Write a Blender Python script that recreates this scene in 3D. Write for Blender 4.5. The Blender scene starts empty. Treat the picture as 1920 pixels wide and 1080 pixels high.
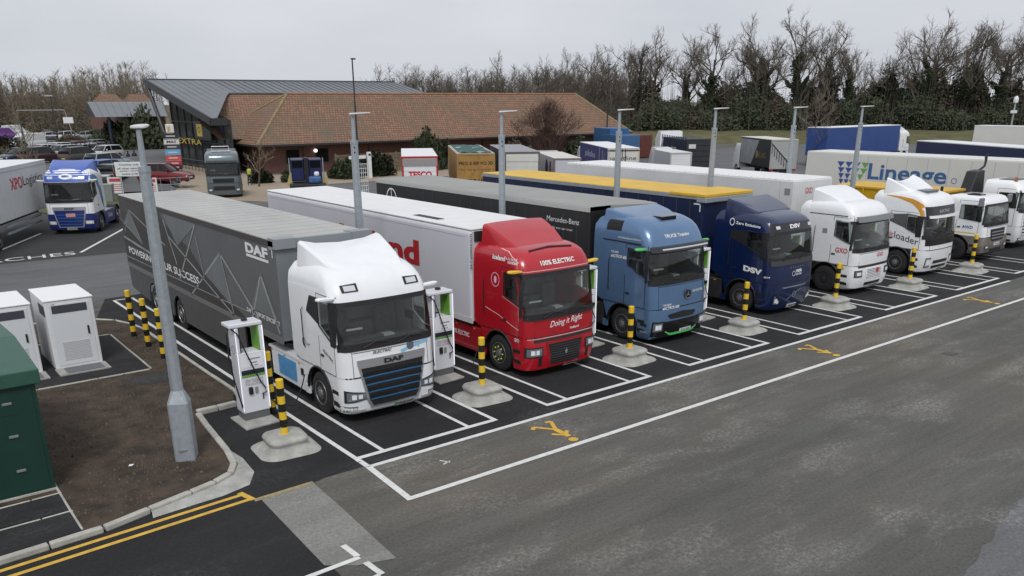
import bpy, math, random
from mathutils import Vector, Matrix, noise
R = math.radians
sc = bpy.context.scene
# ------------------------------------------------------------------ camera
cd = bpy.data.cameras.new('camera'); cam = bpy.data.objects.new('camera', cd)
sc.collection.objects.link(cam); sc.camera = cam
cr = Vector((0.78592, -0.61832, -0.0036)); cu = Vector((0.2144, 0.26706, 0.93953)); cf = Vector((0.57997, 0.73917, -0.34245))
cam.matrix_world = Matrix(((cr.x, cu.x, -cf.x, -7.574), (cr.y, cu.y, -cf.y, -15.086), (cr.z, cu.z, -cf.z, 7.242), (0, 0, 0, 1)))
cd.sensor_width = 36; cd.lens = 29.469; cd.shift_y = 0.1147; cd.clip_end = 3000; cd.clip_start = .1
# ------------------------------------------------------------------ sky and sun (overcast)
world = bpy.data.worlds.new('World'); sc.world = world; world.use_nodes = True
nt = world.node_tree; bg = nt.nodes['Background']
sky = nt.nodes.new('ShaderNodeTexSky'); sky.sky_type = 'NISHITA'; sky.sun_disc = False
SUN_EL, SUN_AZ = R(52), R(215)
sky.sun_elevation = SUN_EL; sky.sun_rotation = SUN_AZ; sky.dust_density = 4
scl = nt.nodes.new('ShaderNodeVectorMath'); scl.operation = 'SCALE'; scl.inputs[3].default_value = .06
nt.links.new(sky.outputs[0], scl.inputs[0])
tc = nt.nodes.new('ShaderNodeTexCoord'); nz = nt.nodes.new('ShaderNodeTexNoise'); nz.inputs['Scale'].default_value = 1.9; nz.inputs['Detail'].default_value = 6
mp = nt.nodes.new('ShaderNodeMapping'); mp.inputs['Scale'].default_value = (1, 1, 3)
nt.links.new(tc.outputs['Generated'], mp.inputs[0]); nt.links.new(mp.outputs[0], nz.inputs['Vector'])
rp = nt.nodes.new('ShaderNodeValToRGB'); rp.color_ramp.elements[0].position = .3; rp.color_ramp.elements[1].position = .75
rp.color_ramp.elements[0].color = (.53, .56, .62, 1); rp.color_ramp.elements[1].color = (.73, .74, .77, 1)
nt.links.new(nz.outputs[0], rp.inputs[0])
mx = nt.nodes.new('ShaderNodeMix'); mx.data_type = 'RGBA'; mx.inputs[0].default_value = .93
nt.links.new(scl.outputs[0], mx.inputs[6]); nt.links.new(rp.outputs[0], mx.inputs[7])
nt.links.new(mx.outputs[2], bg.inputs[0]); bg.inputs[1].default_value = 1.0
sl = bpy.data.lights.new('sun', 'SUN'); so = bpy.data.objects.new('sun', sl); sc.collection.objects.link(so)
sl.energy = 1.5; sl.angle = R(16); sl.color = (1, .985, .965)
so.rotation_euler = (R(90) - SUN_EL, 0, R(-38))
sc.view_settings.view_transform = 'Standard'; sc.view_settings.look = 'None'
sc.view_settings.exposure = .16; sc.view_settings.gamma = 1
try: sc.view_settings.use_curve_mapping = False
except Exception: pass
C = sc.collection
random.seed(7)

# ------------------------------------------------------------------ materials
MATS = {}
def P(name, col, rough=.5, metal=0., var=.0, vs=2.0, bump=0., bs=60., coat=0., alpha=1., spec=.5, stretch=(1, 1, 1)):
    if name in MATS: return MATS[name]
    m = bpy.data.materials.new(name); m.use_nodes = True; n = m.node_tree.nodes; l = m.node_tree.links
    b = n['Principled BSDF']; b.inputs['Roughness'].default_value = rough; b.inputs['Metallic'].default_value = metal
    b.inputs['Coat Weight'].default_value = coat; b.inputs['Coat Roughness'].default_value = .06
    b.inputs['Specular IOR Level'].default_value = spec
    b.inputs['Base Color'].default_value = (*col, 1)
    if var or bump:
        t = n.new('ShaderNodeTexCoord'); mpn = n.new('ShaderNodeMapping'); mpn.inputs['Scale'].default_value = stretch
        l.new(t.outputs['Object'], mpn.inputs[0])
    if var:
        z = n.new('ShaderNodeTexNoise'); z.inputs['Scale'].default_value = vs; z.inputs['Detail'].default_value = 7; z.inputs['Roughness'].default_value = .65
        l.new(mpn.outputs[0], z.inputs['Vector'])
        r = n.new('ShaderNodeValToRGB'); r.color_ramp.elements[0].position = .3; r.color_ramp.elements[1].position = .72
        r.color_ramp.elements[0].color = (*[max(0, c * (1 - var)) for c in col], 1); r.color_ramp.elements[1].color = (*[min(1, c * (1 + var)) for c in col], 1)
        l.new(z.outputs[0], r.inputs[0]); l.new(r.outputs[0], b.inputs['Base Color'])
    if bump:
        z2 = n.new('ShaderNodeTexNoise'); z2.inputs['Scale'].default_value = bs; z2.inputs['Detail'].default_value = 4
        l.new(mpn.outputs[0], z2.inputs['Vector'])
        bp = n.new('ShaderNodeBump'); bp.inputs['Strength'].default_value = bump; bp.inputs['Distance'].default_value = .02
        l.new(z2.outputs[0], bp.inputs['Height']); l.new(bp.outputs[0], b.inputs['Normal'])
    MATS[name] = m; return m

def asphalt(name, a, b_, patch, patch_amt, brown=None, sx=1.0):
    m = bpy.data.materials.new(name); m.use_nodes = True; n = m.node_tree.nodes; l = m.node_tree.links
    b = n['Principled BSDF']; b.inputs['Roughness'].default_value = .88; b.inputs['Specular IOR Level'].default_value = .3
    t = n.new('ShaderNodeTexCoord'); mpn = n.new('ShaderNodeMapping'); mpn.inputs['Scale'].default_value = (.5 * sx, 1, 1)
    l.new(t.outputs['Object'], mpn.inputs[0])
    def nz(scale, det=6, ro=.6, src=mpn, dist=0):
        z = n.new('ShaderNodeTexNoise'); z.inputs['Scale'].default_value = scale; z.inputs['Detail'].default_value = det
        z.inputs['Roughness'].default_value = ro; z.inputs['Distortion'].default_value = dist
        l.new((src.outputs['Object'] if src is t else src.outputs[0]), z.inputs['Vector']); return z
    def ramp(src, p0, p1, c0=(0, 0, 0, 1), c1=(1, 1, 1, 1)):
        r = n.new('ShaderNodeValToRGB'); e = r.color_ramp.elements; e[0].position = p0; e[1].position = p1; e[0].color = c0; e[1].color = c1
        l.new(src.outputs[0], r.inputs[0]); return r
    def mix(fac, A, B, mode='MIX'):
        k = n.new('ShaderNodeMix'); k.data_type = 'RGBA'; k.blend_type = mode
        if isinstance(fac, float): k.inputs[0].default_value = fac
        else: l.new(fac, k.inputs[0])
        for i, s in ((6, A), (7, B)):
            if isinstance(s, tuple): k.inputs[i].default_value = s
            else: l.new(s, k.inputs[i])
        return k.outputs[2]
    base = ramp(nz(.3, 9, .68, mpn, .25), .3, .7, (*a, 1), (*b_, 1)).outputs[0]
    if brown:
        base = mix(ramp(nz(.16, 4, .6), .48, .70).outputs[0], base, (*brown, 1))
    # pale worn scuffs: speckle that only appears inside large blotches
    big = ramp(nz(.62, 8, .70, mpn, .3), .50, .66)
    fine = ramp(nz(11, 6, .85, t), .46, .58)
    mul = n.new('ShaderNodeMath'); mul.operation = 'MULTIPLY'; l.new(big.outputs[0], mul.inputs[0]); l.new(fine.outputs[0], mul.inputs[1])
    mu2 = n.new('ShaderNodeMath'); mu2.operation = 'MULTIPLY'; l.new(mul.outputs[0], mu2.inputs[0]); mu2.inputs[1].default_value = patch_amt
    base = mix(mu2.outputs[0], base, (*patch, 1))
    grain = ramp(nz(15, 6, .9, t), .32, .68, (.62, .62, .62, 1), (1.38, 1.38, 1.38, 1)); mps = n.new('ShaderNodeMapping'); mps.inputs['Scale'].default_value = (.05, .9, 1); mps.inputs['Rotation'].default_value = (0, 0, R(6)); l.new(t.outputs['Object'], mps.inputs[0])
    base = mix(1.0, base, ramp(nz(1.6, 5, .7, mps), .3, .7, (.80, .80, .80, 1), (1.16, 1.16, 1.16, 1)).outputs[0], 'MULTIPLY')
    base = mix(1.0, base, grain.outputs[0], 'MULTIPLY')
    l.new(base, b.inputs['Base Color'])
    bp = n.new('ShaderNodeBump'); bp.inputs['Strength'].default_value = .5; bp.inputs['Distance'].default_value = .01
    l.new(nz(70, 2, .6, t).outputs[0], bp.inputs['Height']); l.new(bp.outputs[0], b.inputs['Normal'])
    MATS[name] = m; return m

def tiles(name, axis):
    m = bpy.data.materials.new(name); m.use_nodes = True; n = m.node_tree.nodes; l = m.node_tree.links
    b = n['Principled BSDF']; b.inputs['Roughness'].default_value = .85
    t = n.new('ShaderNodeTexCoord'); s = n.new('ShaderNodeSeparateXYZ'); c = n.new('ShaderNodeCombineXYZ')
    l.new(t.outputs['Object'], s.inputs[0]); l.new(s.outputs[axis], c.inputs[0]); l.new(s.outputs['Z'], c.inputs[1])
    bk = n.new('ShaderNodeTexBrick'); l.new(c.outputs[0], bk.inputs['Vector'])
    bk.inputs['Scale'].default_value = 1; bk.inputs['Brick Width'].default_value = .34; bk.inputs['Row Height'].default_value = .22
    bk.inputs['Mortar Size'].default_value = .028; bk.inputs['Color1'].default_value = (.33, .165, .096, 1); bk.inputs['Color2'].default_value = (.20, .115, .075, 1)
    bk.inputs['Mortar'].default_value = (.07, .05, .038, 1); bk.inputs['Bias'].default_value = 0
    z = n.new('ShaderNodeTexNoise'); z.inputs['Scale'].default_value = .35; z.inputs['Detail'].default_value = 6; l.new(c.outputs[0], z.inputs['Vector'])
    r = n.new('ShaderNodeValToRGB'); r.color_ramp.elements[0].position = .42; r.color_ramp.elements[1].position = .7; l.new(z.outputs[0], r.inputs[0])
    k = n.new('ShaderNodeMix'); k.data_type = 'RGBA'; ml = n.new('ShaderNodeMath'); ml.operation = 'MULTIPLY'; ml.inputs[1].default_value = .75
    l.new(r.outputs[0], ml.inputs[0]); l.new(ml.outputs[0], k.inputs[0]); l.new(bk.outputs[0], k.inputs[6]); k.inputs[7].default_value = (.13, .105, .07, 1)
    l.new(k.outputs[2], b.inputs['Base Color'])
    bp = n.new('ShaderNodeBump'); bp.inputs['Strength'].default_value = .8; bp.inputs['Distance'].default_value = .05; l.new(bk.outputs['Fac'], bp.inputs['Height']); bp.invert = True
    l.new(bp.outputs[0], b.inputs['Normal']); MATS[name] = m; return m

def brick(name, axis):
    m = bpy.data.materials.new(name); m.use_nodes = True; n = m.node_tree.nodes; l = m.node_tree.links
    b = n['Principled BSDF']; b.inputs['Roughness'].default_value = .9
    t = n.new('ShaderNodeTexCoord'); s = n.new('ShaderNodeSeparateXYZ'); c = n.new('ShaderNodeCombineXYZ')
    l.new(t.outputs['Object'], s.inputs[0]); l.new(s.outputs[axis], c.inputs[0]); l.new(s.outputs['Z'], c.inputs[1])
    bk = n.new('ShaderNodeTexBrick'); l.new(c.outputs[0], bk.inputs['Vector']); bk.inputs['Scale'].default_value = 1
    bk.inputs['Brick Width'].default_value = .22; bk.inputs['Row Height'].default_value = .075; bk.inputs['Mortar Size'].default_value = .008
    bk.inputs['Color1'].default_value = (.17, .06, .042, 1); bk.inputs['Color2'].default_value = (.115, .042, .032, 1); bk.inputs['Mortar'].default_value = (.16, .13, .11, 1)
    l.new(bk.outputs[0], b.inputs['Base Color']); MATS[name] = m; return m

white = P('white paint', (.82, .835, .85), .28, coat=.7, var=.03, vs=3)
white_matt = P('white panel', (.74, .75, .76), .5, var=.06, vs=1.2)
offwhite = P('off white panel', (.62, .62, .60), .55, var=.08, vs=1)
black = P('black plastic', (.014, .014, .015), .5, var=.3, vs=6)
dark = P('dark chassis metal', (.02, .02, .022), .6, var=.4, vs=4)
rubber = P('tyre rubber', (.016, .016, .017), .85, var=.3, vs=8, bump=.3, bs=40)
steel = P('brushed wheel metal', (.42, .42, .43), .38, .85, var=.15, vs=10)
darksteel = P('dark wheel metal', (.06, .06, .065), .4, .6)
silver = P('silver trim', (.5, .51, .53), .3, .7)
galv = P('galvanised steel', (.36, .40, .43), .5, .35, var=.14, vs=9, bump=.1, bs=30)
concrete = P('concrete', (.36, .355, .33), .9, var=.28, vs=2.6, bump=.5, bs=25)
kerbm = P('kerb concrete', (.42, .41, .37), .9, var=.22, vs=2.5, bump=.4, bs=30)
yellowp = P('bollard yellow', (.75, .50, .03), .42, var=.1, vs=5)
blackp = P('bollard black', (.012, .012, .013), .4, var=.3, vs=5)
roadwhite = P('road paint white', (.66, .66, .64), .75, var=.16, vs=6, bump=.3, bs=60)
roadyellow = P('road paint yellow', (.62, .38, .05), .75, var=.2, vs=6, bump=.3, bs=60)
roadyfaded = P('worn yellow paint', (.30, .24, .12), .85, var=.4, vs=9)
soil = P('soil', (.054, .038, .026), .97, var=.65, vs=1.8, bump=1.0, bs=16)
grass_m = P('rough grass', (.10, .095, .04), .95, var=.4, vs=.5, bump=1, bs=5)
lawn_m = P('verge grass', (.07, .095, .03), .95, var=.4, vs=1.2, bump=1, bs=20)
sand_m = P('buff paving', (.30, .245, .18), .9, var=.15, vs=2)
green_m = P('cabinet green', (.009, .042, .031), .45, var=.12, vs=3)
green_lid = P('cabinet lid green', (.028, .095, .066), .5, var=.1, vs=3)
lime = P('lime green panel', (.16, .38, .05), .4)
screen = P('dark screen', (.02, .03, .035), .15)
blue_l = P('light blue print', (.06, .27, .55), .35)
grey_l = P('light grey', (.45, .45, .45), .5)
glassd = P('dark vehicle glass', (.008, .010, .011), .06, spec=.4)
bark = P('bark', (.10, .085, .068), .95, var=.3, vs=3)
twig = P('winter twigs', (.12, .10, .08), .95, var=.25, vs=.7)
twig_r = P('reddish twigs', (.12, .075, .06), .95, var=.25, vs=.7)
wood_far = P('bare wood', (.175, .145, .105), .95, var=.35, vs=.12)
ivy_m = P('ivy leaves', (.034, .048, .021), .7, var=.6, vs=.6)
shrub_m = P('evergreen leaves', (.040, .054, .023), .75, var=.6, vs=.5)
hedge_b = P('brown hedge leaves', (.075, .062, .04), .85, var=.5, vs=.5)
metalroof = P('standing seam metal', (.165, .18, .195), .45, .3, var=.12, vs=.3)
darkmetal = P('dark fascia', (.03, .033, .037), .45)
timber = P('weathered timber', (.17, .135, .09), .9, var=.3, vs=3)
lamp_glow = bpy.data.materials.new('lit bulkhead lamp'); lamp_glow.use_nodes = True
_b = lamp_glow.node_tree.nodes['Principled BSDF']; _b.inputs['Emission Color'].default_value = (1, .93, .9, 1); _b.inputs['Emission Strength'].default_value = 2.0
strip_m = bpy.data.materials.new('lit charger edge'); strip_m.use_nodes = True
_b = strip_m.node_tree.nodes['Principled BSDF']; _b.inputs['Emission Color'].default_value = (.92, .94, 1, 1); _b.inputs['Emission Strength'].default_value = .55
glass = bpy.data.materials.new('windscreen glass'); glass.use_nodes = True
_n = glass.node_tree.nodes; _l = glass.node_tree.links; _n.remove(_n['Principled BSDF'])
_t = _n.new('ShaderNodeBsdfTransparent'); _t.inputs[0].default_value = (.60, .64, .62, 1); _g = _n.new('ShaderNodeBsdfGlossy'); _g.inputs['Roughness'].default_value = .03
_lw = _n.new('ShaderNodeLayerWeight'); _lw.inputs[0].default_value = .5; _pw = _n.new('ShaderNodeMath'); _pw.operation = 'POWER'; _pw.inputs[1].default_value = 3.5
_f = _n.new('ShaderNodeMath'); _f.operation = 'MULTIPLY_ADD'; _f.inputs[1].default_value = .75; _f.inputs[2].default_value = .06; _m = _n.new('ShaderNodeMixShader')
_l.new(_lw.outputs['Facing'], _pw.inputs[0]); _l.new(_pw.outputs[0], _f.inputs[0])
_l.new(_f.outputs[0], _m.inputs[0]); _l.new(_t.outputs[0], _m.inputs[1]); _l.new(_g.outputs[0], _m.inputs[2]); _l.new(_m.outputs[0], _n['Material Output'].inputs[0])
M = MATS

# ------------------------------------------------------------------ mesh helpers
class MB:
    def __init__(s): s.v = []; s.f = []; s.m = []
    def add(s, vs, fs, m=0):
        o = len(s.v); s.v += [tuple(v) for v in vs]
        s.f += [tuple(i + o for i in f) for f in fs]; s.m += [m] * len(fs); return s
    def box(s, x0, x1, y0, y1, z0, z1, m=0):
        return s.add([(x0, y0, z0), (x1, y0, z0), (x1, y1, z0), (x0, y1, z0), (x0, y0, z1), (x1, y0, z1), (x1, y1, z1), (x0, y1, z1)],
                     [(3, 2, 1, 0), (4, 5, 6, 7), (0, 1, 5, 4), (1, 2, 6, 5), (2, 3, 7, 6), (3, 0, 4, 7)], m)
    def cyl(s, p0, p1, r0, r1=None, n=12, m=0, cap=True):
        r1 = r0 if r1 is None else r1; p0 = Vector(p0); p1 = Vector(p1); d = (p1 - p0)
        if d.length < 1e-7: return s
        d.normalize(); a = Vector((0, 0, 1)) if abs(d.z) < .9 else Vector((1, 0, 0)); u = d.cross(a).normalized(); w = d.cross(u)
        vs = []
        for p, r in ((p0, r0), (p1, r1)):
            for i in range(n):
                t = 2 * math.pi * i / n; vs.append(p + (u * math.cos(t) + w * math.sin(t)) * r)
        fs = [(i, (i + 1) % n, n + (i + 1) % n, n + i) for i in range(n)]
        if cap: fs += [tuple(range(n - 1, -1, -1)), tuple(range(n, 2 * n))]
        return s.add(vs, fs, m)
    def tube(s, pts, r, n=6, m=0, r2=None):
        k = len(pts)
        rings = []
        for i, p in enumerate(pts):
            p = Vector(p); a = Vector(pts[max(0, i - 1)]); b = Vector(pts[min(k - 1, i + 1)]); d = (b - a).normalized()
            q = Vector((0, 0, 1)) if abs(d.z) < .9 else Vector((1, 0, 0)); u = d.cross(q).normalized(); w = d.cross(u)
            rr = r if r2 is None else r + (r2 - r) * i / max(1, k - 1)
            rings.append([p + (u * math.cos(2 * math.pi * j / n) + w * math.sin(2 * math.pi * j / n)) * rr for j in range(n)])
        return s.loft(rings, m)
    def loft(s, rings, m=0, closed=True, cap0=True, cap1=True, skip=None):
        n = len(rings[0]); vs = [v for r in rings for v in r]; fs = []
        for i in range(len(rings) - 1):
            for j in range(n if closed else n - 1):
                if skip and skip(i, j): continue
                k = (j + 1) % n; fs.append((i * n + j, i * n + k, (i + 1) * n + k, (i + 1) * n + j))
        if cap0: fs.append(tuple(range(n - 1, -1, -1)))
        if cap1: fs.append(tuple(range((len(rings) - 1) * n, len(rings) * n)))
        return s.add(vs, fs, m)
    def prism(s, poly, h0, h1, m=0, axis='z'):
        n = len(poly)
        if axis == 'z': f = lambda p, h: (p[0], p[1], h)
        elif axis == 'x': f = lambda p, h: (h, p[0], p[1])
        else: f = lambda p, h: (p[0], h, p[1])
        vs = [f(p, h0) for p in poly] + [f(p, h1) for p in poly]
        return s.add(vs, [(i, (i + 1) % n, n + (i + 1) % n, n + i) for i in range(n)] + [tuple(range(n - 1, -1, -1)), tuple(range(n, 2 * n))], m)
    def lathe(s, prof, c=(0, 0, 0), axis='z', n=24, m=0):
        rings = []
        for r, h in prof:
            ring = []
            for i in range(n):
                t = 2 * math.pi * i / n; a, b = r * math.cos(t), r * math.sin(t)
                ring.append({'z': (c[0] + a, c[1] + b, c[2] + h), 'x': (c[0] + h, c[1] + a, c[2] + b), 'y': (c[0] + a, c[1] + h, c[2] + b)}[axis])
            rings.append(ring)
        return s.loft(rings, m)
    def quad(s, a, b, c, d, m=0): return s.add([a, b, c, d], [(0, 1, 2, 3)], m)
    def mesh(s, name, mats, smooth=None):
        me = bpy.data.meshes.new(name); me.from_pydata(s.v, [], s.f)
        for mt in (mats if isinstance(mats, (list, tuple)) else [mats]): me.materials.append(mt)
        me.polygons.foreach_set('material_index', s.m); me.update()
        if smooth:
            me.shade_smooth(); me.set_sharp_from_angle(angle=R(smooth))
        return me
    def build(s, name, mats, parent=None, loc=(0, 0, 0), rz=0, smooth=None, bevel=0, seg=2):
        o = bpy.data.objects.new(name, s.mesh(name, mats, smooth)); C.objects.link(o); o.location = loc; o.rotation_euler = (0, 0, rz)
        if parent: o.parent = parent
        if bevel:
            b = o.modifiers.new('bevel', 'BEVEL'); b.width = bevel; b.segments = seg; b.limit_method = 'ANGLE'; b.angle_limit = R(40)
        return o
def obj(name, me, parent=None, loc=(0, 0, 0), rz=0, scale=1):
    o = bpy.data.objects.new(name, me); C.objects.link(o); o.location = loc; o.rotation_euler = (0, 0, rz)
    o.scale = (scale,) * 3 if not isinstance(scale, tuple) else scale
    if parent: o.parent = parent
    return o
def tag(o, label, cat, group=None):
    o['label'] = label; o['category'] = cat
    if group: o['group'] = group
    return o
def struct(o): o['kind'] = 'structure'; return o
def thing(name, label, cat, loc=(0, 0, 0), rz=0, group=None):
    o = bpy.data.objects.new(name, None); C.objects.link(o); o.location = loc; o.rotation_euler = (0, 0, rz); o.empty_display_size = .3
    return tag(o, label, cat, group)
def pl(lst):
    def f(x):
        if x <= lst[0][0]: return lst[0][1]
        for (a, b), (c, d) in zip(lst, lst[1:]):
            if x <= c: return b + (d - b) * (x - a) / (c - a)
        return lst[-1][1]
    return f
def const(v): return v if callable(v) else (lambda x: v)
_fonts = {}
def text_mesh(s, size, bold=0, shear=0, sx=1.0):
    cu_ = bpy.data.curves.new('t', 'FONT'); cu_.body = s; cu_.size = size; cu_.offset = bold; cu_.shear = shear; cu_.resolution_u = 3
    o = bpy.data.objects.new('t', cu_); C.objects.link(o); bpy.context.view_layer.update()
    me = bpy.data.meshes.new_from_object(o.evaluated_get(bpy.context.evaluated_depsgraph_get()))
    bpy.data.objects.remove(o); bpy.data.curves.remove(cu_)
    vs = [(v.co.x * sx, v.co.y) for v in me.vertices]; fs = [tuple(p.vertices) for p in me.polygons]; bpy.data.meshes.remove(me)
    return vs, fs
def text(s, mapf, width, height, mat, parent, name='lettering', bold=0, shear=0, loc=(0, 0, 0)):
    """flat print: mapf(u,v) -> 3D; the text is scaled to fill width x height"""
    vs, fs = text_mesh(s, 1, bold, shear)
    if not vs: return
    x0 = min(v[0] for v in vs); x1 = max(v[0] for v in vs); y0 = min(v[1] for v in vs); y1 = max(v[1] for v in vs)
    mb = MB(); mb.add([mapf((v[0] - x0) / (x1 - x0) * width, (v[1] - y0) / (y1 - y0) * height) for v in vs], fs)
    return mb.build(name, mat, parent, loc)
def poly_print(polys, mapf, mat, parent, name):
    mb = MB()
    for p in polys: mb.add([mapf(*q) for q in p], [tuple(range(len(p)))])
    return mb.build(name, mat, parent)
def stroke(a, b, w):
    a = Vector(a); b = Vector(b); d = (b - a).normalized(); n = Vector((-d.y, d.x)) * w / 2
    return [tuple(a - n), tuple(b - n), tuple(b + n), tuple(a + n)]
def ring_ellipse(cx, cy, rx, ry, w, n=20):
    out = []
    for i in range(n):
        t0 = 2 * math.pi * i / n; t1 = 2 * math.pi * (i + 1) / n
        out.append([(cx + rx * math.cos(t0), cy + ry * math.sin(t0)), (cx + rx * math.cos(t1), cy + ry * math.sin(t1)),
                    (cx + (rx - w) * math.cos(t1), cy + (ry - w) * math.sin(t1)), (cx + (rx - w) * math.cos(t0), cy + (ry - w) * math.sin(t0))])
    return out
def disc(cx, cy, rx, ry, n=20): return [(cx + rx * math.cos(2 * math.pi * i / n), cy + ry * math.sin(2 * math.pi * i / n)) for i in range(n)]
def flat(name, poly, z, mat, parent=None):
    o = MB().add([(x, y, z) for x, y in poly], [tuple(range(len(poly)))]).build(name, mat, parent)
    return o

# ------------------------------------------------------------------ ground
old = asphalt('old asphalt', (.082, .080, .075), (.124, .121, .114), (.26, .253, .235), .9, (.125, .112, .093))
fresh = asphalt('fresh tarmac', (.015, .015, .0165), (.028, .028, .029), (.12, .12, .118), .36)
mid = asphalt('coach bay tarmac', (.032, .032, .034), (.055, .055, .056), (.10, .10, .10), .3)
grey_as = asphalt('grey asphalt road', (.105, .108, .112), (.14, .143, .146), (.20, .20, .20), .4)
pale_as = asphalt('pale worn asphalt', (.115, .116, .118), (.16, .162, .165), (.27, .27, .27), .7)
conc_as = asphalt('worn concrete slab', (.19, .187, .172), (.25, .246, .228), (.10, .10, .096), .8)
gr = MB(); N = 40
gr.add([(-1500, -1500, 0), (1800, -1500, 0), (1800, 1800, 0), (-1500, 1800, 0)], [(0, 1, 2, 3)])
struct(gr.build('ground', old))
S_, W_ = 5.395, 3.734      # bay pitch and bay width
struct(flat('bay_tarmac', [(-1.9, -.45), (2.9, -.47), (40, -.5), (46, -.5), (46, 22), (3.2, 20.2), (-.2, 20), (-1.2, 17), (-.35, 14), (-.3, 5.9), (-1.7, 4.8), (-1.95, 2)], .004, fresh))
struct(flat('near_road_tarmac', [(-40, -30), (-3.1, -30), (-2.45, -3.6), (-2.35, -.58), (-1.1, -.5), (-1.1, 1.4), (-2.2, 1.2), (-2.5, .6), (-40, -.6)], .0062, fresh))
struct(flat('concrete_slab', [(-2.38, -.62), (-1.26, -.56), (-1.33, -2.0), (-1.44, -3.6), (-1.47, -4.15), (-2.1, -3.95), (-2.53, -3.6), (-2.46, -2.2)], .008, conc_as))
struct(flat('worn_yellow_line', [(-2.5, -.5), (-1.25, -.46), (-1.25, -.57), (-2.5, -.63)], .012, roadyfaded))
struct(flat('access_road', [(-60, 21.5), (-3, 19.5), (3.2, 20.4), (46, 22.2), (200, 22), (200, 33), (46, 33), (5, 30.5), (-60, 33.5)], .004, grey_as))
struct(flat('pale_road_strip', [(3.4 + i * .25, -10.62 + (i * .25) * .16 + random.uniform(-.05, .05)) for i in range(30)] + [(40, -6.5), (40, -40), (3.4, -40)], .004, pale_as))
struct(flat('coach_bay_tarmac', [(-40, 33.5), (5.0, 30.8), (12, 44), (3, 52), (-40, 56)], .008, mid))
PARKZ = pl([(70, -.1), (81, .15), (85, .7), (92, 1.1), (99, 1.3), (115, 1.1), (152, .45), (195, .03), (240, .03)])
cpk = MB(); rows = []
for d in (79, 82, 85, 88, 92, 96, 99, 105, 115, 130, 152, 175, 195, 240): rows.append([(-7.574 + d * math.sin(R(a)), -15.086 + d * math.cos(R(a)), PARKZ(d)) for a in (-12, -6, 0, 5, 9, 12, 13.5, 15, 16.5)] + [(-7.574 + d * math.sin(R(17.2)), -15.086 + d * math.cos(R(17.2)), -.1)])
cpk.loft(rows, closed=False, cap0=False, cap1=False); struct(cpk.build('car_park_tarmac', grey_as, smooth=50))
struct(flat('far_car_park', [(-20, 120), (30, 112), (48, 180), (48, 216), (-60, 216)], .004, grey_as))
struct(flat('paved_forecourt', [(13, 56), (19.5, 46), (23.5, 47), (27, 58), (60, 58), (60, 71), (27, 71), (26, 95), (21, 95), (19, 75)], .006, sand_m))
struct(flat('yard_tarmac', [(23, 29), (200, 26), (200, 70), (80, 72), (60, 57), (27, 57)], .005, grey_as))
struct(flat('grass_verge', [(5.2, 46.5), (9.2, 53), (12.2, 60.5), (6, 63), (2, 55)], .05, lawn_m))
# grass bank rising to the hedge line
bk = MB(); A0 = Vector((60, 130.5)); du = Vector((.737, -.676)); dn = Vector((.676, .737))
rows = []
for t in range(0, 31):
    row = []
    for k, (o_, z) in enumerate([(-1, -.1), (3, .5), (9, 1.2), (17, 1.8), (60, 2.4), (200, 3)]):
        p = A0 + du * (t * 8) + dn * o_; row.append((p.x, p.y, z + .25 * noise.noise(Vector((p.x * .1, p.y * .1, 0)))))
    rows.append(row)
bk.loft(rows, closed=False, cap0=False, cap1=False); struct(bk.build('grass_bank', grass_m, smooth=60))
fl_ = MB(); fl_.add([(-200, 215, .1), (70, 215, .1), (70, 600, 2), (-400, 600, 2)], [(0, 1, 2, 3)]); struct(fl_.build('woodland_floor', grass_m))

for nm, pg in (('field', [(210, -60), (1500, -60), (1500, 1700), (210, 1700)]), ('field', [(-1400, -1400), (1500, -1400), (1500, -70), (-1400, -70)]), ('field', [(-1400, -60), (-70, -60), (-70, 1700), (-1400, 1700)]), ('field', [(-60, 275), (205, 275), (205, 1700), (-60, 1700)])): struct(flat(nm, pg, .01, grass_m))
# ---- painted markings
def mark(name, polys, mat, z=.009, parent=None):
    mb = MB()
    for p in polys: mb.add([(x, y, z) for x, y in p], [tuple(range(len(p)))])
    return struct(mb.build(name, mat, parent))
for n in range(7):
    x = S_ * n; lw = .11
    L = [stroke((x, -.06), (x, 19.5), lw), stroke((x + W_, -.06), (x + W_, 19.5), lw), stroke((x + lw / 2, 0), (x + W_ - lw / 2, 0), .14),
         stroke((x + .68, .07), (x + .68, 19.4), .10), stroke((x + 2.97, .07), (x + 2.97, 19.4), .10), stroke((x + .06, 19.5), (x + .75, 19.5), .1)]
    mark('bay_marking', L, roadwhite)
mark('walkway_line', [stroke((0, -.54), (30.55, -.54), .13)], roadwhite, .0088)
mark('walkway_line', [stroke((-.12, -2.36), (60, -2.36), .14)], roadwhite, .0088)
mark('walkway_end_line', [stroke((.0, -.06), (0, -.54), .13), stroke((0, -.52), (-.12, -2.42), .14)], roadwhite, .0092)
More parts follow.
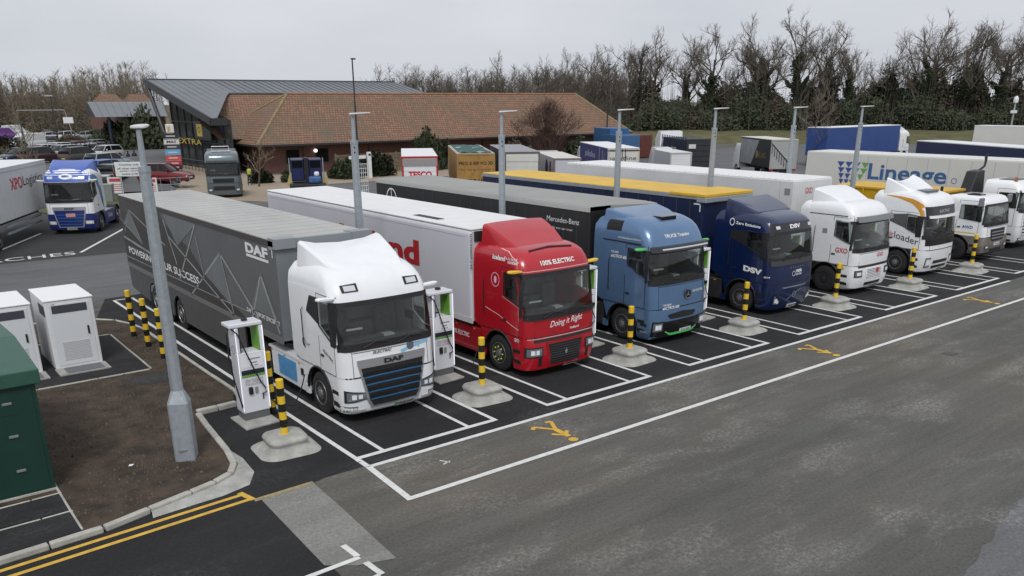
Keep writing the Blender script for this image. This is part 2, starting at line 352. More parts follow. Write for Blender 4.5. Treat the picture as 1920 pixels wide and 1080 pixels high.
for k in range(3):
    ox = (0, 10.62, 21.35)[k]
    pts = dict(head=(4.38, -2.1), neck=(4.43, -1.9), hip=(4.46, -1.4), a0=(4.42, -1.82), a1=(4.2, -1.56), b1=(4.62, -1.6), k1=(4.24, -1.12), f1=(4.15, -.97), t1=(4.02, -1.09), k2=(4.62, -1.08), f2=(4.71, -.93), t2=(4.55, -.92))
    q = {a: (b[0] + ox, b[1]) for a, b in pts.items()}
    mark('pedestrian_marking', [disc(*q['head'], .12, .11, 16)], roadyellow, .0085)
    mark('pedestrian_marking', [stroke(q['neck'], q['hip'], .15)], roadyellow, .0090)
    mark('pedestrian_marking', [stroke(q['a0'], q['a1'], .09), stroke(q['hip'], q['f1'], .1)], roadyellow, .0094)
    mark('pedestrian_marking', [stroke(q['a0'], q['b1'], .09), stroke(q['hip'], q['f2'], .1), stroke(q['f1'], q['t1'], .1)], roadyellow, .0098)
    mark('pedestrian_marking', [stroke(q['f2'], q['t2'], .1)], roadyellow, .0102)
mark('double_yellow_line', [stroke((-12, -.80), (-2.6, -.17), .1)], roadyellow, .0085)
mark('double_yellow_line', [stroke((-12, -1.10), (-2.55, -.46), .1)], roadyellow, .0085)
mark('yellow_end_bar', [stroke((-2.6, -.06), (-2.5, -.52), .12)], roadyellow, .0098)
mark('corner_marking', [stroke((-3.6, -3.80), (-1.95, -3.74), .11), stroke((-1.96, -3.7), (-1.98, -3.2), .11)], roadwhite, .014)
mark('corner_marking', [stroke((-1.95, -3.95), (-1.92, -4.45), .11), stroke((-1.97, -4.45), (-3.5, -4.6), .11)], roadwhite, .014)
mark('small_tick_marking', [stroke((1.35, -1.2), (1.47, -1.42), .04), stroke((1.3, -1.42), (1.5, -1.36), .04)], roadwhite)
for (a, b) in (((-3.6, 31.7), (1.36, 40.84)), ((1.6, 32.2), (5.9, 40.2)), ((-8.8, 32.8), (-4.2, 41.4))): mark('coach_bay_line', [stroke(a, b, .16)], roadwhite, .013)
def mapg(ox, oy, dx=(.97, .02), dy=(.12, 1)): return lambda u, v: (ox + u * dx[0] + v * dy[0], oy + u * dx[1] + v * dy[1], .013)
struct(text('COACHES', mapg(-4.9, 31.6), 6.4, 1.0, roadwhite, None, 'coaches_road_lettering'))
dc = MB(); dc.box(17.65, 18.0, -4.3, -4.0, .004, .016); struct(dc.build('drain_cover', P('cast iron', (.075, .073, .07), .7, var=.3, vs=12)))
struct(flat('tarmac_joint', [(-1.25, -.5), (.0, -.18), (.0, -.2), (-1.25, -.525)], .0125, P('bitumen joint', (.012, .012, .012), .6)))
# car park lines
for i in range(6): mark('car_park_line', [stroke((24 + i * 2.6, 168), (26 + i * 2.6, 173), .14)], roadwhite, .012)

# ---- kerb, soil bed, pads
kb = [(-9.5, -.34), (-8.6, -.27), (-7.7, -.2), (-6.8, -.13), (-5.99, -.07), (-5.1, 0), (-4.25, .24), (-3.4, .48), (-2.88, .64), (-2.5, .85), (-2.28, 1.25), (-2.14, 2.0), (-2.05, 2.9), (-1.96, 3.8), (-1.85, 4.7)]
kf = [(-9.5, -.52), (-8.6, -.44), (-7.7, -.36), (-6.8, -.24), (-5.99, -.18), (-5.1, -.13), (-4.25, -.07), (-3.4, .0), (-2.9, .03), (-2.45, .12), (-2.1, .5), (-1.93, 1.2), (-1.93, 2.0), (-1.88, 2.9), (-1.8, 3.8), (-1.7, 4.7)]
kr = struct(bpy.data.objects.new('kerb', None)); C.objects.link(kr)
def kerb_run(path, w=.13, h=.12, parent=kr, mat=kerbm, gap=.012, side=1, name='kerb_stone'):
    for a, b in zip(path, path[1:]):
        a = Vector(a); b = Vector(b); d = (b - a); L = d.length; d.normalize(); n = Vector((d.y, -d.x)) * side
        p = [a + d * gap, b - d * gap, b - d * gap + n * w, a + d * gap + n * w]
        MB().prism([tuple(q) for q in p] if side < 0 else [tuple(q) for q in p][::-1], 0, h).build(name, mat, parent, bevel=.025)
kerb_run(kb, .14, .12)
ap = MB()
kbf = []
for i, p in enumerate(kb):
    a = Vector(kb[max(0, i - 1)]); b = Vector(kb[min(len(kb) - 1, i + 1)]); d = (b - a).normalized(); kbf.append(Vector(p) + Vector((d.y, -d.x)) * .15)
kf2 = kf[:8] + kf[8:9] + [(-2.3, .2), (-1.98, .75), (-1.9, 1.6), (-1.87, 2.6), (-1.8, 3.6), (-1.68, 4.7)]
for i in range(6, 11):
    q = [(kbf[i].x, kbf[i].y), (kf2[i][0], kf2[i][1] - .03), (kf2[i + 1][0], kf2[i + 1][1] - .03), (kbf[i + 1].x, kbf[i + 1].y)]
    m_ = MB(); m_.add([(q[0][0], q[0][1], .06), (q[1][0], q[1][1], .012), (q[2][0], q[2][1], .012), (q[3][0], q[3][1], .06)], [(0, 1, 2, 3)]); m_.build('apron_slab', concrete, kr)
kerb_run([(-1.78, 4.75), (-1.25, 4.76), (-.75, 4.8)], .16, .14, side=-1)
kerb_run([(-.72, 4.85), (-.55, 5.4), (-.45, 5.95), (-.45, 6.9)] + [(-.47, 7.8 + .9 * i) for i in range(8)] + [(-.6, 15.0), (-.9, 15.9), (-1.5, 16.6), (-2.4, 17), (-3.3, 17.1)], .1, .09, side=1)
bed = kb[4:] + [(-1.78, 4.85), (-.78, 4.9), (-.5, 5.9), (-.5, 14.2), (-.65, 15), (-1.0, 15.9), (-1.6, 16.5), (-2.5, 16.95), (-9, 17), (-9, 2.0), (-5.38, 2.0), (-5.38, 0)]
struct(flat('soil_bed', bed, .085, soil))
# crumbs of soil
cr_ = MB()
for i in range(3000):
    x = random.uniform(-5.3, -.6); y = random.uniform(.2, 16)
    if y < 4.9 and x > -2.15 - (.2 if y > 1.5 else (1.5 - y) * 2.0): continue
    if y < 9.4 or (x > -1.5): pass
    elif y < 14: continue
    s_ = random.uniform(.012, .04); z = .085
    cr_.add([(x - s_, y, z), (x, y - s_, z), (x + s_, y + s_ * .5, z), (x, y, z + s_)], [(0, 1, 3), (1, 2, 3), (2, 0, 3)])
o = cr_.build('soil_crumbs', P('crumb', (.095, .075, .055), .95, var=.7, vs=6)); o['kind'] = 'stuff'
struct(flat('footway_tarmac', [(-9.5, 1.0), (-5.42, 1.02), (-5.4, 1.95), (-9.5, 1.85)], .095, fresh))
struct(flat('footway_tarmac', [(-9.5, -.3), (-6, -.06), (-5.42, .0), (-5.42, .96), (-9.5, .9)], .095, fresh))
pk = struct(bpy.data.objects.new('path_edging', None)); C.objects.link(pk)
for r_ in ([(-9.5, 1.9), (-8.6, 1.91), (-7.7, 1.92), (-6.8, 1.93), (-5.9, 1.95), (-5.36, 1.97)], [(-9.5, .92), (-8.6, .93), (-7.7, .94), (-6.8, .96), (-5.9, .98), (-5.36, 1.0)], [(-5.36, 2.7), (-5.37, 1.95), (-5.38, 1.0), (-5.38, .08)]):
    kerb_run(r_, .05, .11, pk, kerbm, .004, 1, 'edging_strip')
struct(flat('cabinet_pad', [(-9, 9.15), (-1.62, 9.2), (-1.55, 13.85), (-9, 13.9)], .10, fresh))
kerb_run([(-9, 9.12), (-7.5, 9.13), (-6, 9.14), (-4.5, 9.15), (-3, 9.16), (-1.62, 9.17)], .05, .12, pk, kerbm, .004, 1, 'edging_strip')
kerb_run([(-1.6, 9.2), (-1.58, 10.4), (-1.57, 11.6), (-1.55, 12.8), (-1.53, 13.85), (-2.6, 13.88), (-4, 13.9), (-6, 13.95)], .05, .12, pk, kerbm, .004, 1, 'edging_strip')
struct(flat('tarmac_patch', [(-2.6, 8.75), (-1.2, 8.6), (-.95, 7.9), (-2.1, 7.7)], .09, mid))

# ------------------------------------------------------------------ street furniture
def bands(z0, z1, n, r, c=(0, 0), first=1):
    mb = MB(); h = (z1 - z0) / n
    for i in range(n):
        mb.cyl((c[0], c[1], z0 + i * h), (c[0], c[1], z0 + (i + 1) * h), r, n=20, m=(i + first) % 2, cap=False)
    mb.lathe([(r, z1), (r * .93, z1 + .012), (r * .5, z1 + .02)], (c[0], c[1], 0), n=20, m=(n - 1 + first) % 2)
    return mb
for k, (x, y) in enumerate([(-.95, 13.2), (-.94, 11.65), (-.97, 10.0)]):
    t = thing('bollard', ['banded bollard in the soil bed, farthest of the three beside the grey trailer', 'banded bollard in the soil bed, middle of the three beside the grey trailer', 'banded bollard in the soil bed, nearest of the three, beside the lamp post'][k], 'bollard', (x, y, .06), 0, 'bollards in the soil bed')
    bands(0, 1.52, 8, .085, first=1).build('post', [yellowp, blackp], t, smooth=40)
t = thing('bollard', 'black and yellow banded bollard right behind the nearest charger', 'bollard', (-.27, 3.75, 0)); bands(0, 1.58, 8, .085).build('post', [yellowp, blackp], t, smooth=40)
own = ['nearest the camera, left of the white cab', 'between the white cab and the red cab', 'between the red cab and the light blue cab', 'between the light blue cab and the navy cab', 'between the navy and the red lettered white cab', 'by the white cab with orange swoosh', 'by the dirty white tipper cab, farthest']
def rsq(h, r, n=6):
    out = []
    for cx, cy, a0 in ((h - r, h - r, 0), (-h + r, h - r, 90), (-h + r, -h + r, 180), (h - r, -h + r, 270)):
        for i in range(n + 1):
            a = R(a0 + 90 * i / n); out.append((cx + r * math.cos(a), cy + r * math.sin(a)))
    return out
for k in range(7):
    t = thing('bollard', 'banded bollard on concrete block ' + own[k], 'bollard', (-.93 + S_ * k, 1.5, 0), R(random.uniform(-5, 5)), 'bollards on concrete blocks')
    mb = MB(); prof = [(.69, 0), (.705, .012), (.68, .035), (.60, .06), (.52, .095), (.465, .135), (.445, .175), (.455, .21), (.475, .245), (.475, .28), (.45, .315), (.39, .34), (.2, .35)]
    rnd = random.Random(k)
    mb.loft([[(x * (1.04 if h < .09 else 1) + .012 * noise.noise(Vector((x * 4, y * 4, h * 9 + k * 7))), y + .012 * noise.noise(Vector((x * 4, y * 4 + 9, h * 9 + k * 7))), h + .008 * noise.noise(Vector((x * 5, y * 5, k)))) for x, y in rsq(s_, min(s_ * .62, .36 if h < .09 else .24))] for s_, h in prof])
    ob_ = mb.build('concrete_block', concrete, t, smooth=50); ob_.scale = (.92, .92, 1.05)
    MB().lathe([(.2, .348), (.17, .36), (.09, .37)], n=20).build('painted_collar', P('yellowed grout', (.5, .42, .22), .85, var=.3, vs=12), t)
    bands(.34, 1.6, 7, .083, first=0).build('post', [yellowp, blackp], t, smooth=40)

def lamp_post(x, y, h, label, rz=0):
    t = thing('lamp_post', label, 'lamp post', (x, y, 0), rz, 'grey lamp posts along the charging bays')
    k = h / 6.81
    mb = MB(); mb.box(-.27, .27, -.27, .27, .02, .08); mb.build('base_plate', galv, t)
    def octo(r, z, n=8): return [(r * math.cos(R(22.5) + 2 * math.pi * i / n), r * math.sin(R(22.5) + 2 * math.pi * i / n), z) for i in range(n)]
    def sq(h_, z):
        c = h_ * .16; return [(h_, h_ - c, z), (h_ - c, h_, z), (-h_ + c, h_, z), (-h_, h_ - c, z), (-h_, -h_ + c, z), (-h_ + c, -h_, z), (h_ - c, -h_, z), (h_, -h_ + c, z)]
    mb = MB(); mb.loft([sq(.205, .06), sq(.205, 1.36)]); mb.build('base_compartment', galv, t)
    mb = MB(); mb.loft([sq(.205, 1.36), octo(.128, 1.62), octo(.122, 3.2), octo(.108, 6.02 * k)], cap0=False); mb.build('pole', galv, t)
    hd = MB().box(-.13, .07, -.214, -.206, .3, .36).build('access_door_handle', silver, t, bevel=.01); hd.rotation_euler = (0, 0, R(-82) if h < 6.85 else 0)
    mb = MB()
    for dz in (0, .14): mb.cyl((.02, -.112, 5.75 * k + dz), (.02, -.102, 5.75 * k + dz), .025, n=8)
    mb.build('cable_port', black, t)
    MB().loft([octo(.118, 5.98 * k), octo(.118, 6.08 * k)]).build('collar', galv, t)
    MB().cyl((0, 0, 6.05 * k), (0, 0, h - .06), .062, .05, 10).build('spigot', galv, t, smooth=40)
    mb = MB(); pr = [(-.08, .10, -.005), (-.05, .135, .0), (.15, .15, .015), (.4, .12, .03), (.52, .06, .04)]
    mb.loft([[(a, -b, h - .04 + c), (a, b, h - .04 + c), (a, b * .95, h + .01 + c * .4), (a, -b * .95, h + .01 + c * .4)] for a, b, c in pr]); mb.build('lamp_head', P('lantern grey', (.62, .63, .64), .4), t, bevel=.015, smooth=40)
gaps = ['between the grey trailer and the white refrigerated trailer', 'between the white refrigerated trailer and the black trailer', 'between the black trailer and the yellow roofed trailer', 'between the yellow roofed trailer and the white container trailer', 'right of the white container trailer', 'farthest right, before the shield logo trailer']
lamp_post(-2.88, 2.15, 6.81, 'tall grey galvanised lamp post standing in the brown soil bed, nearest', R(62))
for k in range(6): lamp_post(4.56 + S_ * k, 7.75, 6.9, 'grey galvanised lamp post ' + gaps[k], R(-38))

whe = ['beside the white cab, nearest', 'between the white cab and the red cab', 'between the red cab and the light blue cab', 'between the light blue cab and the navy cab', 'between the navy and the red lettered white cab', 'left of the white cab with orange swoosh', 'left of the dirty white tipper cab']
chw = P('charger white', (.74, .75, .80), .3, coat=.4)
grey_base = P('charger base grey', (.12, .125, .13), .5)
for k in range(7):
    t = thing('truck_charger', 'white charging station ' + whe[k], 'charger', (-.73 + S_ * k, 3.75, 0), 0, 'truck charging stations')
    MB().prism([(-.5, -.72), (.36, -.66), (.36, .3), (-.5, .3)], 0, .06).build('concrete_plinth', concrete, t, bevel=.02)
    MB().box(-.31, .31, -.2, .2, .06, .24).build('base', grey_base, t)
    # body with an open window near the top
    mb = MB(); mb.box(-.33, .33, -.22, .22, .24, 1.72); mb.box(-.33, -.24, -.22, .22, 1.72, 2.34); mb.box(.24, .33, -.22, .22, 1.72, 2.34); mb.build('body', chw, t, bevel=.02)
    MB().box(-.46, .33, -.24, .24, 2.342, 2.43).build('top_canopy', chw, t, bevel=.02)
    MB().box(-.06, .06, -.06, .06, 2.43, 2.49).build('antenna', black, t, bevel=.01)
    for x_ in (-.332, .318): MB().box(x_, x_ + .014, -.236, -.221, .3, 2.32).build('light_strip', strip_m, t)
    MB().box(.205, .238, -.21, .21, 1.73, 2.335).build('green_panel', lime, t)
    MB().box(-.238, -.215, -.2, .2, 1.73, 2.335).build('inner_panel', screen, t)
    MB().box(-.28, .28, -.228, -.222, 1.18, 1.30).build('status_screen', screen, t)
    MB().box(-.28, .28, -.227, -.222, 1.12, 1.17).build('green_stripe', lime, t)
    MB().box(-.22, .22, -.227, -.222, .92, 1.08).build('instruction_label', P('label grey', (.55, .53, .56), .5, var=.5, vs=18), t)
    MB().box(-.26, .26, -.2265, -.222, 1.36, 1.66).build('notice_panel', P('notice white', (.82, .83, .86), .4), t)
    nm = MB()
    for (a, b, zz, hh) in ((-.1, .2, 1.54, .035), (-.04, .12, 1.45, .03), (-.06, -.02, 1.385, .025), (.04, .14, 1.385, .025)): nm.add([(a, -.2275, zz), (b, -.2275, zz), (b, -.2275, zz + hh), (a, -.2275, zz + hh)], [(0, 1, 2, 3)])
    nm.build('notice_print', P('print grey', (.3, .3, .36), .5), t)
    poly_print(ring_ellipse(0, 0, .1, .1, .012), lambda u, v: (-.3335, u * 1.0, 1.78 + v), P('print dark', (.06, .06, .07), .5), t, 'round_logo')
    MB().box(-.16, -.06, -.27, -.222, .70, .88).build('plug_holder', black, t, bevel=.015)
    MB().box(.0, .07, -.24, -.222, .70, .86).build('card_reader', P('reader grey', (.25, .27, .22), .4), t)
    MB().box(.17, .195, -.236, -.222, .52, .68).build('door_handle', black, t)
    cab_m = P('charging cable', (.012, .012, .013), .45)
    MB().tube([(-.42, -.1, 2.34), (-.5, -.16, 2.2), (-.53, -.22, 1.7), (-.48, -.26, 1.1), (-.40, -.28, .62), (-.36, -.26, .42), (-.335, -.2, .5)], .017, 6).build('cable', cab_m, t, smooth=60)
    MB().tube([(-.40, -.2, 2.33), (-.3, -.28, 2.22), (-.15, -.31, 1.75), (.0, -.33, 1.3), (.12, -.32, 1.0), (.23, -.30, .82), (.24, -.27, .7), (.15, -.26, .66)], .017, 6).build('cable', cab_m, t, smooth=60)
    if k < 2: MB().tube([(.24, -.1, .62), (.5, -.2, .32), (.9, -.3, .2), (1.2, -.1, .5), (1.42 if k == 0 else 1.6, .1, .8)], .017, 6).build('plugged_in_cable', cab_m, t, smooth=60)

# white power cabinets and the green substation
for k, x in enumerate((-3.11, -4.68)):
    t = thing('power_cabinet', ['white charging power cabinet, right of the pair on the dark pad', 'white charging power cabinet, left of the pair, partly hidden by the green kiosk'][k], 'cabinet', (x, 11.7, .1), 0, 'white power cabinets')
    MB().box(-.62, .62, -1.02, 1.02, 0, 1.94).build('body', white_matt, t, bevel=.03)
    MB().box(-.64, .64, -1.04, 1.04, 1.94, 1.99).build('roof_panel', P('cabinet roof white', (.82, .82, .83), .4), t, bevel=.02)
    MB().box(-.52, .52, -1.032, -1.02, .1, 1.86).build('door', P('door grey white', (.70, .72, .74), .45), t, bevel=.008)
    MB().box(-.46, .44, -1.04, -1.031, 1.6, 1.82).build('vent_grille', P('vent dark', (.055, .06, .075), .6), t)
    sl_ = MB()
    for i in range(12): sl_.box(-.34, .36, -1.04, -1.031, .24 + i * .045, .265 + i * .045)
    sl_.build('lower_vent', P('vent pale', (.52, .53, .54), .6), t)
    MB().box(.36, .41, -1.06, -1.031, .92, 1.16).build('door_handle', black, t, bevel=.01)
    MB().box(-.627, -.621, -.9, -.1, 1.5, 1.8).build('side_vent', P('vent dark', (.055, .06, .075), .6), t)
    MB().box(-.66, .66, -1.75, -1.02, -.02, .035).build('plinth', concrete, t)
    MB().box(-.45, .52, -1.68, -1.12, .035, .05).build('plinth_grate', P('grate', (.14, .145, .16), .6), t)
    text('ABB', lambda u, v: (-.46 + u, -1.034, 1.84 + v), .1, .04, P('red print', (.5, .02, .02), .5), t)
t = thing('substation_kiosk', 'dark green metal substation kiosk with overhanging lid at left edge', 'kiosk', (-7.0, 4.3, 0))
MB().box(-1.6, 1.6, -2.08, 2.2, .1, 2.3).build('body', green_m, t, bevel=.01)
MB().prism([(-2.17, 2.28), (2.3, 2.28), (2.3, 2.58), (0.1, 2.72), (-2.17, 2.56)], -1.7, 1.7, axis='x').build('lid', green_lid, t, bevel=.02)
MB().box(-1.62, 1.62, -2.12, 2.25, 0, .12).build('plinth', kerbm, t)
for x in (-.8, .78):
    MB().box(x - .76, x + .74, -2.095, -2.08, .16, 2.2).build('door', green_m, t, bevel=.006)
for z in (.6, 1.3, 1.95): MB().box(1.0, 1.16, -2.12, -2.09, z, z + .05).build('hinge', P('hinge grey', (.2, .22, .2), .5), t, bevel=.008)
MB().box(.62, 1.28, -2.103, -2.094, 1.75, 2.15).build('notice_plate', green_m, t)

# ------------------------------------------------------------------ wheels
def wheel_meshes(r, w, rimmat, tag_):
    ty = MB(); k = r / .52
    ty.lathe([(r * .58, -w / 2), (r * .72, -w / 2 - .005), (r * .93, -w / 2 + .015), (r, -w / 2 + .05), (r, -w * .2), (r * .985, -w * .19), (r * .985, -w * .15), (r, -w * .14), (r, w * .14), (r * .985, w * .15), (r, w * .2), (r, w / 2 - .05), (r * .93, w / 2 - .015), (r * .72, w / 2 + .005), (r * .58, w / 2)], axis='x', n=36)
    rm = MB(); s = -1
    rm.lathe([(r * .60, -w / 2 + .02), (r * .585, -w / 2 - .012), (r * .55, -w / 2 - .01), (r * .52, -w / 2 + .05), (r * .36, -w / 2 + .085), (r * .33, -w / 2 + .03), (r * .22, -w / 2 + .025), (r * .20, -w / 2 - .03), (r * .12, -w / 2 - .045), (.01, -w / 2 - .045)], axis='x', n=30)
    for i in range(10):
        a = 2 * math.pi * i / 10
        rm.cyl((-w / 2 + .03, math.cos(a) * r * .275, math.sin(a) * r * .275), (-w / 2 - .02, math.cos(a) * r * .275, math.sin(a) * r * .275), .022 * k, n=6)
        rm.cyl((-w / 2 + .066, math.cos(a + .31) * r * .44, math.sin(a + .31) * r * .44), (-w / 2 + .058, math.cos(a + .31) * r * .44, math.sin(a + .31) * r * .44), .034 * k, n=8, m=1)
    return ty.mesh('tyre_' + tag_, rubber, 40), rm.mesh('rim_' + tag_, [rimmat, black], 40)
WH = {'steel': wheel_meshes(.52, .31, steel, 'a'), 'dark': wheel_meshes(.52, .31, darksteel, 'b'), 'car': wheel_meshes(.33, .21, P('alloy', (.3, .3, .31), .4, .7), 'c')}
def wheel(t, x, y, kind='steel', side=-1, r=.52, twin=False):
    ty, rm = WH[kind]
    w = obj('wheel', rm, t, (x, y, r), 0 if side < 0 else math.pi)
    obj('tyre', ty, w)
    if twin:
        MB().lathe([(r * .5, -.14), (r * .93, -.14), (r, -.1), (r, .1), (r * .93, .14), (r * .5, .14)], axis='x', n=28).build('inner_tyre', rubber, w, (.33, 0, 0), smooth=40)
    return w

# ------------------------------------------------------------------ truck cab surface
class Cab:
    def __init__(s, prof, yb=2.3, bow=.07):
        s.p = prof; s.yb = yb; s.bow = bow; s.zs = [a[0] for a in prof]
    def at(s, z):
        p = s.p
        if z <= p[0][0]: return p[0][1:]
        for a, b in zip(p, p[1:]):
            if z <= b[0]:
                k = (z - a[0]) / (b[0] - a[0]); return tuple(u + (v - u) * k for u, v in zip(a[1:], b[1:]))
        return p[-1][1:]
    def fp(s, x, z, off=0):
        yf, w, r = s.at(z); F = w - r; sg = -1 if x < 0 else 1; ax = min(abs(x), w)
        if ax <= F:
            return (x, yf + s.bow * (ax / w) ** 2 - off, z)
        th = math.asin(min(1, (ax - F) / r))
        return (sg * (F + (r + off) * math.sin(th)), yf + s.bow * (F / w) ** 2 + r - (r + off) * math.cos(th), z)
    def yarc(s, z):
        yf, w, r = s.at(z); return yf + s.bow * ((w - r) / w) ** 2 + r
    def sp(s, y, z, side=-1, off=0):
        w = s.at(z)[1]; ya = s.yarc(z); r = s.at(z)[2]
        if y >= ya: return (side * (w + off), y, z)
        c = max(-1, min(1, (ya - y) / r)); th = math.asin(c)
        return (side * (w - r + (r + off) * math.cos(th)), ya - (r + off) * math.sin(th), z)
    def ring(s, z, yb=None):
        yb = s.yb if yb is None else yb
        yf, w, r = s.at(z); F = w - r; ya = s.yarc(z); out = []
        for i in range(4): out.append((-w, yb + (ya - yb) * i / 4, z))
        for i in range(6):
            th = math.pi / 2 * (1 - i / 6); out.append((-(F + r * math.sin(th)), ya - r * math.cos(th), z))
        for i in range(13):
            x = -F + 2 * F * i / 12; out.append((x, yf + s.bow * (x / w) ** 2, z))
        for i in range(6):
            th = math.pi / 2 * ((i + 1) / 6); out.append((F + r * math.sin(th), ya - r * math.cos(th), z))
        for i in range(4): out.append((w, ya + (yb - ya) * (i + 1) / 4, z))
        return out
    def shell(s, z0, z1, hole=None, yb=None, side=None):
        zs = sorted(set([z for z in s.zs if z0 <= z <= z1] + [z0, z1] + list(hole or []) + list(side or [])))
        rings = [s.ring(z, yb) for z in zs]
        sk = None
        if hole: sk = lambda i, j: (hole[0] - 1e-6 <= zs[i] and zs[i + 1] <= hole[1] + 1e-6 and 6 <= j <= 25) or (side and side[0] - 1e-6 <= zs[i] and zs[i + 1] <= side[1] + 1e-6 and j in (2, 3, 28, 29))
        mb = MB(); mb.loft(rings, skip=sk); return mb
    def fpatch(s, x0, x1, zb, zt, n=10, off=.012, back=-.02, m=0, mb=None, nz=1):
        zb = const(zb); zt = const(zt); mb = mb or MB(); cols = []; nn = n + 1
        for i in range(nn):
            x = x0 + (x1 - x0) * i / n; a, b = zb(x), zt(x)
            cols.append([s.fp(x, a + (b - a) * j / nz, off) for j in range(nz + 1)] + [s.fp(x, a + (b - a) * j / nz, back) for j in range(nz, -1, -1)])
        mb.loft(cols, m); return mb
    def fsheet(s, x0, x1, z0, z1, n=24, off=.012, nz=4):
        mb = MB(); mb.loft([[s.fp(x1 + (x0 - x1) * i / n, z0 + (z1 - z0) * j / nz, off) for j in range(nz + 1)] for i in range(n + 1)], closed=False, cap0=False, cap1=False); return mb
    def ssheet(s, y0, y1, zb, zt, n=8, side=-1, off=.008, nz=3):
        mb = MB(); mb.loft([[s.sp(y0 + (y1 - y0) * i / n, zb(y0 + (y1 - y0) * i / n) + (zt(y0 + (y1 - y0) * i / n) - zb(y0 + (y1 - y0) * i / n)) * j / nz, side, off) for j in range(nz + 1)] for i in range(n + 1)], closed=False, cap0=False, cap1=False); return mb
    def spatch(s, y0, y1, zb, zt, n=8, side=-1, off=.008, back=-.02, m=0, mb=None, nz=2):
        zb = const(zb); zt = const(zt); mb = mb or MB(); cols = []
        for i in range(n + 1):
            y = y0 + (y1 - y0) * i / n; a, b = zb(y), zt(y)
            cols.append([s.sp(y, a + (b - a) * j / nz, side, off) for j in range(nz + 1)] + [s.sp(y, a + (b - a) * j / nz, side, back) for j in range(nz, -1, -1)])
        mb.loft(cols, m); return mb
    def tfront(s, x0, z0, off=.016, slope=0): return lambda u, v: s.fp(x0 + u, z0 + v + slope * u, off)
    def tside(s, y0, z0, side=-1, off=.012, slope=0): return lambda u, v: s.sp(y0 - u, z0 + v + slope * u, side, off)

def arch_panel(t, mat, side, w, y0, y1, ztop, cy=1.35, R_=.66, z0=.32, name='wheel_arch', back=.06):
    mb = MB(); pts = []; n = 14; outer = []
    for i in range(n + 1):
        a = math.pi * (1 - i / n); pts.append((cy + R_ * math.cos(a), max(z0, .52 + R_ * math.sin(a))))
        yy = y0 + (y1 - y0) * i / n; outer.append((yy, ztop))
    x0, x1 = side * w, side * (w - back)
    for i in range(n):
        q = [pts[i], pts[i + 1], outer[i + 1], outer[i]]
        mb.add([(x0, *p) for p in q] + [(x1, *p) for p in q], [(0, 1, 2, 3), (7, 6, 5, 4), (0, 1, 5, 4), (2, 3, 7, 6)])
    for yy, a in ((y0, pts[0]), (y1, pts[-1])):
        lo, hi = min(yy, a[0]), max(yy, a[0])
        if hi - lo > .02: mb.box(min(x0, x1), max(x0, x1), lo, hi, z0, .53)
    mb.build(name, mat, t)
    lip = MB(); lip.tube([(side * (w + .004), p[0], p[1]) for p in pts], .028, 6); lip.build('arch_lip', black, t, smooth=60)
    inn = MB(); inn.loft([[(side * (w - .02), *p), (side * (w - .55), *p)] for p in pts], closed=False, cap0=False, cap1=False); inn.build('wheel_well', black, t)

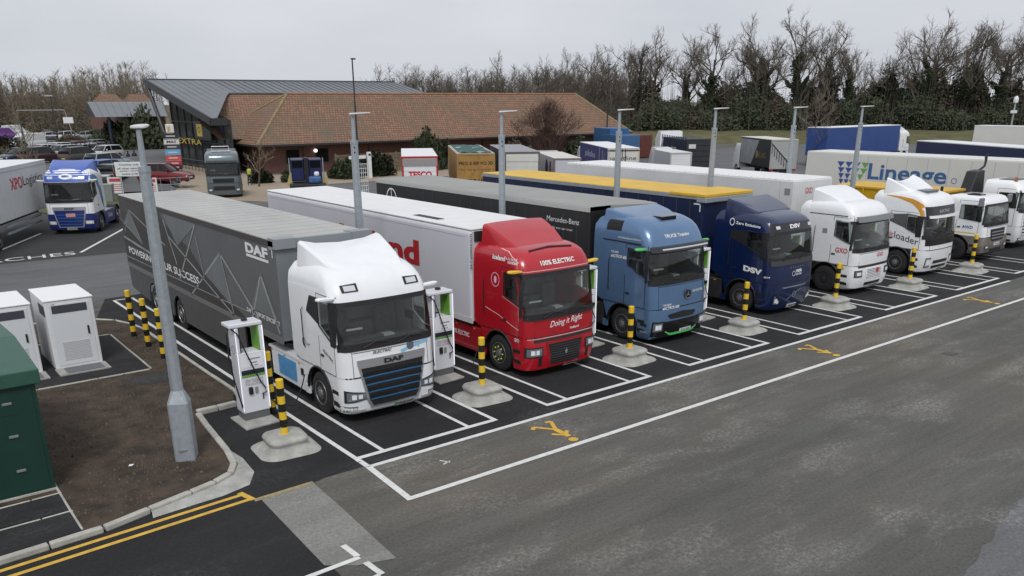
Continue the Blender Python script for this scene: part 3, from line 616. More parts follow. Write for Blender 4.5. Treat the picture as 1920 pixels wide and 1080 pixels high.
def tractor(name, label, x, y0, paint, o, rz=0, loc=None):
    """o: options dictionary"""
    t = thing(name, label, 'truck', loc or (x, y0, 0), rz, o.get('group', 'electric truck tractor units'))
    prof = o.get('prof') or PROF; c = Cab(prof, o.get('yb', 2.3), o.get('bow', .09)); wz = o['wz']; zt = prof[-1][0]; low = o.get('lowpaint', paint)
    zc = 1.15
    sh_ = (wz[0] + .12, wz[1]); c.shell(zc, zt, wz, None, sh_).build('cab_shell', paint, t, smooth=38)
    c.shell(prof[0][0], zc - .012, None, .72).build('bumper', o.get('bumper', low), t, smooth=38)
    # windscreen: glass over the opening, black border
    F = c.at(wz[0])[1]; xm = F - .035
    c.fsheet(-xm, xm, wz[0] - .03, wz[1] + .03, 24, .012, nz=4).build('windscreen', glass, t, smooth=60)
    b = MB()
    for (a0, a1, z0, z1) in ((-xm - .01, xm + .01, wz[0] - .12, wz[0] + .05), (-xm - .01, xm + .01, wz[1] - .05, wz[1] + .06)): c.fpatch(a0, a1, z0, z1, 24, .016, .0, mb=b)
    for s in (-1, 1): c.spatch(c.yarc(wz[0]) - .10, c.yarc(wz[0]) + (.14 if o.get('pillar') else -.02), wz[0] - .03, wz[1] + .05, 4, s, .014, 0, mb=b, nz=3)
    b.build('windscreen_surround', black, t, smooth=50)
    # interior
    it = P('cab interior', (.075, .075, .078), .8); seat = P('seat fabric', (.17, .17, .18), .9, var=.3, vs=4)
    hw = c.at(wz[0])[1] - .06
    MB().box(-hw, hw, .5, .85, zc, wz[0] - .02).build('dashboard', it, t, bevel=.06); MB().box(-.45, .45, .42, .62, wz[0] - .06, wz[0] + .05).build('instrument_binnacle', it, t, (-.35, .1, 0), bevel=.04)
    MB().box(-hw, hw, 1.95, 2.0, zc, wz[1] + .1).build('cab_rear_wall', P('cab lining', (.42, .42, .41), .9), t)
    for sx in (-.62, .62):
        q = MB(); q.box(sx - .27, sx + .27, 1.0, 1.5, zc + .2, wz[0] - .1); q.box(sx - .25, sx + .25, 1.42, 1.58, wz[0] - .15, wz[0] + .52); q.box(sx - .14, sx + .14, 1.44, 1.56, wz[0] + .54, wz[0] + .76); q.build('seat', seat, t, bevel=.05)
    st = MB(); ct = Vector((-.62, .86, wz[0] + .06)); u = Vector((1, 0, 0)); v = Vector((0, .55, .83))
    st.tube([ct + (u * math.cos(2 * math.pi * i / 20) + v * math.sin(2 * math.pi * i / 20)) * .22 for i in range(21)], .018, 6); st.tube([ct - u * .2, ct, ct + u * .2], .02, 5); st.build('steering_wheel', black, t, smooth=60)
    MB().box(-.9, .9, 1.55, 1.94, zc, wz[0] + .18).build('bunk', P('bunk fabric', (.2, .2, .21), .9, var=.3, vs=3), t, bevel=.06)
    c.fpatch(-.95, -.55, wz[0] + .30, wz[0] + .34, 3, -.25, -.28).build('dash_tray', P('paper white', (.6, .6, .6), .6), t)
    MB().box(.05, .4, .55, .8, wz[0] - .02, wz[0] + .02).build('dash_papers', P('paper white', (.6, .6, .6), .6), t)
    # generic body detail
    for s in (-1, 1):
        for z0, z1 in ((.40, .50), (.70, .80)): c.spatch(.38, .68, z0, z1, 3, s, .006, -.03, nz=1).build('entry_step', black, t)
        wv = c.at(1.6)[1]; MB().tube([(s * (wv + .01), 1.97, 1.55), (s * (wv + .05), 1.97, 1.6), (s * (wv + .05), 1.97, 2.5), (s * (wv + .01), 1.97, 2.55)], .014, 5).build('grab_handle', o.get('handle', black), t)
        for yy in (2.5, 3.4, 4.2): MB().box(*sorted((s * 1.27, s * 1.278)), yy, yy + .1, .96, 1.0).build('side_marker', P('amber lens', (.6, .22, .02), .3), t)
    c.fpatch(-1.12, 1.12, prof[0][0] + .0, prof[0][0] + .07, 20, .012, -.02).build('lower_valance', black, t, smooth=50)
    fs_ = MB(); c.fpatch(-1.2, 1.2, zc - .02, zc + .012, 24, .003, -.02, mb=fs_); c.fpatch(-1.0, 1.0, wz[0] - .17, wz[0] - .155, 20, .004, -.02, mb=fs_); [c.fpatch(x_ - .006, x_ + .006, zc + .02, wz[0] - .13, 1, .004, -.02, mb=fs_) for x_ in (-1.02, 1.02)]; fs_.build('panel_gap', black, t)
    # side windows
    for s in (-1, 1):
        sw = o['sidewin']
        c.ssheet(sw[0][0], sw[0][1], pl(sw[1]), pl(sw[2]), 10, s, .008, 3).build('side_window', glass, t, smooth=50)
        fl = MB(); fb = pl(sw[1]); c.spatch(.34, 1.5, sh_[0] - .02, lambda y: max(sh_[0] - .015, min(sh_[1], fb(min(y, sw[0][1])) + .01)), 14, s, .003, -.03, mb=fl); c.spatch(sw[0][1] - .015, 1.5, sh_[0] - .02, sh_[1] + .02, 4, s, .004, -.03, mb=fl, nz=4); fl.build('door_upper_panel', paint, t, smooth=40)
        fr_m = MB(); pa = [c.sp(y_, z_, s, .012) for y_, z_ in [(sw[0][0], pl(sw[1])(sw[0][0]))] + [(sw[0][0] + (sw[0][1] - sw[0][0]) * q / 6, pl(sw[1])(sw[0][0] + (sw[0][1] - sw[0][0]) * q / 6)) for q in range(1, 7)] + [(sw[0][1], pl(sw[2])(sw[0][1])), (sw[0][0], pl(sw[2])(sw[0][0]))]]; fr_m.tube(pa + [pa[0]], .016, 5); fr_m.build('window_seal', black, t)
        if 'sidewin2' in o:
            sw = o['sidewin2']; c.spatch(sw[0][0], sw[0][1], pl(sw[1]), pl(sw[2]), 6, s, .009, -.01, nz=2).build('rear_quarter_window', o.get('qmat', black), t, smooth=50)
        # door seams
        sm = MB(); dy = o.get('doory', 1.86); d0 = o.get('door0', .42)
        for yy in (d0, dy):
            c.spatch(yy - .009, yy + .009, zc + .02, wz[1] + .18, 1, s, .003, -.02, mb=sm, nz=8)
        c.spatch(d0, dy, wz[1] + .17, wz[1] + .185, 6, s, .003, -.02, mb=sm, nz=1)
        c.spatch(d0, 2.28, 1.16, 1.175, 8, s, .003, -.02, mb=sm, nz=1)
        sm.build('door_seam', black, t)
        c.spatch(dy - .22, dy - .06, 1.52, 1.57, 2, s, .022, -.01).build('door_handle', o.get('handle', black), t, bevel=.008)
        w = c.at(zc)[1]
        arch_panel(t, o.get('archpaint', low), s, w - .003, .70, 2.22, zc - .012)
        # steps in front of the wheel
        k = MB(); k.box(min(s * (w - .2), s * (w - .004)), max(s * (w - .2), s * (w - .004)), .45, .7, .45, .52); k.build('step', black, t)
        # side fairing behind the cab
        y1 = o.get('fair', 2.72); z1 = min(zt, o.get('fairtop', 3.75))
        if y1: c.spatch(2.3, y1, pl([(2.3, 1.16), (y1, 1.32)]), pl([(2.3, min(z1, zt)), (y1 - .12, min(z1, zt) - .06), (y1, min(z1, zt) - .3)]), 4, s, 0, -.04, nz=14).build('side_fairing', paint, t, smooth=40)
        # side skirt / battery box
        sk = o.get('skirt', low)
        if sk: MB().box(min(s * 1.27, s * .7), max(s * 1.27, s * .7), 2.24, 4.3, .3, 1.04).build('battery_box', sk, t, bevel=.03)
        wheel(t, s * 1.135, 1.35, o.get('wheel', 'steel'), s)
        wheel(t, s * 1.1, 5.0, o.get('wheel', 'steel'), s, twin=True)
        mg = MB(); mg.loft([[(s * .75, 5 + .62 * math.cos(a), .55 + .62 * math.sin(a)), (s * 1.27, 5 + .62 * math.cos(a), .55 + .62 * math.sin(a))] for a in [R(20 + 14 * i) for i in range(11)]], closed=False, cap0=False, cap1=False); mg.build('rear_mudguard', black, t)
    ch = MB(); ch.box(-.45, -.33, .6, 6.0, .75, 1.0); ch.box(.33, .45, .6, 6.0, .75, 1.0); ch.box(-.45, .45, 2.6, 2.8, .7, .98); ch.box(-.5, .5, 4.6, 5.4, 1.0, 1.12); ch.box(-1.1, 1.1, 1.25, 1.45, .42, .6); ch.build('chassis', dark, t)
    MB().box(-1.0, 1.0, .2, 2.25, .55, zc - .03).build('underbody', black, t)
    MB().box(-1.1, 1.1, 2.3, 2.9, 1.02, 1.08).build('catwalk', dark, t)
    # wipers
    wp = MB()
    for xa, xb in ((-.75, -.1), (.15, .85)): wp.tube([c.fp(xa, wz[0] - .06, .04), c.fp((xa + xb) / 2, wz[0] + .05, .045), c.fp(xb, wz[0] + .02, .04)], .018, 5)
    wp.build('wiper', black, t)
    # roof deflector
    if 'roof' in o:
        mb = MB(); rings = []
        for (y, z, hwid, dip) in o['roof']:
            zb = o.get('roofbase', zt - .35)
            rings.append([(-hwid - .10, y, zb), (-hwid - .01, y, z - .05), (-hwid + .05, y, z), (-hwid * .6, y, z - dip * .7), (0, y, z - dip), (hwid * .6, y, z - dip * .7), (hwid - .05, y, z), (hwid + .01, y, z - .05), (hwid + .10, y, zb)])
        mb.loft(rings); mb.build('roof_deflector', o.get('roofpaint', paint), t, smooth=28, bevel=.015); y_, z_, h_, d_ = o['roof'][0]; MB().tube([(-h_ + .02, y_ - .012, z_ - .05), (0, y_ - .03, z_ - .06), (h_ - .02, y_ - .012, z_ - .05)], .012, 5).build('deflector_gap', black, t)
    # mirror cameras
    if o.get('mirror'):
        mm, z, yy = o['mirror']
        for s in (-1, 1):
            a = Vector(c.sp(yy, z, s)); MB().loft([[a + Vector((s * d, -.02 * d, .04 * d)) + Vector((0, w_ * cx, h_ * cz)) for cx, cz in ((-1, -.6), (-.6, -1), (.6, -1), (1, -.6), (1, .6), (.6, 1), (-.6, 1), (-1, .6))] for d, w_, h_ in ((-.05, .09, .03), (.1, .10, .035), (.25, .09, .042), (.34, .07, .038), (.38, .03, .02))]).build('mirror_camera', mm, t, smooth=50)
    return t, c
def plate(t, c, x, z, s, wid=.54, mat=None, green=False):
    c.fpatch(x - wid / 2, x + wid / 2, z, z + .13, 6, .03, 0).build('number_plate', P('plate white', (.72, .72, .70), .4), t)
    if green: c.fpatch(x - wid / 2, x - wid / 2 + .06, z + .002, z + .128, 1, .0315, .02).build('plate_green_band', P('plate green', (.05, .5, .12), .4), t)
    text(s, c.tfront(x - wid / 2 + .075, z + .03, .033), wid - .1, .075, black, t, 'plate_lettering', bold=.01)
def lights(t, c, x0, x1, zb, zt, mat=None, name='headlight', inner=True):
    hl = mat or P('headlight lens', (.22, .25, .28), .08, .4)
    for s in (-1, 1):
        a, b = (x0, x1) if s > 0 else (-x1, -x0)
        f = (lambda g_: (lambda x: const(g_)(abs(x))))
        h = c.fpatch(a, b, f(zb), f(zt), 8, .018, -.02); h = h.build(name, black, t, smooth=50)
        if inner:
            m0 = (x0 * .92 + x1 * .08) if s > 0 else -(x0 * .08 + x1 * .92); m1 = (x0 * .08 + x1 * .92) if s > 0 else -(x0 * .92 + x1 * .08)
            zb_, zt_ = const(zb), const(zt)
            c.fpatch(m0, m1, lambda x: zb_(abs(x)) * .88 + zt_(abs(x)) * .12, lambda x: zb_(abs(x)) * .12 + zt_(abs(x)) * .88, 6, .026, 0).build('lens', hl, h, smooth=50)
            for fr_ in (.33, .66):
                xx = m0 + (m1 - m0) * fr_; zz = (zb_(abs(xx)) + zt_(abs(xx))) / 2; hh = (zt_(abs(xx)) - zb_(abs(xx))) * .22; c.fpatch(xx - .05, xx + .05, zz - hh, zz + hh, 2, .032, .02).build('projector', P('projector white', (.78, .8, .82), .15), h)
PROF = [(.22, .14, 1.20, .34), (.27, .05, 1.26, .34), (.4, .01, 1.29, .34), (.8, 0, 1.30, .34), (1.15, .02, 1.30, .33), (1.5, .04, 1.30, .32), (1.87, .07, 1.30, .31), (2.3, .14, 1.30, .31), (2.85, .24, 1.295, .31),
        (3.0, .28, 1.29, .32), (3.15, .35, 1.28, .34), (3.3, .45, 1.25, .37), (3.42, .58, 1.21, .4), (3.52, .75, 1.15, .42), (3.6, .98, 1.06, .42), (3.64, 1.2, .96, .4)]
wtxt = P('white lettering', (.8, .8, .8), .5); ktxt = P('black lettering', (.015, .015, .016), .5); rtxt = P('red lettering', (.55, .015, .03), .5)

# ---------------- white truck with blue grille bars
t, c = tractor('truck_tractor', 'white truck cab with blue grille bars, nearest, before the grey trailer', 2.02, 1.72, white, dict(
    wz=(1.9, 2.85), pillar=1, sidewin=((.40, 1.12), [(.40, 1.93), (.6, 2.0), (1.12, 2.26)], [(.40, 2.9), (1.12, 2.92)]), sidewin2=((1.12, 1.76), [(1.12, 2.26), (1.76, 2.50)], [(1.12, 2.92), (1.55, 2.92), (1.76, 2.55)]), doory=1.2,
    roof=[(.62, 3.42, .8, .0), (.85, 3.55, .9, .0), (1.3, 3.74, 1.0, .02), (1.8, 3.92, 1.06, .05), (2.2, 4.06, 1.1, .11), (2.36, 4.08, 1.1, .14)], mirror=(white, 3.0, .5), fairtop=3.9, skirt=white))
c.fpatch(-.92, .92, pl([(-.92, 1.46), (-.7, .36), (.7, .36), (.92, 1.46)]), 1.56, 20, .03, -.02, nz=4).build('grille_surround', silver, t, smooth=40)
gi = c.fpatch(-.84, .84, pl([(-.84, 1.34), (-.64, .42), (.64, .42), (.84, 1.34)]), 1.36, 20, .036, 0, nz=4).build('grille', black, t)
for i in range(4):
    z = .58 + i * .185; wd = .66 + i * .045
    c.fpatch(-wd, wd, lambda x: z - .05 * max(0, (abs(x) - .45)), lambda x: z + .036 - .05 * max(0, abs(x) - .45), 14, .058, .02).build('grille_bar', P('blue bar', (.045, .17, .36), .35, .3), gi); c.fpatch(-wd - .02, wd + .02, lambda x: z + .045 - .05 * max(0, abs(x) - .45), lambda x: z + .115 - .05 * max(0, abs(x) - .45), 14, .064, .02).build('grille_blade', P('gloss black', (.012, .012, .014), .2), gi)
text('DAF', c.tfront(-.24, 1.40, .045), .52, .115, black, t, bold=.05)
text('ELECTRIC', c.tfront(-.5, 1.66), .5, .065, ktxt, t, shear=.3, bold=.02)
poly_print([stroke((.25, 1.6), (.62, 1.68), .07), stroke((.62, 1.68), (1.05, 1.74), .07), stroke((.7, 1.75), (.78, 1.62), .03)], lambda u, v: c.fp(u, v, .0135), P('pale blue', (.25, .52, .75), .4), t, 'blue_stripe')
poly_print([disc(.52, 1.70, .085, .085)], lambda u, v: c.fp(u, v, .0145), P('emblem grey', (.1, .12, .15), .4), t, 'round_emblem')
poly_print(ring_ellipse(.52, 1.70, .1, .1, .012), lambda u, v: c.fp(u, v, .0155), ktxt, t, 'emblem_ring')
lights(t, c, .72, 1.24, pl([(.72, .60), (1.24, .55)]), pl([(.72, .76), (1.24, .86)]))
for s in (-1, 1):
    a, b = sorted((s * .62, s * 1.02))
    h = c.fpatch(a, b, 3.12, lambda x: 3.27 + .05 * (1.02 - abs(x)), 6, .02, -.02).build('roof_light', black, t, smooth=50)
    a, b = sorted((s * .68, s * .96)); c.fpatch(a, b, 3.145, 3.255, 5, .027, 0).build('lens', P('lamp lens', (.6, .62, .65), .15), h)
    c.fpatch(*sorted((s * .78, s * 1.15)), .31, .36, 4, .016, -.01).build('fog_lamp', P('fog lens', (.5, .5, .5), .2), t)
    c.fpatch(*sorted((s * .98, s * 1.29)), .30, .46, 6, .009, -.01).build('bumper_grip', P('grip grey', (.18, .19, .2), .5), t)
plate(t, c, .28, .24, 'OU25 WYY', green=True)
text('ELECTRIC', c.tside(1.0, 1.66, slope=-.38), .5, .07, ktxt, t, shear=.3, bold=.02)
poly_print(ring_ellipse(0, 0, .085, .1, .025), c.tside(2.05, 1.68), ktxt, t, 'side_emblem'); text('DAF', c.tside(1.9, 1.62), .18, .06, ktxt, t)
MB().box(-1.278, -1.272, 2.75, 3.85, .42, .95).build('blue_panel', P('blue sticker', (.08, .30, .58), .35, var=.25, vs=5), t)
MB().box(-1.31, -1.272, 2.3, 2.42, .72, .9).build('charge_port', black, t, bevel=.02)
MB().box(-1.29, -1.02, -.0 + 2.24, 4.4, 1.045, 1.1).build('side_shelf', white, t)

# ---------------- red truck
red = P('red paint', (.43, .006, .016), .3, coat=.6, var=.06, vs=2); redd = P('dark red paint', (.34, .008, .016), .3, coat=.6)
prof_r = [(.18, .16, 1.2, .36), (.24, .06, 1.26, .36), (.5, .0, 1.29, .36), (.95, .0, 1.30, .36), (1.15, .05, 1.30, .34), (1.45, .04, 1.3, .32), (1.75, .06, 1.3, .31), (2.3, .15, 1.3, .31), (2.85, .25, 1.29, .32), (3.0, .29, 1.285, .33), (3.15, .36, 1.27, .36), (3.3, .47, 1.24, .4), (3.4, .62, 1.18, .42), (3.47, .85, 1.08, .42), (3.5, 1.1, .95, .4)]
t, c = tractor('truck_tractor', 'bright red truck cab with yellow mirror arms in front of the white refrigerated trailer', 7.5, 1.72, red, dict(prof=prof_r, wz=(1.76, 2.83), archpaint=red, wheel='steel',
    sidewin=((.42, 1.1), [(.42, 2.02), (.6, 2.08), (1.1, 2.22)], [(.42, 2.86), (1.1, 2.86)]), roof=[(.85, 3.40, .75, 0), (1.1, 3.5, .88, 0), (1.6, 3.75, 1.0, .0), (2.1, 3.95, 1.06, -.03), (2.32, 4.0, 1.08, -.03)], doory=1.2, mirror=(P('mirror yellow', (.75, .5, .05), .4), 2.95, .5), fairtop=3.75, skirt=redd, lowpaint=red))
c.fpatch(-.66, .66, pl([(-.66, .98), (-.6, .3), (.6, .3), (.66, .98)]), pl([(-.66, 1.0), (0, 1.02), (.66, 1.0)]), 16, .035, -.02, nz=3).build('grille_surround', redd, t, smooth=40)
gi = c.fpatch(-.6, .6, pl([(-.6, .92), (-.54, .36), (.54, .36), (.6, .92)]), .95, 16, .042, 0, nz=3).build('grille', black, t)
for i in range(8): c.fpatch(-.55, .55, .40 + i * .068, .42 + i * .068, 10, .055, .03).build('grille_slat', P('grille grey', (.05, .05, .055), .4), gi)
poly_print([[(0, .58), (.05, .67), (0, .76), (-.05, .67)]], lambda u, v: c.fp(u, v, .062), silver, t, 'diamond_badge')
c.fpatch(-1.05, 1.05, 1.04, 1.10, 20, .03, -.02).build('black_crease', black, t)
lights(t, c, .78, 1.26, .62, .9)
for s in (-1, 1): c.fpatch(*sorted((s * .80, s * .92)), .36, .6, 2, .014, 0).build('fog_lamp_slot', black, t)
text('100% ELECTRIC', c.tfront(-.62, 3.06), 1.2, .12, wtxt, t, bold=.03)
text('Doing it Right', c.tfront(-.52, 1.34, slope=.06), 1.2, .22, wtxt, t, shear=.35, bold=.005); text('Iceland', c.tfront(.2, 1.25), .34, .07, wtxt, t, bold=.03)
text('Iceland', c.tside(1.62, 3.15), .55, .13, wtxt, t, bold=.03); text('& the food', c.tside(1.05, 3.2), .4, .07, wtxt, t); text('WAREHOUSE', c.tside(.95, 3.11), .38, .07, wtxt, t, bold=.03)
poly_print(ring_ellipse(1.47, 2.6, .19, .2, .02), lambda u, v: c.sp(u, v, -1, .012), P('pink print', (.8, .5, .6), .5), t, 'round_emblem')
poly_print([disc(1.47, 2.6, .06, .1)], lambda u, v: c.sp(u, v, -1, .012), P('pink print', (.8, .5, .6), .5), t, 'emblem_figure')
ln = MB()
for path in ([(2.25, 3.5), (1.7, 3.48), (1.0, 3.4), (.62, 3.2), (.52, 2.9), (.48, 2.3), (.45, 1.6)], [(1.95, 1.75), (1.3, 1.62), (.8, 1.45), (.45, 1.36)], [(1.16, 2.88), (1.16, 2.18), (.45, 1.98)]):
    for a, b in zip(path, path[1:]): c.spatch(min(a[0], b[0]) - .004, max(a[0], b[0]) + .004, pl(sorted([(a[0], a[1] - .007), (b[0] + 1e-4, b[1] - .007)])), pl(sorted([(a[0], a[1] + .007), (b[0] + 1e-4, b[1] + .007)])), 2, -1, .006, 0, mb=ln)
for zz in (1.7, 1.12, 2.93): c.fpatch(-1.2, 1.2, zz, zz + .014, 20, .007, 0, mb=ln)
ln.build('pinstripe', P('pale pink line', (.75, .5, .5), .5), t)
plate(t, c, .28, .2, 'HX75 CZX')
text('GXO', c.tside(.62, 1.02), .2, .1, wtxt, t, bold=.03); text('100% ELECTRIC', lambda u, v: (-1.275, 3.7 - u, .66 + v), .9, .14, wtxt, t, bold=.02)
nm_ = MB().cyl((0, 0, 0), (-.025, 0, 0), .022, n=6).mesh('wheel_nut_marker', P('lime marker', (.7, .75, .1), .4))
for i in range(8): obj('wheel_nut_marker', nm_, t, (-1.30, 1.35 + .19 * math.cos(i * math.pi / 4), .52 + .19 * math.sin(i * math.pi / 4)))
bar = MB(); bar.tube([c.fp(-.75, 3.42, .05), c.fp(0, 3.46, .06), c.fp(.75, 3.42, .05)], .03, 6); bar.build('roof_bar', black, t, smooth=50)

# ---------------- light blue truck
blu = P('metallic light blue', (.11, .205, .36), .3, .35, coat=.6, var=.08, vs=1.5)
prof_m = [(.18, .12, 1.22, .34), (.25, .05, 1.27, .34), (.55, .0, 1.30, .34), (.95, .0, 1.31, .33), (1.15, .02, 1.31, .33), (1.5, .04, 1.31, .33), (1.95, .08, 1.31, .32), (2.4, .13, 1.31, .32), (2.85, .19, 1.305, .32), (3.05, .24, 1.3, .34), (3.3, .34, 1.29, .37), (3.5, .46, 1.26, .4), (3.65, .62, 1.2, .43), (3.76, .85, 1.12, .45), (3.82, 1.1, 1.02, .42)]
t, c = tractor('truck_tractor', 'metallic light blue truck cab with dark sun visor in front of the black trailer', 12.58, 1.9, blu, dict(prof=prof_m, wz=(2.0, 2.88), wheel='steel', archpaint=blu, fairtop=3.85,
    sidewin=((.45, 1.2), [(.45, 2.14), (.8, 2.24), (.95, 2.36), (1.2, 2.42)], [(.45, 2.9), (1.2, 2.95)]), doory=1.3, roof=[(1.35, 3.82, .9, 0), (1.7, 3.9, 1.05, 0), (2.2, 4.0, 1.12, .02), (2.4, 4.02, 1.14, .02)], mirror=(P('mirror green', (.12, .55, .15), .4), 2.98, .55), skirt=dark))
vs_ = MB(); c.fpatch(-1.2, 1.2, 2.9, 3.06, 24, .16, .02, mb=vs_); vs_.build('sun_visor', P('visor dark', (.03, .033, .04), .25), t, smooth=50)
c.fpatch(-.95, 1.1, 2.96, 3.0, 20, .18, .14).build('visor_light_bar', P('light bar', (.6, .62, .64), .3), t)
for s in (-1, 1): c.spatch(1.55, 2.2, pl([(1.55, 3.42), (2.2, 3.4)]), pl([(1.55, 3.72), (2.2, 3.72)]), 3, s, .012, -.03).build('air_intake', black, t)
vv = MB()
for i in range(5): c.spatch(1.58, 2.17, 3.46 + .05 * i, 3.475 + .05 * i, 3, -1, .025, 0, mb=vv)
vv.build('intake_slat', dark, t)
c.fpatch(-1.2, 1.2, pl([(-1.2, .30), (-.9, .26), (.9, .26), (1.2, .30)]), pl([(-1.2, .78), (-.7, .74), (.7, .74), (1.2, .78)]), 24, .02, -.02, nz=2).build('lower_grille', P('gloss black', (.012, .012, .014), .2), t, smooth=40)
c.fpatch(-.62, .62, pl([(-.62, .88), (-.5, .8), (.5, .8), (.62, .88)]), pl([(-.62, .95), (0, 1.0), (.62, .95)]), 12, .014, -.02).build('upper_slot', black, t)
lights(t, c, .82, 1.2, .42, .76)
c.fpatch(-.72, .72, pl([(-.72, .40), (-.5, .27), (.5, .27), (.72, .40)]), pl([(-.72, .44), (-.5, .34), (.5, .34), (.72, .44)]), 14, .032, .01).build('green_trim', P('green trim', (.10, .6, .15), .4), t)
MB().lathe([(.14, -.03), (.145, 0), (.12, .012), (.01, .012)], (0, 0, 0), 'y', 24).build('badge_disc', black, t, c.fp(.22, 1.5, .02))
st3 = MB()
for a in (90, 210, 330): st3.add([(.02 * math.cos(R(a + 90)), -.035, .02 * math.sin(R(a + 90))), (.125 * math.cos(R(a)), -.035, .125 * math.sin(R(a))), (.02 * math.cos(R(a - 90)), -.035, .02 * math.sin(R(a - 90)))], [(0, 1, 2)])
st3.build('badge_star', silver, t, c.fp(.22, 1.5, .02))
poly_print(ring_ellipse(.22, 1.5, .15, .15, .018), lambda u, v: c.fp(u, v, .045), silver, t, 'badge_ring')
text('TRUCK Training', c.tfront(-.62, 3.24), 1.1, .13, wtxt, t, bold=.02)
text('THE NEW', c.tfront(-.85, 1.23), .35, .06, wtxt, t, bold=.02); text('eACTROS 600', c.tfront(-.87, 1.12), .72, .09, wtxt, t, bold=.03); text('100% ELECTRIC', c.tfront(.48, 1.52), .52, .07, wtxt, t, bold=.01)
text('THE NEW', c.tside(1.92, 2.72), .33, .065, wtxt, t, bold=.02); text('eACTROS 600', c.tside(1.92, 2.58), .68, .1, wtxt, t, bold=.03); text('mercedes-benz-trucks.com', c.tside(1.65, 3.2), .95, .07, wtxt, t)
plate(t, c, .2, .3, 'KY25 WFO')
c.spatch(.35, 2.3, 3.08, 3.12, 6, -1, .008, 0).build('dark_waist_line', black, t)
MB().box(-.3, .35, .78, 1.2, 3.7, 3.84).build('roof_hatch', glassd, t, bevel=.02)
c.spatch(.3, .55, .62, .7, 2, -1, .016, 0).build('step_slot', black, t); c.spatch(.3, .55, .4, .46, 2, -1, .016, 0).build('step_slot', silver, t)

# ---------------- navy truck
navy = P('navy paint', (.004, .014, .066), .28, coat=.6, var=.08, vs=2)
prof_v = [(.16, .22, 1.14, .42), (.22, .12, 1.22, .42), (.5, .03, 1.28, .42), (.95, .0, 1.3, .42), (1.15, .0, 1.3, .42), (1.5, .02, 1.3, .42), (1.95, .07, 1.3, .40), (2.4, .13, 1.3, .4), (2.86, .2, 1.28, .4), (3.05, .25, 1.26, .4), (3.2, .32, 1.25, .42), (3.32, .45, 1.22, .44), (3.42, .75, 1.16, .45), (3.5, 1.1, 1.08, .45), (3.54, 1.3, 1.0, .45)]
t, c = tractor('truck_tractor', 'dark navy truck cab with white three letter logos before the yellow roofed trailer', 18.58, 1.9, navy, dict(prof=prof_v, pillar=1, wz=(2.0, 2.86), wheel='steel', fairtop=3.7,
    sidewin=((.45, 1.25), [(.45, 2.04), (1.25, 2.36)], [(.45, 2.84), (1.25, 2.9)]), sidewin2=((1.25, 2.0), [(1.25, 2.36), (2.0, 2.6)], [(1.25, 2.9), (2.0, 2.86)]), roof=[(1.15, 3.52, .95, 0), (1.5, 3.66, 1.08, 0), (2.0, 3.84, 1.14, .02), (2.35, 3.92, 1.16, .02)], skirt=dark, lowpaint=navy))
c.fpatch(-1.15, 1.15, 2.92, 3.2, 24, .014, -.02).build('visor_panel', P('visor black', (.02, .021, .024), .25), t, smooth=50)
text('DSV', c.tfront(-.3, 3.0, .02), .6, .14, wtxt, t, bold=.05)
for s in (-1, 1): c.fpatch(*sorted((s * .82, s * 1.0)), 3.02, 3.12, 3, .02, 0).build('roof_light', P('lamp lens', (.6, .62, .65), .15), t)
c.fpatch(-1.2, 1.2, 1.78, 1.95, 24, .03, -.02).build('scuttle_panel', P('scuttle grey', (.05, .05, .055), .6), t, smooth=50)
poly_print([[(-.3 + i * .14 - .02, 1.64), (-.3 + i * .14 + .02, 1.64), (-.3 + i * .14, 1.7)] for i in range(6)], lambda u, v: c.fp(u, v, .012), silver, t, 'front_badge_letters')
text('100%', c.tfront(-.02, 1.46), .36, .11, wtxt, t, bold=.04); text('ELECTRIC', c.tfront(-.02, 1.37), .36, .06, wtxt, t, bold=.03); poly_print(ring_ellipse(-.14, 1.44, .09, .09, .015), c.tfront(0, 0), wtxt, t, 'leaf_ring')
poly_print([stroke((-.42, .52), (.42, .86), .022)], lambda u, v: c.fp(u, v, .012), silver, t, 'grille_bar')
poly_print(ring_ellipse(0, .69, .11, .11, .025), lambda u, v: c.fp(u, v, .016), silver, t, 'ring_badge')
c.fpatch(-.7, .7, pl([(-.7, .98), (-.6, .96), (.6, .96), (.7, .98)]), 1.0, 12, .012, 0).build('grille_line', P('line grey', (.2, .22, .26), .4), t)
lights(t, c, .78, 1.06, pl([(.78, .38), (1.06, .40)]), pl([(.78, .5), (1.06, .82)]))
plate(t, c, .05, .2, 'BD25 JZH')
text('DSV', c.tside(1.3, 1.5, slope=-.08), .8, .2, wtxt, t, bold=.06); text('Zero Emissions', c.tside(1.82, 3.08, slope=-.05), 1.05, .1, wtxt, t, bold=.03); poly_print(ring_ellipse(1.98, 3.14, .11, .13, .03), lambda u, v: c.sp(u, v, -1, .012), wtxt, t, 'plug_emblem')
text('3019', c.tside(.42, 1.36), .2, .06, wtxt, t, bold=.02)

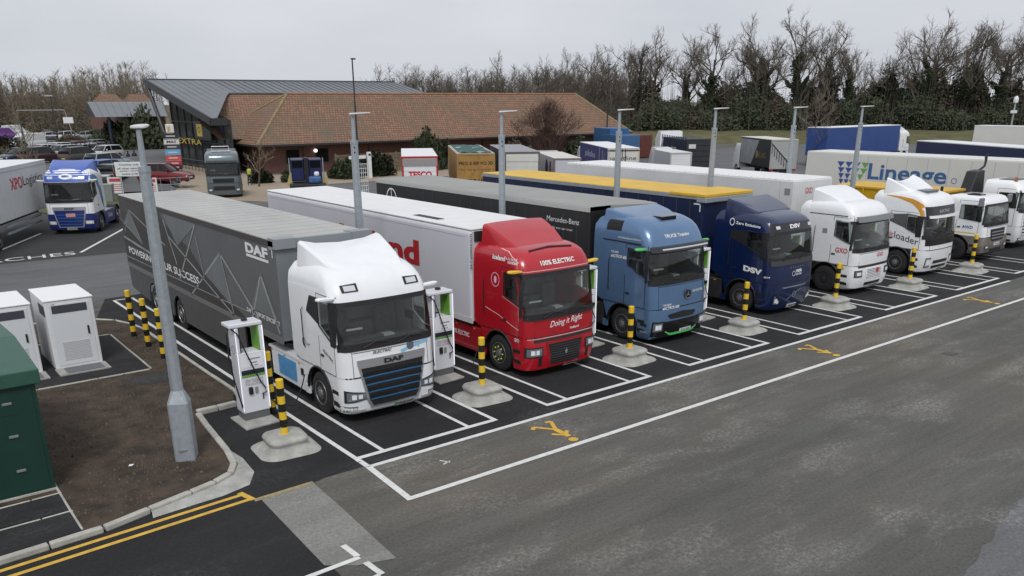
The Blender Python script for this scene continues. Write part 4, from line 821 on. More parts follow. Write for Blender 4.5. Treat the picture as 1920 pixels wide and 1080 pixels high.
# ---------------- white truck with red letters
prof_g = [(.2, .2, 1.16, .36), (.28, .08, 1.24, .36), (.55, .0, 1.29, .36), (.95, .02, 1.3, .36), (1.15, .05, 1.30, .34), (1.45, .04, 1.3, .32), (1.75, .06, 1.3, .31), (2.3, .15, 1.3, .31), (2.8, .24, 1.29, .32), (3.0, .29, 1.285, .33), (3.15, .36, 1.27, .36), (3.3, .47, 1.24, .4), (3.4, .62, 1.18, .42), (3.47, .85, 1.08, .42), (3.5, 1.1, .95, .4)]
t, c = tractor('truck_tractor', 'white truck cab with red letters and grey visor before the white container trailer', 23.9, 1.9, white, dict(prof=prof_g, wz=(1.78, 2.78), wheel='dark', archpaint=black, fairtop=3.7,
    sidewin=((.42, 1.12), [(.42, 2.0), (.6, 2.05), (1.12, 2.25)], [(.42, 2.82), (1.12, 2.82)]), doory=1.22, roof=[(.95, 3.42, .8, 0), (1.25, 3.54, .92, 0), (1.7, 3.75, 1.02, 0), (2.15, 3.9, 1.06, -.04), (2.35, 3.94, 1.08, -.04)], skirt=offwhite))
vs_ = MB(); c.fpatch(-1.15, 1.15, 2.82, 3.02, 24, .2, .1, mb=vs_); vs_.build('sun_visor', P('visor grey', (.2, .205, .215), .4), t, smooth=50)
text('GXO', c.tside(1.0, 1.62), .52, .19, rtxt, t, bold=.02); text('GXO', c.tfront(.1, 1.42), .48, .15, rtxt, t, bold=.01)
c.fpatch(-1.05, 1.05, 1.08, 1.13, 20, .02, -.02).build('black_crease', black, t)
gi = c.fpatch(-.6, .6, pl([(-.6, .9), (-.5, .62), (.5, .62), (.6, .9)]), 1.03, 16, .02, 0, nz=2).build('grille', white, t)
for i in range(6): c.fpatch(-.5, .5, .66 + i * .06, .68 + i * .06, 10, .026, .0).build('grille_slat', P('slat grey', (.12, .12, .13), .5), gi)
poly_print([disc(.22, .9, .1, .1)], lambda u, v: c.fp(u, v, .034), rtxt, t, 'red_poppy'); c.fpatch(-.55, .55, .36, .48, 12, .02, -.02).build('lower_intake', black, t)
lights(t, c, .8, 1.18, .72, .98); plate(t, c, .1, .24, 'PO74 GXE')
poly_print([[(.52, 1.0), (.7, 1.0), (.61, 1.2)]], lambda u, v: c.sp(u, v, -1, .012), yellowp, t, 'warning_triangle')
c.spatch(.45, 2.3, 3.0, 3.03, 8, -1, .006, 0).build('roof_seam', black, t); c.spatch(1.45, 1.65, 2.3, 2.48, 2, -1, .01, 0).build('side_vent', P('vent grey', (.25, .25, .27), .5), t)

# ---------------- white truck with orange swoosh
t, c = tractor('truck_tractor', 'white truck cab with orange swoosh and dark patterned side window', 29.52, 2.0, white, dict(prof=prof_v, pillar=1, wz=(1.72, 2.5), wheel='steel', archpaint=black, fairtop=3.65, bow=.1,
    sidewin=((.5, 1.1), [(.5, 1.78), (1.1, 2.0)], [(.5, 2.55), (1.1, 2.62)]), sidewin2=((1.1, 1.85), [(1.1, 2.0), (1.85, 2.25)], [(1.1, 2.62), (1.85, 2.55)]), qmat=P('patterned film', (.10, .10, .105), .5, var=.6, vs=30), roof=[(1.2, 3.5, .85, .0), (1.5, 3.66, 1.0, .05), (2.0, 3.92, 1.1, .16), (2.35, 4.04, 1.12, .22)], skirt=offwhite))
c.fpatch(-1.2, 1.2, 2.55, 2.95, 24, .014, -.02).build('visor_panel', P('visor black', (.02, .021, .024), .25), t, smooth=50); text('ELECTRIC', c.tfront(-.45, 2.68, .02), .85, .12, P('grey letters', (.4, .4, .42), .4), t, bold=.02)
vs_ = MB(); c.fpatch(-1.15, 1.15, 2.5, 2.6, 24, .2, .08, mb=vs_); vs_.build('sun_visor', white, t, smooth=50)
c.fpatch(-1.2, 1.2, 1.34, 1.66, 24, .014, -.02).build('black_front_panel', P('gloss black', (.012, .012, .014), .2), t, smooth=50)
org = P('orange print', (.62, .29, .03), .4)
c.spatch(.44, 2.2, pl([(.44, 2.2), (.6, 2.75), (1.0, 3.05), (1.6, 3.22), (2.2, 3.3)]), pl([(.44, 2.95), (.6, 3.1), (1.0, 3.24), (1.6, 3.31), (2.2, 3.33)]), 14, -1, .007, 0).build('orange_swoosh', org, t)
text('Volt', c.tside(2.1, 1.66, slope=-.2), .5, .26, rtxt, t); text('loader', c.tside(1.56, 1.56, slope=-.2), 1.1, .28, P('charcoal print', (.05, .05, .06), .5), t)
gi = c.fpatch(-.6, .6, .55, .68, 12, .016, 0).build('grille', black, t); c.fpatch(-.62, .62, .34, .46, 12, .016, 0).build('lower_intake', black, t)
lights(t, c, .8, 1.1, .42, .82, P('slim lens', (.55, .57, .6), .2)); plate(t, c, .1, .2, 'VO74 LTL')
MB().box(-.5, .45, .78, 1.3, 3.44, 3.545).build('roof_hatch', P('hatch grey', (.14, .15, .16), .3), t, bevel=.02)

# ---------------- dirty tipper and crane truck at the right
prof_d = [(.35, .1, 1.2, .2), (.45, .02, 1.26, .2), (.9, 0, 1.27, .2), (1.15, .02, 1.26, .2), (1.7, .06, 1.24, .2), (2.2, .12, 1.22, .2), (2.6, .2, 1.2, .2), (2.75, .24, 1.19, .2), (2.88, .34, 1.14, .22), (2.94, .5, 1.06, .24)]
mudp = P('mud stained paint', (.17, .155, .135), .8, var=.4, vs=3)
t, c = tractor('truck_cab', 'low white tipper truck cab with mud stained bumper and yellow skip body behind', 35.05, 2.1, white, dict(prof=prof_d, yb=2.0, wz=(1.75, 2.58), bumper=mudp, archpaint=mudp, lowpaint=mudp, wheel='dark', fair=0, bow=.05, group='other trucks in the charging row',
    sidewin=((.36, 1.35), [(.36, 1.85), (1.35, 1.95)], [(.36, 2.55), (1.35, 2.55)]), doory=1.45, skirt=None))
gi = c.fpatch(-.72, .72, pl([(-.72, 1.3), (-.6, .95), (.6, .95), (.72, 1.3)]), 1.5, 14, .016, 0, nz=2).build('grille', black, t)
for i in range(3): c.fpatch(-.6, .6, 1.05 + i * .14, 1.09 + i * .14, 8, .03, 0).build('grille_bar', silver, gi)
lights(t, c, .78, 1.1, .6, .78); plate(t, c, 0, .72, 'WX17 AWD'); c.fpatch(-.6, .6, .45, .6, 8, .012, 0).build('lower_intake', black, t)
text('AWD', c.tside(1.15, 1.5), .5, .14, P('blue print', (.03, .10, .3), .5), t, bold=.02); c.spatch(.5, 1.9, 1.28, 1.33, 4, -1, .006, 0).build('yellow_stripe', yellowp, t)
MB().box(-.5, .1, .9, 1.5, 2.93, 2.99).build('roof_hatch', glassd, t, bevel=.02)
for s in (-1, 1): MB().box(*sorted((s * 1.28, s * 1.62)), .3, .45, 2.55, 2.95).build('mirror', P('mirror grey', (.2, .2, .21), .5), t, bevel=.05)
t2 = thing('tipper_body', 'yellow sloping tipper body behind the dirty white cab', 'tipper body', (35.05, 0, 0))
sk = MB(); sk.loft([[(-1.25, 5.2, 1.5), (1.25, 5.2, 1.5), (1.35, 4.6, 2.95), (-1.35, 4.6, 2.95)], [(-1.25, 9.4, 1.5), (1.25, 9.4, 1.5), (1.35, 10.0, 3.0), (-1.35, 10.0, 3.0)]]); sk.build('skip', P('skip yellow', (.62, .36, .01), .5, var=.15, vs=2), t2)
r_ = MB()
for i in range(5): r_.box(-1.4, -1.3, 5.2 + i * 1.05, 5.28 + i * 1.05, 1.5, 2.95)
r_.build('rib', P('skip yellow', (.62, .36, .01), .5), t2); MB().box(-1.4, 1.4, 4.55, 10.05, 2.95, 3.04).build('rim', P('skip yellow', (.62, .36, .01), .5), t2)
MB().box(-.6, .6, 4.4, 10, .8, 1.45).build('chassis', dark, t2)
for s in (-1, 1):
    for y in (7.6, 9.0): wheel(t2, s * 1.1, y, 'dark', s, twin=True)
MB().tube([(-1.2, 4.5, 1.2), (-1.2, 4.5, 3.3)], .07, 8).build('exhaust_stack', black, t2)
prof_s = [(.35, .1, 1.2, .22), (.5, .02, 1.26, .22), (1.15, .02, 1.26, .24), (1.8, .06, 1.26, .24), (2.3, .12, 1.25, .25), (2.75, .2, 1.24, .26), (2.95, .28, 1.22, .28), (3.15, .42, 1.16, .3), (3.28, .65, 1.06, .32), (3.33, .9, .95, .3)]
t, c = tractor('truck_cab', 'white crane truck cab with black grille bars and amber beacons at right edge', 40.0, 2.6, white, dict(prof=prof_s, yb=2.1, wz=(1.95, 2.78), wheel='steel', archpaint=black, fair=0, bow=.06, group='other trucks in the charging row',
    sidewin=((.4, 1.3), [(.4, 2.05), (1.3, 2.1)], [(.4, 2.75), (1.3, 2.75)]), doory=1.4, skirt=black))
gi = c.fpatch(-.85, .85, .7, 1.7, 14, .014, 0, nz=3).build('grille', black, t)
for i in range(6): c.fpatch(-.85, .85, .72 + i * .165, .80 + i * .165, 10, .035, 0).build('grille_bar', white, gi)
text('SCANIA', c.tfront(-.4, 1.74), .8, .08, ktxt, t, bold=.03); vs_ = MB(); c.fpatch(-1.15, 1.15, 2.82, 2.95, 20, .2, .04, mb=vs_); vs_.build('sun_visor', white, t)
for x in (-.8, .8): MB().cyl((x, .8, 3.3), (x, .8, 3.5), .08, .07, 12).build('beacon', P('amber beacon', (.35, .14, .05), .3), t)
MB().box(-.6, .6, .9, 1.7, 3.32, 3.36).build('roof_hatch', glassd, t); lights(t, c, .85, 1.15, .45, .6)
t2 = thing('lorry_crane', 'folded black lorry crane behind the crane truck cab', 'crane', (40.0, 5.4, 0))
q = MB(); q.box(-.4, .4, -.2, .3, 1.0, 2.2); q.build('pedestal', black, t2); MB().prism([(-1.9, 2.3), (-1.3, 3.7), (-.5, 3.75), (-.2, 2.2), (-.9, 1.6)], -.3, .3, axis='y').build('folded_arm', P('crane black', (.02, .02, .022), .5), t2, bevel=.05)
MB().tube([(-.6, 0, 3.7), (0, 0, 3.9), (.3, .1, 4.15)], .06, 6).build('jib', black, t2); MB().tube([(-1.7, -.2, 2.6), (.8, -.3, 3.0)], .04, 6).build('hydraulic_ram', steel, t2); q = MB()
for i in range(4): q.tube([(.2 + .07 * i, .1, 4.1), (.15 + .09 * i, .12, 4.35), (.3 + .06 * i, .1, 4.5)], .02, 5)
q.build('hose', black, t2); MB().box(-1.2, 1.2, -.8, 6.5, .95, 1.15).build('flatbed', dark, t2)

# ------------------------------------------------------------------ trailers
def trailer(label, xl, xr, yf, yr, zt, side, roof, front=None, zb=1.22, skirt=None, rail=None, roofrib=0, toplip=None, radius=.03, axles=(-2.9, -4.3, -5.7), group='semi trailers in the charging bays', skirt_full=False, under=True):
    xc = (xl + xr) / 2; hw = (xr - xl) / 2; L = yr - yf
    t = thing('semi_trailer', label, 'trailer', (xc, yf, 0), 0, group)
    MB().box(-hw, hw, 0, L, zb, zt - .05).build('body', side, t, bevel=radius, seg=3)
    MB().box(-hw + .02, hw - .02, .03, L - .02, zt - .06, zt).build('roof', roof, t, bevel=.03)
    if front: MB().box(-hw + .03, hw - .03, -.02, 0.0, zb + .02, zt - .08).build('front_wall', front, t)
    if roofrib:
        n = int(L / roofrib); rb = MB()
        for i in range(1, n): rb.box(-hw + .1, hw - .1, i * L / n - .02, i * L / n + .02, zt - .002, zt + .008)
        rb.build('roof_rib', roof, t)
    if toplip:
        for s in (-1, 1): MB().box(*sorted((s * (hw - .02), s * (hw + .02))), .0, L, zt - .17, zt - .03).build('top_rail', toplip, t)
    for s in (-1, 1): MB().box(*sorted((s * (hw - .03), s * (hw + .012))), .0, L, zb - .06, zb + .1).build('side_rail', rail or galv, t)
    MB().box(-.5, .5, .4, L - .2, zb - .3, zb - .05).build('chassis', dark, t)
    if skirt:
        for s in (-1, 1):
            if skirt_full:
                # full side skirt with wheel cut-outs
                sk = MB(); ys = [L + a for a in axles]
                pts = [(2.6, .34)]
                for yy in sorted(ys):
                    for k in range(9):
                        a = math.pi * (1 - k / 8); pts.append((yy + .62 * math.cos(a), .36 + .78 * math.sin(a)))
                pts += [(L - .3, .52), (L - .1, .62)]
                for a, b in zip(pts, pts[1:]):
                    if b[0] - a[0] < 1e-4: continue
                    q = [(a[0], a[1]), (b[0], b[1]), (b[0], zb - .07), (a[0], zb - .07)]
                    x0, x1 = s * hw, s * (hw - .04)
                    sk.add([(x0, *p) for p in q] + [(x1, *p) for p in q], [(0, 1, 2, 3), (7, 6, 5, 4), (0, 1, 5, 4)])
                sk.build('side_skirt', skirt, t)
            else: MB().box(*sorted((s * (hw - .04), s * hw)), 3.2, L + axles[-1] - .75, .45, zb - .07).build('side_skirt', skirt, t)
    else:
        for s in (-1, 1):
            g_ = MB(); g_.box(*sorted((s * (hw - .08), s * (hw - .04))), 3.4, L + axles[-1] - .8, .55, .67); g_.box(*sorted((s * (hw - .08), s * (hw - .04))), 3.4, L + axles[-1] - .8, .85, .97); g_.build('side_guard', galv, t)
    for a in axles:
        for s in (-1, 1): wheel(t, s * (hw - .2), L + a, 'steel', s)
    lg = MB()
    for s in (-.8, .8): lg.box(s - .07, s + .07, 2.3, 2.44, .3, zb - .05)
    lg.build('landing_leg', galv, t)
    b = MB(); b.box(-hw + .1, hw - .1, L - .12, L - .02, .5, .65); b.build('rear_bumper', dark, t)
    return t, hw, L
def sideprint(hw, yf): return lambda y0, z0, sl=0: (lambda u, v: (-hw - .012, y0 - yf - u, z0 + v + sl * u))

# grey curtain-side trailer with faceted print
gcur = P('curtain grey', (.115, .122, .126), .42, var=.12, vs=.5); gd = P('curtain dark grey', (.05, .047, .045), .42, var=.15, vs=.8); gl = P('curtain pale line', (.30, .31, .31), .45, var=.3, vs=1.2); gm = P('curtain mid grey', (.16, .175, .18), .42, var=.15, vs=.6)
roof_g = P('trailer roof sheet', (.42, .415, .40), .6, var=.14, vs=.7, stretch=(1, .3, 1))
t, hw, L = trailer('long dark grey curtain side trailer with faceted print and white slogan, nearest', .66, 3.36, 4.95, 19.2, 4.0, gcur, roof_g, P('trailer front grey', (.2, .22, .235), .5, var=.08), 1.40, P('skirt grey', (.085, .085, .085), .45, var=.15), P('rail grey', (.16, .16, .16), .5), .62, P('top band', (.055, .048, .046), .5), axles=(-3.0, -4.3, -5.75), skirt_full=True)
X_ = -hw - .006; mp_ = lambda u, v: (X_, u - 4.95, v); mp2 = lambda u, v: (X_ - .003, u - 4.95, v); mp3 = lambda u, v: (X_ - .006, u - 4.95, v)
poly_print([[(19.15, 1.45), (19.15, 3.8), (14.2, 3.8), (13.9, 3.5), (11.5, 2.95), (10.4, 2.3), (7.0, 1.5), (7, 1.45)]], mp_, gd, t, 'dark_facet')
for tri in ([(13.8, 3.8), (10.6, 3.8), (12.7, 2.9)], [(10.3, 2.35), (8.9, 3.2), (8.3, 1.7)], [(6.0, 3.0), (5.1, 1.95), (6.9, 1.95)], [(18.9, 2.95), (17.9, 3.55), (16.75, 2.5)]): poly_print([tri], mp2, gm, t, 'light_facet')
poly_print([stroke(a, b, w) for a, b, w in [((17.9, 3.56), (16.73, 2.48), .05), ((18.9, 2.6), (17.9, 3.56), .05), ((19.1, 3.1), (16.7, 2.45), .04), ((17.9, 3.56), (14.0, 2.75), .05), ((13.86, 3.6), (12.99, 2.27), .08), ((10.75, 3.75), (12.9, 1.8), .07), ((10.81, 3.4), (10.44, 2.27), .06), ((10.44, 2.27), (11.9, 1.45), .06), ((13.5, 3.1), (8.27, 1.47), .06), ((8.85, 3.17), (10.36, 2.33), .07), ((8.85, 3.2), (8.27, 1.5), .06), ((8.85, 3.17), (6.2, 1.6), .09), ((5.97, 3.0), (5.05, 1.6), .10), ((5.97, 3.0), (6.9, 1.6), .07), ((19.1, 2.45), (14.5, 2.15), .09), ((19.1, 1.72), (7.2, 1.80), .03)]], mp3, gl, t, 'pale_facet_line')
sp_ = sideprint(hw, 4.95)
text('POWERING YOUR SUCCESS', sp_(18.68, 1.90), 7.7, .25, wtxt, t, bold=.02); text('DAF', sp_(6.82, 3.48), 1.48, .27, wtxt, t, bold=.05)
poly_print([[(6.8, 3.38), (5.34, 3.38), (5.34, 3.45), (6.8, 3.45)], stroke((5.25, 3.78), (5.05, 3.78), .05), stroke((5.06, 3.8), (5.06, 3.55), .05)], mp3, wtxt, t, 'logo_bar'); text('DAF TRANSPORT EFFICIENCY', sp_(7.2, 1.80), 2.2, .12, wtxt, t, bold=.02)
fr = MB()
for s in (-1, 1): fr.prism([(s * (hw + .02), -.1), (s * (hw - .55), -.1), (s * (hw - .62), .3), (s * (hw + .02), .3)][::s], 3.78, 4.03)
fr.box(-hw + .5, hw - .5, -.06, .1, 3.8, 4.01); fr.build('front_roof_cap', P('cap grey', (.26, .285, .30), .5), t)

# white refrigerated trailer
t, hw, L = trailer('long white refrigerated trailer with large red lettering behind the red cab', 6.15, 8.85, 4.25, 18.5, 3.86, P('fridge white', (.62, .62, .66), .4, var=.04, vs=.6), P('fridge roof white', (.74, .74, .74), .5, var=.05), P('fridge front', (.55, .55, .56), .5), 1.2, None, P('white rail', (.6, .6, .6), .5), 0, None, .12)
sp_ = sideprint(hw, 4.25); text('Iceland', sp_(12.2, 2.42), 5.2, .78, P('iceland red', (.42, .015, .02), .5), t, bold=.04)
text('ICE3080R24E', lambda u, v: (-hw - .012, 4.16 - 4.25 + .12 - v, 3.72 - u), 1.0, .1, ktxt, t, name='trailer_number')
MB().box(-.8, .8, -.45, 0, 2.2, 3.72).build('fridge_unit', black, t, bevel=.06); MB().box(-hw + .1, hw - .1, -.05, .01, 3.5, 3.78).build('front_dark_panel', dark, t)  # fridge unit, and a dark panel across the top of the front wall
MB().box(-hw + .35, -hw + .6, 2.2, 3.6, 3.86, 3.872).build('roof_pad', dark, t); MB().box(-hw - .008, -hw, .3, L - .2, 3.62, 3.63).build('side_seam', grey_l, t)
# black trailer
blk = P('black curtain', (.024, .024, .026), .5, var=.25, vs=.5, stretch=(1, 2.5, .2))
t, hw, L = trailer('long black curtain side trailer with white maker name behind the light blue cab', 11.22, 13.95, 4.8, 18.5, 4.03, blk, P('grey roof skin', (.30, .30, .285), .6, var=.1, vs=.5), black, 1.2, dark, dark, 0, P('pale top rail', (.5, .5, .48), .5))
sp_ = sideprint(hw, 4.8); text('Mercedes-Benz', sp_(6.9, 3.4), 1.62, .17, wtxt, t, bold=.0); text('Trucks you can trust', sp_(6.9, 3.15), 1.3, .1, wtxt, t)
poly_print(ring_ellipse(0, 0, .42, .42, .06), lambda u, v: (-hw - .012, 17.2 - 4.8 + u, 3.3 + v), wtxt, t, 'star_ring'); poly_print([stroke((0, 0), (.38 * math.cos(R(a)), .38 * math.sin(R(a))), .05) for a in (90, 210, 330)], lambda u, v: (-hw - .0125, 17.2 - 4.8 + u, 3.3 + v), wtxt, t, 'star_arms')
MB().prism([(-hw, -.02), (hw, -.02), (hw - .2, -.55), (-hw + .9, -.02)][::-1], 3.9, 4.02).build('front_roof_flap', P('grey roof skin', (.30, .30, .285), .6), t)
# yellow roofed trailer
nvc = P('navy curtain', (.009, .018, .062), .45, var=.15, vs=.6)
yel = P('yellow roof', (.68, .42, .035), .5, var=.12, vs=.8)
t, hw, L = trailer('navy curtain side trailer with bright yellow roof behind the navy cab', 17.25, 19.98, 5.2, 18.8, 3.95, nvc, yel, nvc, 1.2, None, dark, 0, galv)
sp_ = sideprint(hw, 5.2); poly_print([stroke((5.62, 3.62), (5.3, 3.62), .05), stroke((5.32, 3.64), (5.32, 3.35), .05)], lambda u, v: (-hw - .01, u - 5.2, v), wtxt, t, 'corner_mark')
MB().box(-hw - .04, hw + .04, -.12, 1.6, 3.86, 3.99).build('roof_cap', yel, t, bevel=.03); MB().box(-hw - .03, hw + .03, -.14, .3, 3.68, 3.86).build('front_header', galv, t, bevel=.02)
# curtain straps on the dark trailers
stm = MB().box(-.006, 0, -.022, .022, 1.25, 3.72).mesh('strap', P('strap grey', (.045, .045, .05), .6)); bkm = MB().box(-.03, 0, -.04, .04, 1.16, 1.34).mesh('buckle', P('buckle metal', (.3, .3, .3), .4, .6))
for tr_ in [o_ for o_ in C.objects if o_.name.startswith('semi_trailer') and ('black curtain' in o_['label'] or 'navy curtain' in o_['label'])]:
    for i in range(20): obj('curtain_strap', stm, tr_, (-1.367, .6 + i * .66, 0)); obj('strap_buckle', bkm, tr_, (-1.378, .6 + i * .66, 0))
# white container trailer
ctw = P('container white', (.66, .67, .67), .5, var=.07, vs=.8)
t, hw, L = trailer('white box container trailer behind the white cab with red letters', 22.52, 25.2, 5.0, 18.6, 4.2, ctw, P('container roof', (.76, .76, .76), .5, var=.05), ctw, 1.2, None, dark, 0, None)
rv = MB()
for i in range(1, 14): rv.box(-hw + i * .19 - .02, -hw + i * .19 + .02, -.035, -.0, 3.85, 4.05)
for i in range(60): rv.box(-hw - .012, -hw, .15 + i * .222, .2 + i * .222, 4.1, 4.135)
rv.build('corrugation', ctw, t)['kind'] = 'stuff'; rv = MB()
for i in range(44): rv.cyl((-hw + .05, .3 + i * .3, 4.2), (-hw + .05, .3 + i * .3, 4.212), .02, n=6)
rv.build('rivet', grey_l, t)['kind'] = 'stuff'; text('GXO', lambda u, v: (-.55 + u, -.025, 3.62 + v), .5, .24, rtxt, t, bold=.02)
MB().box(-hw - .015, -hw, .15, .4, 3.62, 3.86).build('side_plate', P('vent grey', (.25, .25, .27), .5), t); MB().box(-hw - .006, -hw, .62, .635, 1.3, 4.1).build('panel_seam', grey_l, t)
# lineage trailer
crm = P('cream panel', (.66, .65, .61), .5, var=.05, vs=.5)
t, hw, L = trailer('long cream trailer with a blue and green shield logo at the right edge', 43.4, 46.1, 1.5, 18.2, 4.02, crm, P('cream roof', (.66, .66, .64), .5), crm, 1.2, None, dark, 0, None)
sp_ = sideprint(hw, 1.5); text('Lineage', sp_(13.75, 2.22), 4.9, 1.25, P('lineage blue', (.045, .13, .30), .5), t, bold=.02)
cols = [(.04, .09, .3), (.03, .28, .32), (.16, .36, .08)]
for i in range(4):
    for j in range(4 - (1 if i > 2 else 0)):
        zz = 3.48 - i * .36; wd = [.56, .52, .44, .36][i]; yy = 15.95 - .02 - j * wd - (.08 * i)
        if i == 3 and j > 2: continue
        poly_print([[(yy, zz), (yy - wd * .9, zz), (yy - wd * .45, zz - .34)]], lambda u, v: (-hw - .012, u - 1.5, v), P('shield%d' % min(2, j * 3 // 4), cols[min(2, j * 3 // 4)], .5), t, 'shield_facet')
poly_print(ring_ellipse(8.4, 2.75, .16, .16, .03), lambda u, v: (-hw - .012, u - 1.5, v), P('lineage blue', (.045, .13, .30), .5), t, 'registered_mark')
sm = MB()
for i in range(11): sm.box(-hw - .008, -hw, 1 + i * 1.26, 1.02 + i * 1.26, 1.35, 3.9)
sm.build('panel_seam', P('seam cream', (.42, .41, .38), .5), t)

# ------------------------------------------------------------------ cars
def carz(x, y):
    d = math.hypot(x + 7.57, y + 15.09)
    return PARKZ(d) if x + 7.57 < (y + 15.09) * .36 - (0 if d > 140 else 0) and d > 81 else 0
def car(label, x, y, rz, col, kind='hatch', name='parked_car', cat='car', rough=.3):
    """local: nose toward -y, length about 4.4"""
    t = thing(name, label, cat, (x, y, carz(x, y)), rz, 'cars in the car park' if cat == 'car' else 'vans in the car park')
    K = dict(hatch=(4.2, 1.78, 1.48, .95, .28, .95), suv=(4.6, 1.88, 1.68, 1.05, .3, .92), estate=(4.7, 1.84, 1.5, .95, .27, .97), van=(5.6, 2.05, 2.35, 1.25, .17, .99))[kind]
    L, Wd, H, sh, ws, re = K; hw = Wd / 2; m = MB(); paint = P('car ' + ' '.join('%.2f' % c for c in col), col, rough, coat=.4)
    def sec(y, z0, z1, w): return [(-w * .92, y, z0), (-w, y, z0 + .18), (-w, y, z1 - .2), (-w * .93, y, z1 - .04), (-w * .7, y, z1), (w * .7, y, z1), (w * .93, y, z1 - .04), (w, y, z1 - .2), (w, y, z0 + .18), (w * .92, y, z0)]
    nose = sh * .62; hood = sh * .9
    m.loft([sec(-L / 2, .34, nose, hw * .8), sec(-L / 2 + .1, .24, nose + .08, hw * .92), sec(-L / 2 + .45, .2, hood - .06, hw), sec(-L * (.5 - ws) + .0, .2, hood + .03, hw), sec(0, .2, sh, hw), sec(L / 2 - .25, .22, sh, hw), sec(L / 2 - .04, .28, sh - .06, hw * .95), sec(L / 2, .38, sh - .16, hw * .9)])
    m.build('body', paint, t, smooth=40)
    def cs(y, z0, z1, w0, w1): return [(-w0, y, z0), (-w1, y, z1 - .06), (-w1 * .85, y, z1), (w1 * .85, y, z1), (w1, y, z1 - .06), (w0, y, z0)]
    y0 = -L * (.5 - ws); yr = L / 2 - (.12 if kind != 'estate' else .2); g_ = MB()
    w0, w1 = hw * .93, hw * (.76 if kind != 'van' else .9)
    g_.loft([cs(y0, sh - .08, sh - .02, w0, w0 * .95), cs(y0 + (H - sh) * 1.1, sh - .06, H - .05, w0, w1), cs(0.1, sh - .06, H - .012, w0, w1), cs(yr - .35, sh - .06, H - .05, w0, w1), cs(yr, sh - .1, sh + (H - sh) * (.35 if kind != 'van' else .9), w0, w1)])
    if kind == 'van': g_.build('cargo_body', paint, t, smooth=35); MB().loft([cs(y0 - .02, sh - .04, sh, w0, w0 * .9), cs(y0 + (H - sh) * .95, sh, H - .22, w0 * .95, w1 * .92)]).build('windscreen', glassd, t)
    else:
        g_.build('glazing', glassd, t, smooth=35)
        r_ = MB(); ya = y0 + (H - sh) * 1.05
        r_.loft([[(-w1 * .97, yy, z - .03), (-w1 * .8, yy, z + .012), (w1 * .8, yy, z + .012), (w1 * .97, yy, z - .03)] for yy, z in ((ya, H - .05), (.1, H - .01), (yr - .3, H - .05))]); r_.build('roof', paint, t, smooth=50)
        for s in (-1, 1):
            for pa_, pb_, pr_ in (((s * w0 * .97, y0, sh - .04), (s * w1 * .99, ya, H - .06), .035), ((s * w0, .25, sh - .05), (s * w1 * 1.01, .25, H - .05), .03), ((s * w0 * .98, yr - .02, sh - .04), (s * w1 * .98, yr - .36, H - .05), .05)): MB().tube([pa_, pb_], pr_, 5).build('pillar', paint, t)
    for s in (-1, 1):
        for yy in (-L / 2 + .85, L / 2 - .85): wheel(t, s * (hw - .1), yy, 'car', s, .33)
        MB().box(*sorted((s * hw * .55, s * hw * .9)), -L / 2 + .02, -L / 2 + .1, nose - .14, nose).build('headlight', P('car lens', (.6, .62, .64), .15), t, bevel=.02)
        MB().box(*sorted((s * hw * .66, s * hw * .92)), L / 2 - .05, L / 2 + .012, sh - .32, sh - .12).build('tail_light', P('tail red', (.35, .01, .01), .3), t, bevel=.02)
        MB().box(*sorted((s * hw * 1.0, s * (hw + .17))), y0 + .25, y0 + .36, sh - .02, sh + .13).build('door_mirror', paint, t, bevel=.03)
    MB().box(-.26, .26, -L / 2 - .012, -L / 2 + .04, .42, .53).build('front_plate', P('plate white', (.72, .72, .70), .4), t); MB().box(-.26, .26, L / 2 - .03, L / 2 + .012, .5, .61).build('rear_plate', P('plate yellow', (.6, .48, .05), .4), t)
    MB().box(-hw * .5, hw * .5, -L / 2 - .008, -L / 2 + .05, .3, .4).build('grille', black, t)
    return t
car('dark red hatchback behind the crowd barrier', 15.9, 64.6, R(47), (.16, .012, .016), 'suv')
car('silver saloon car facing us beside the coach sign', 10.0, 62.6, R(-24), (.42, .44, .46), 'hatch')
t = car('dark grey hatchback with bicycles on its roof', 13.2, 82.6, R(117), (.045, .045, .042), 'suv')
bi = MB()
for dx in (-.3, .3):
    for yy in (-.5, .55): bi.tube([(dx, yy + .33 * math.cos(i * math.pi / 6), 2.05 + .33 * math.sin(i * math.pi / 6)) for i in range(13)], .025, 4)
    bi.tube([(dx, -.5, 2.05), (dx, -.1, 2.4), (dx, .4, 2.4), (dx, .55, 2.05), (dx, .0, 2.0), (dx, -.1, 2.4)], .03, 4); bi.tube([(dx - .2, -.35, 2.55), (dx + .2, -.35, 2.55)], .025, 4)
bi.build('roof_bicycles', black, t)
car('bright blue hatchback behind the coach bays', 12.6, 70.2, R(118), (.03, .12, .42), 'hatch'); car('black car with red tail light in front of the blue hatchback', 12.0, 67.2, R(150), (.02, .02, .022), 'hatch'); car('maroon car at the end of the row beyond the dark grey hatchback', 10.2, 86.5, R(117), (.05, .02, .02), 'suv')
car('pale grey saloon behind the dark grey hatchback', 13.8, 95.5, R(-58), (.36, .40, .44), 'estate'); car('silver grey saloon left of the dark grey hatchback', 12.4, 99, R(-58), (.42, .43, .45), 'estate'); car('white car just beyond the bicycle rack car', 17.2, 90.5, R(-58), (.6, .6, .6), 'hatch')
car('silver blue estate beside the blue hatchback', 13.9, 75.6, R(118), (.3, .34, .38), 'estate')
car('white panel van parked at far left', 17.0, 136.0, R(-62), (.68, .69, .70), 'van', 'parked_van', 'van'); car('purple delivery van at the far left edge', 22.0, 189.5, R(118), (.14, .05, .22), 'van', 'parked_van', 'van'); car('white van with pale roof behind the purple van', 27.5, 211, R(118), (.66, .67, .68), 'van', 'parked_van', 'van')
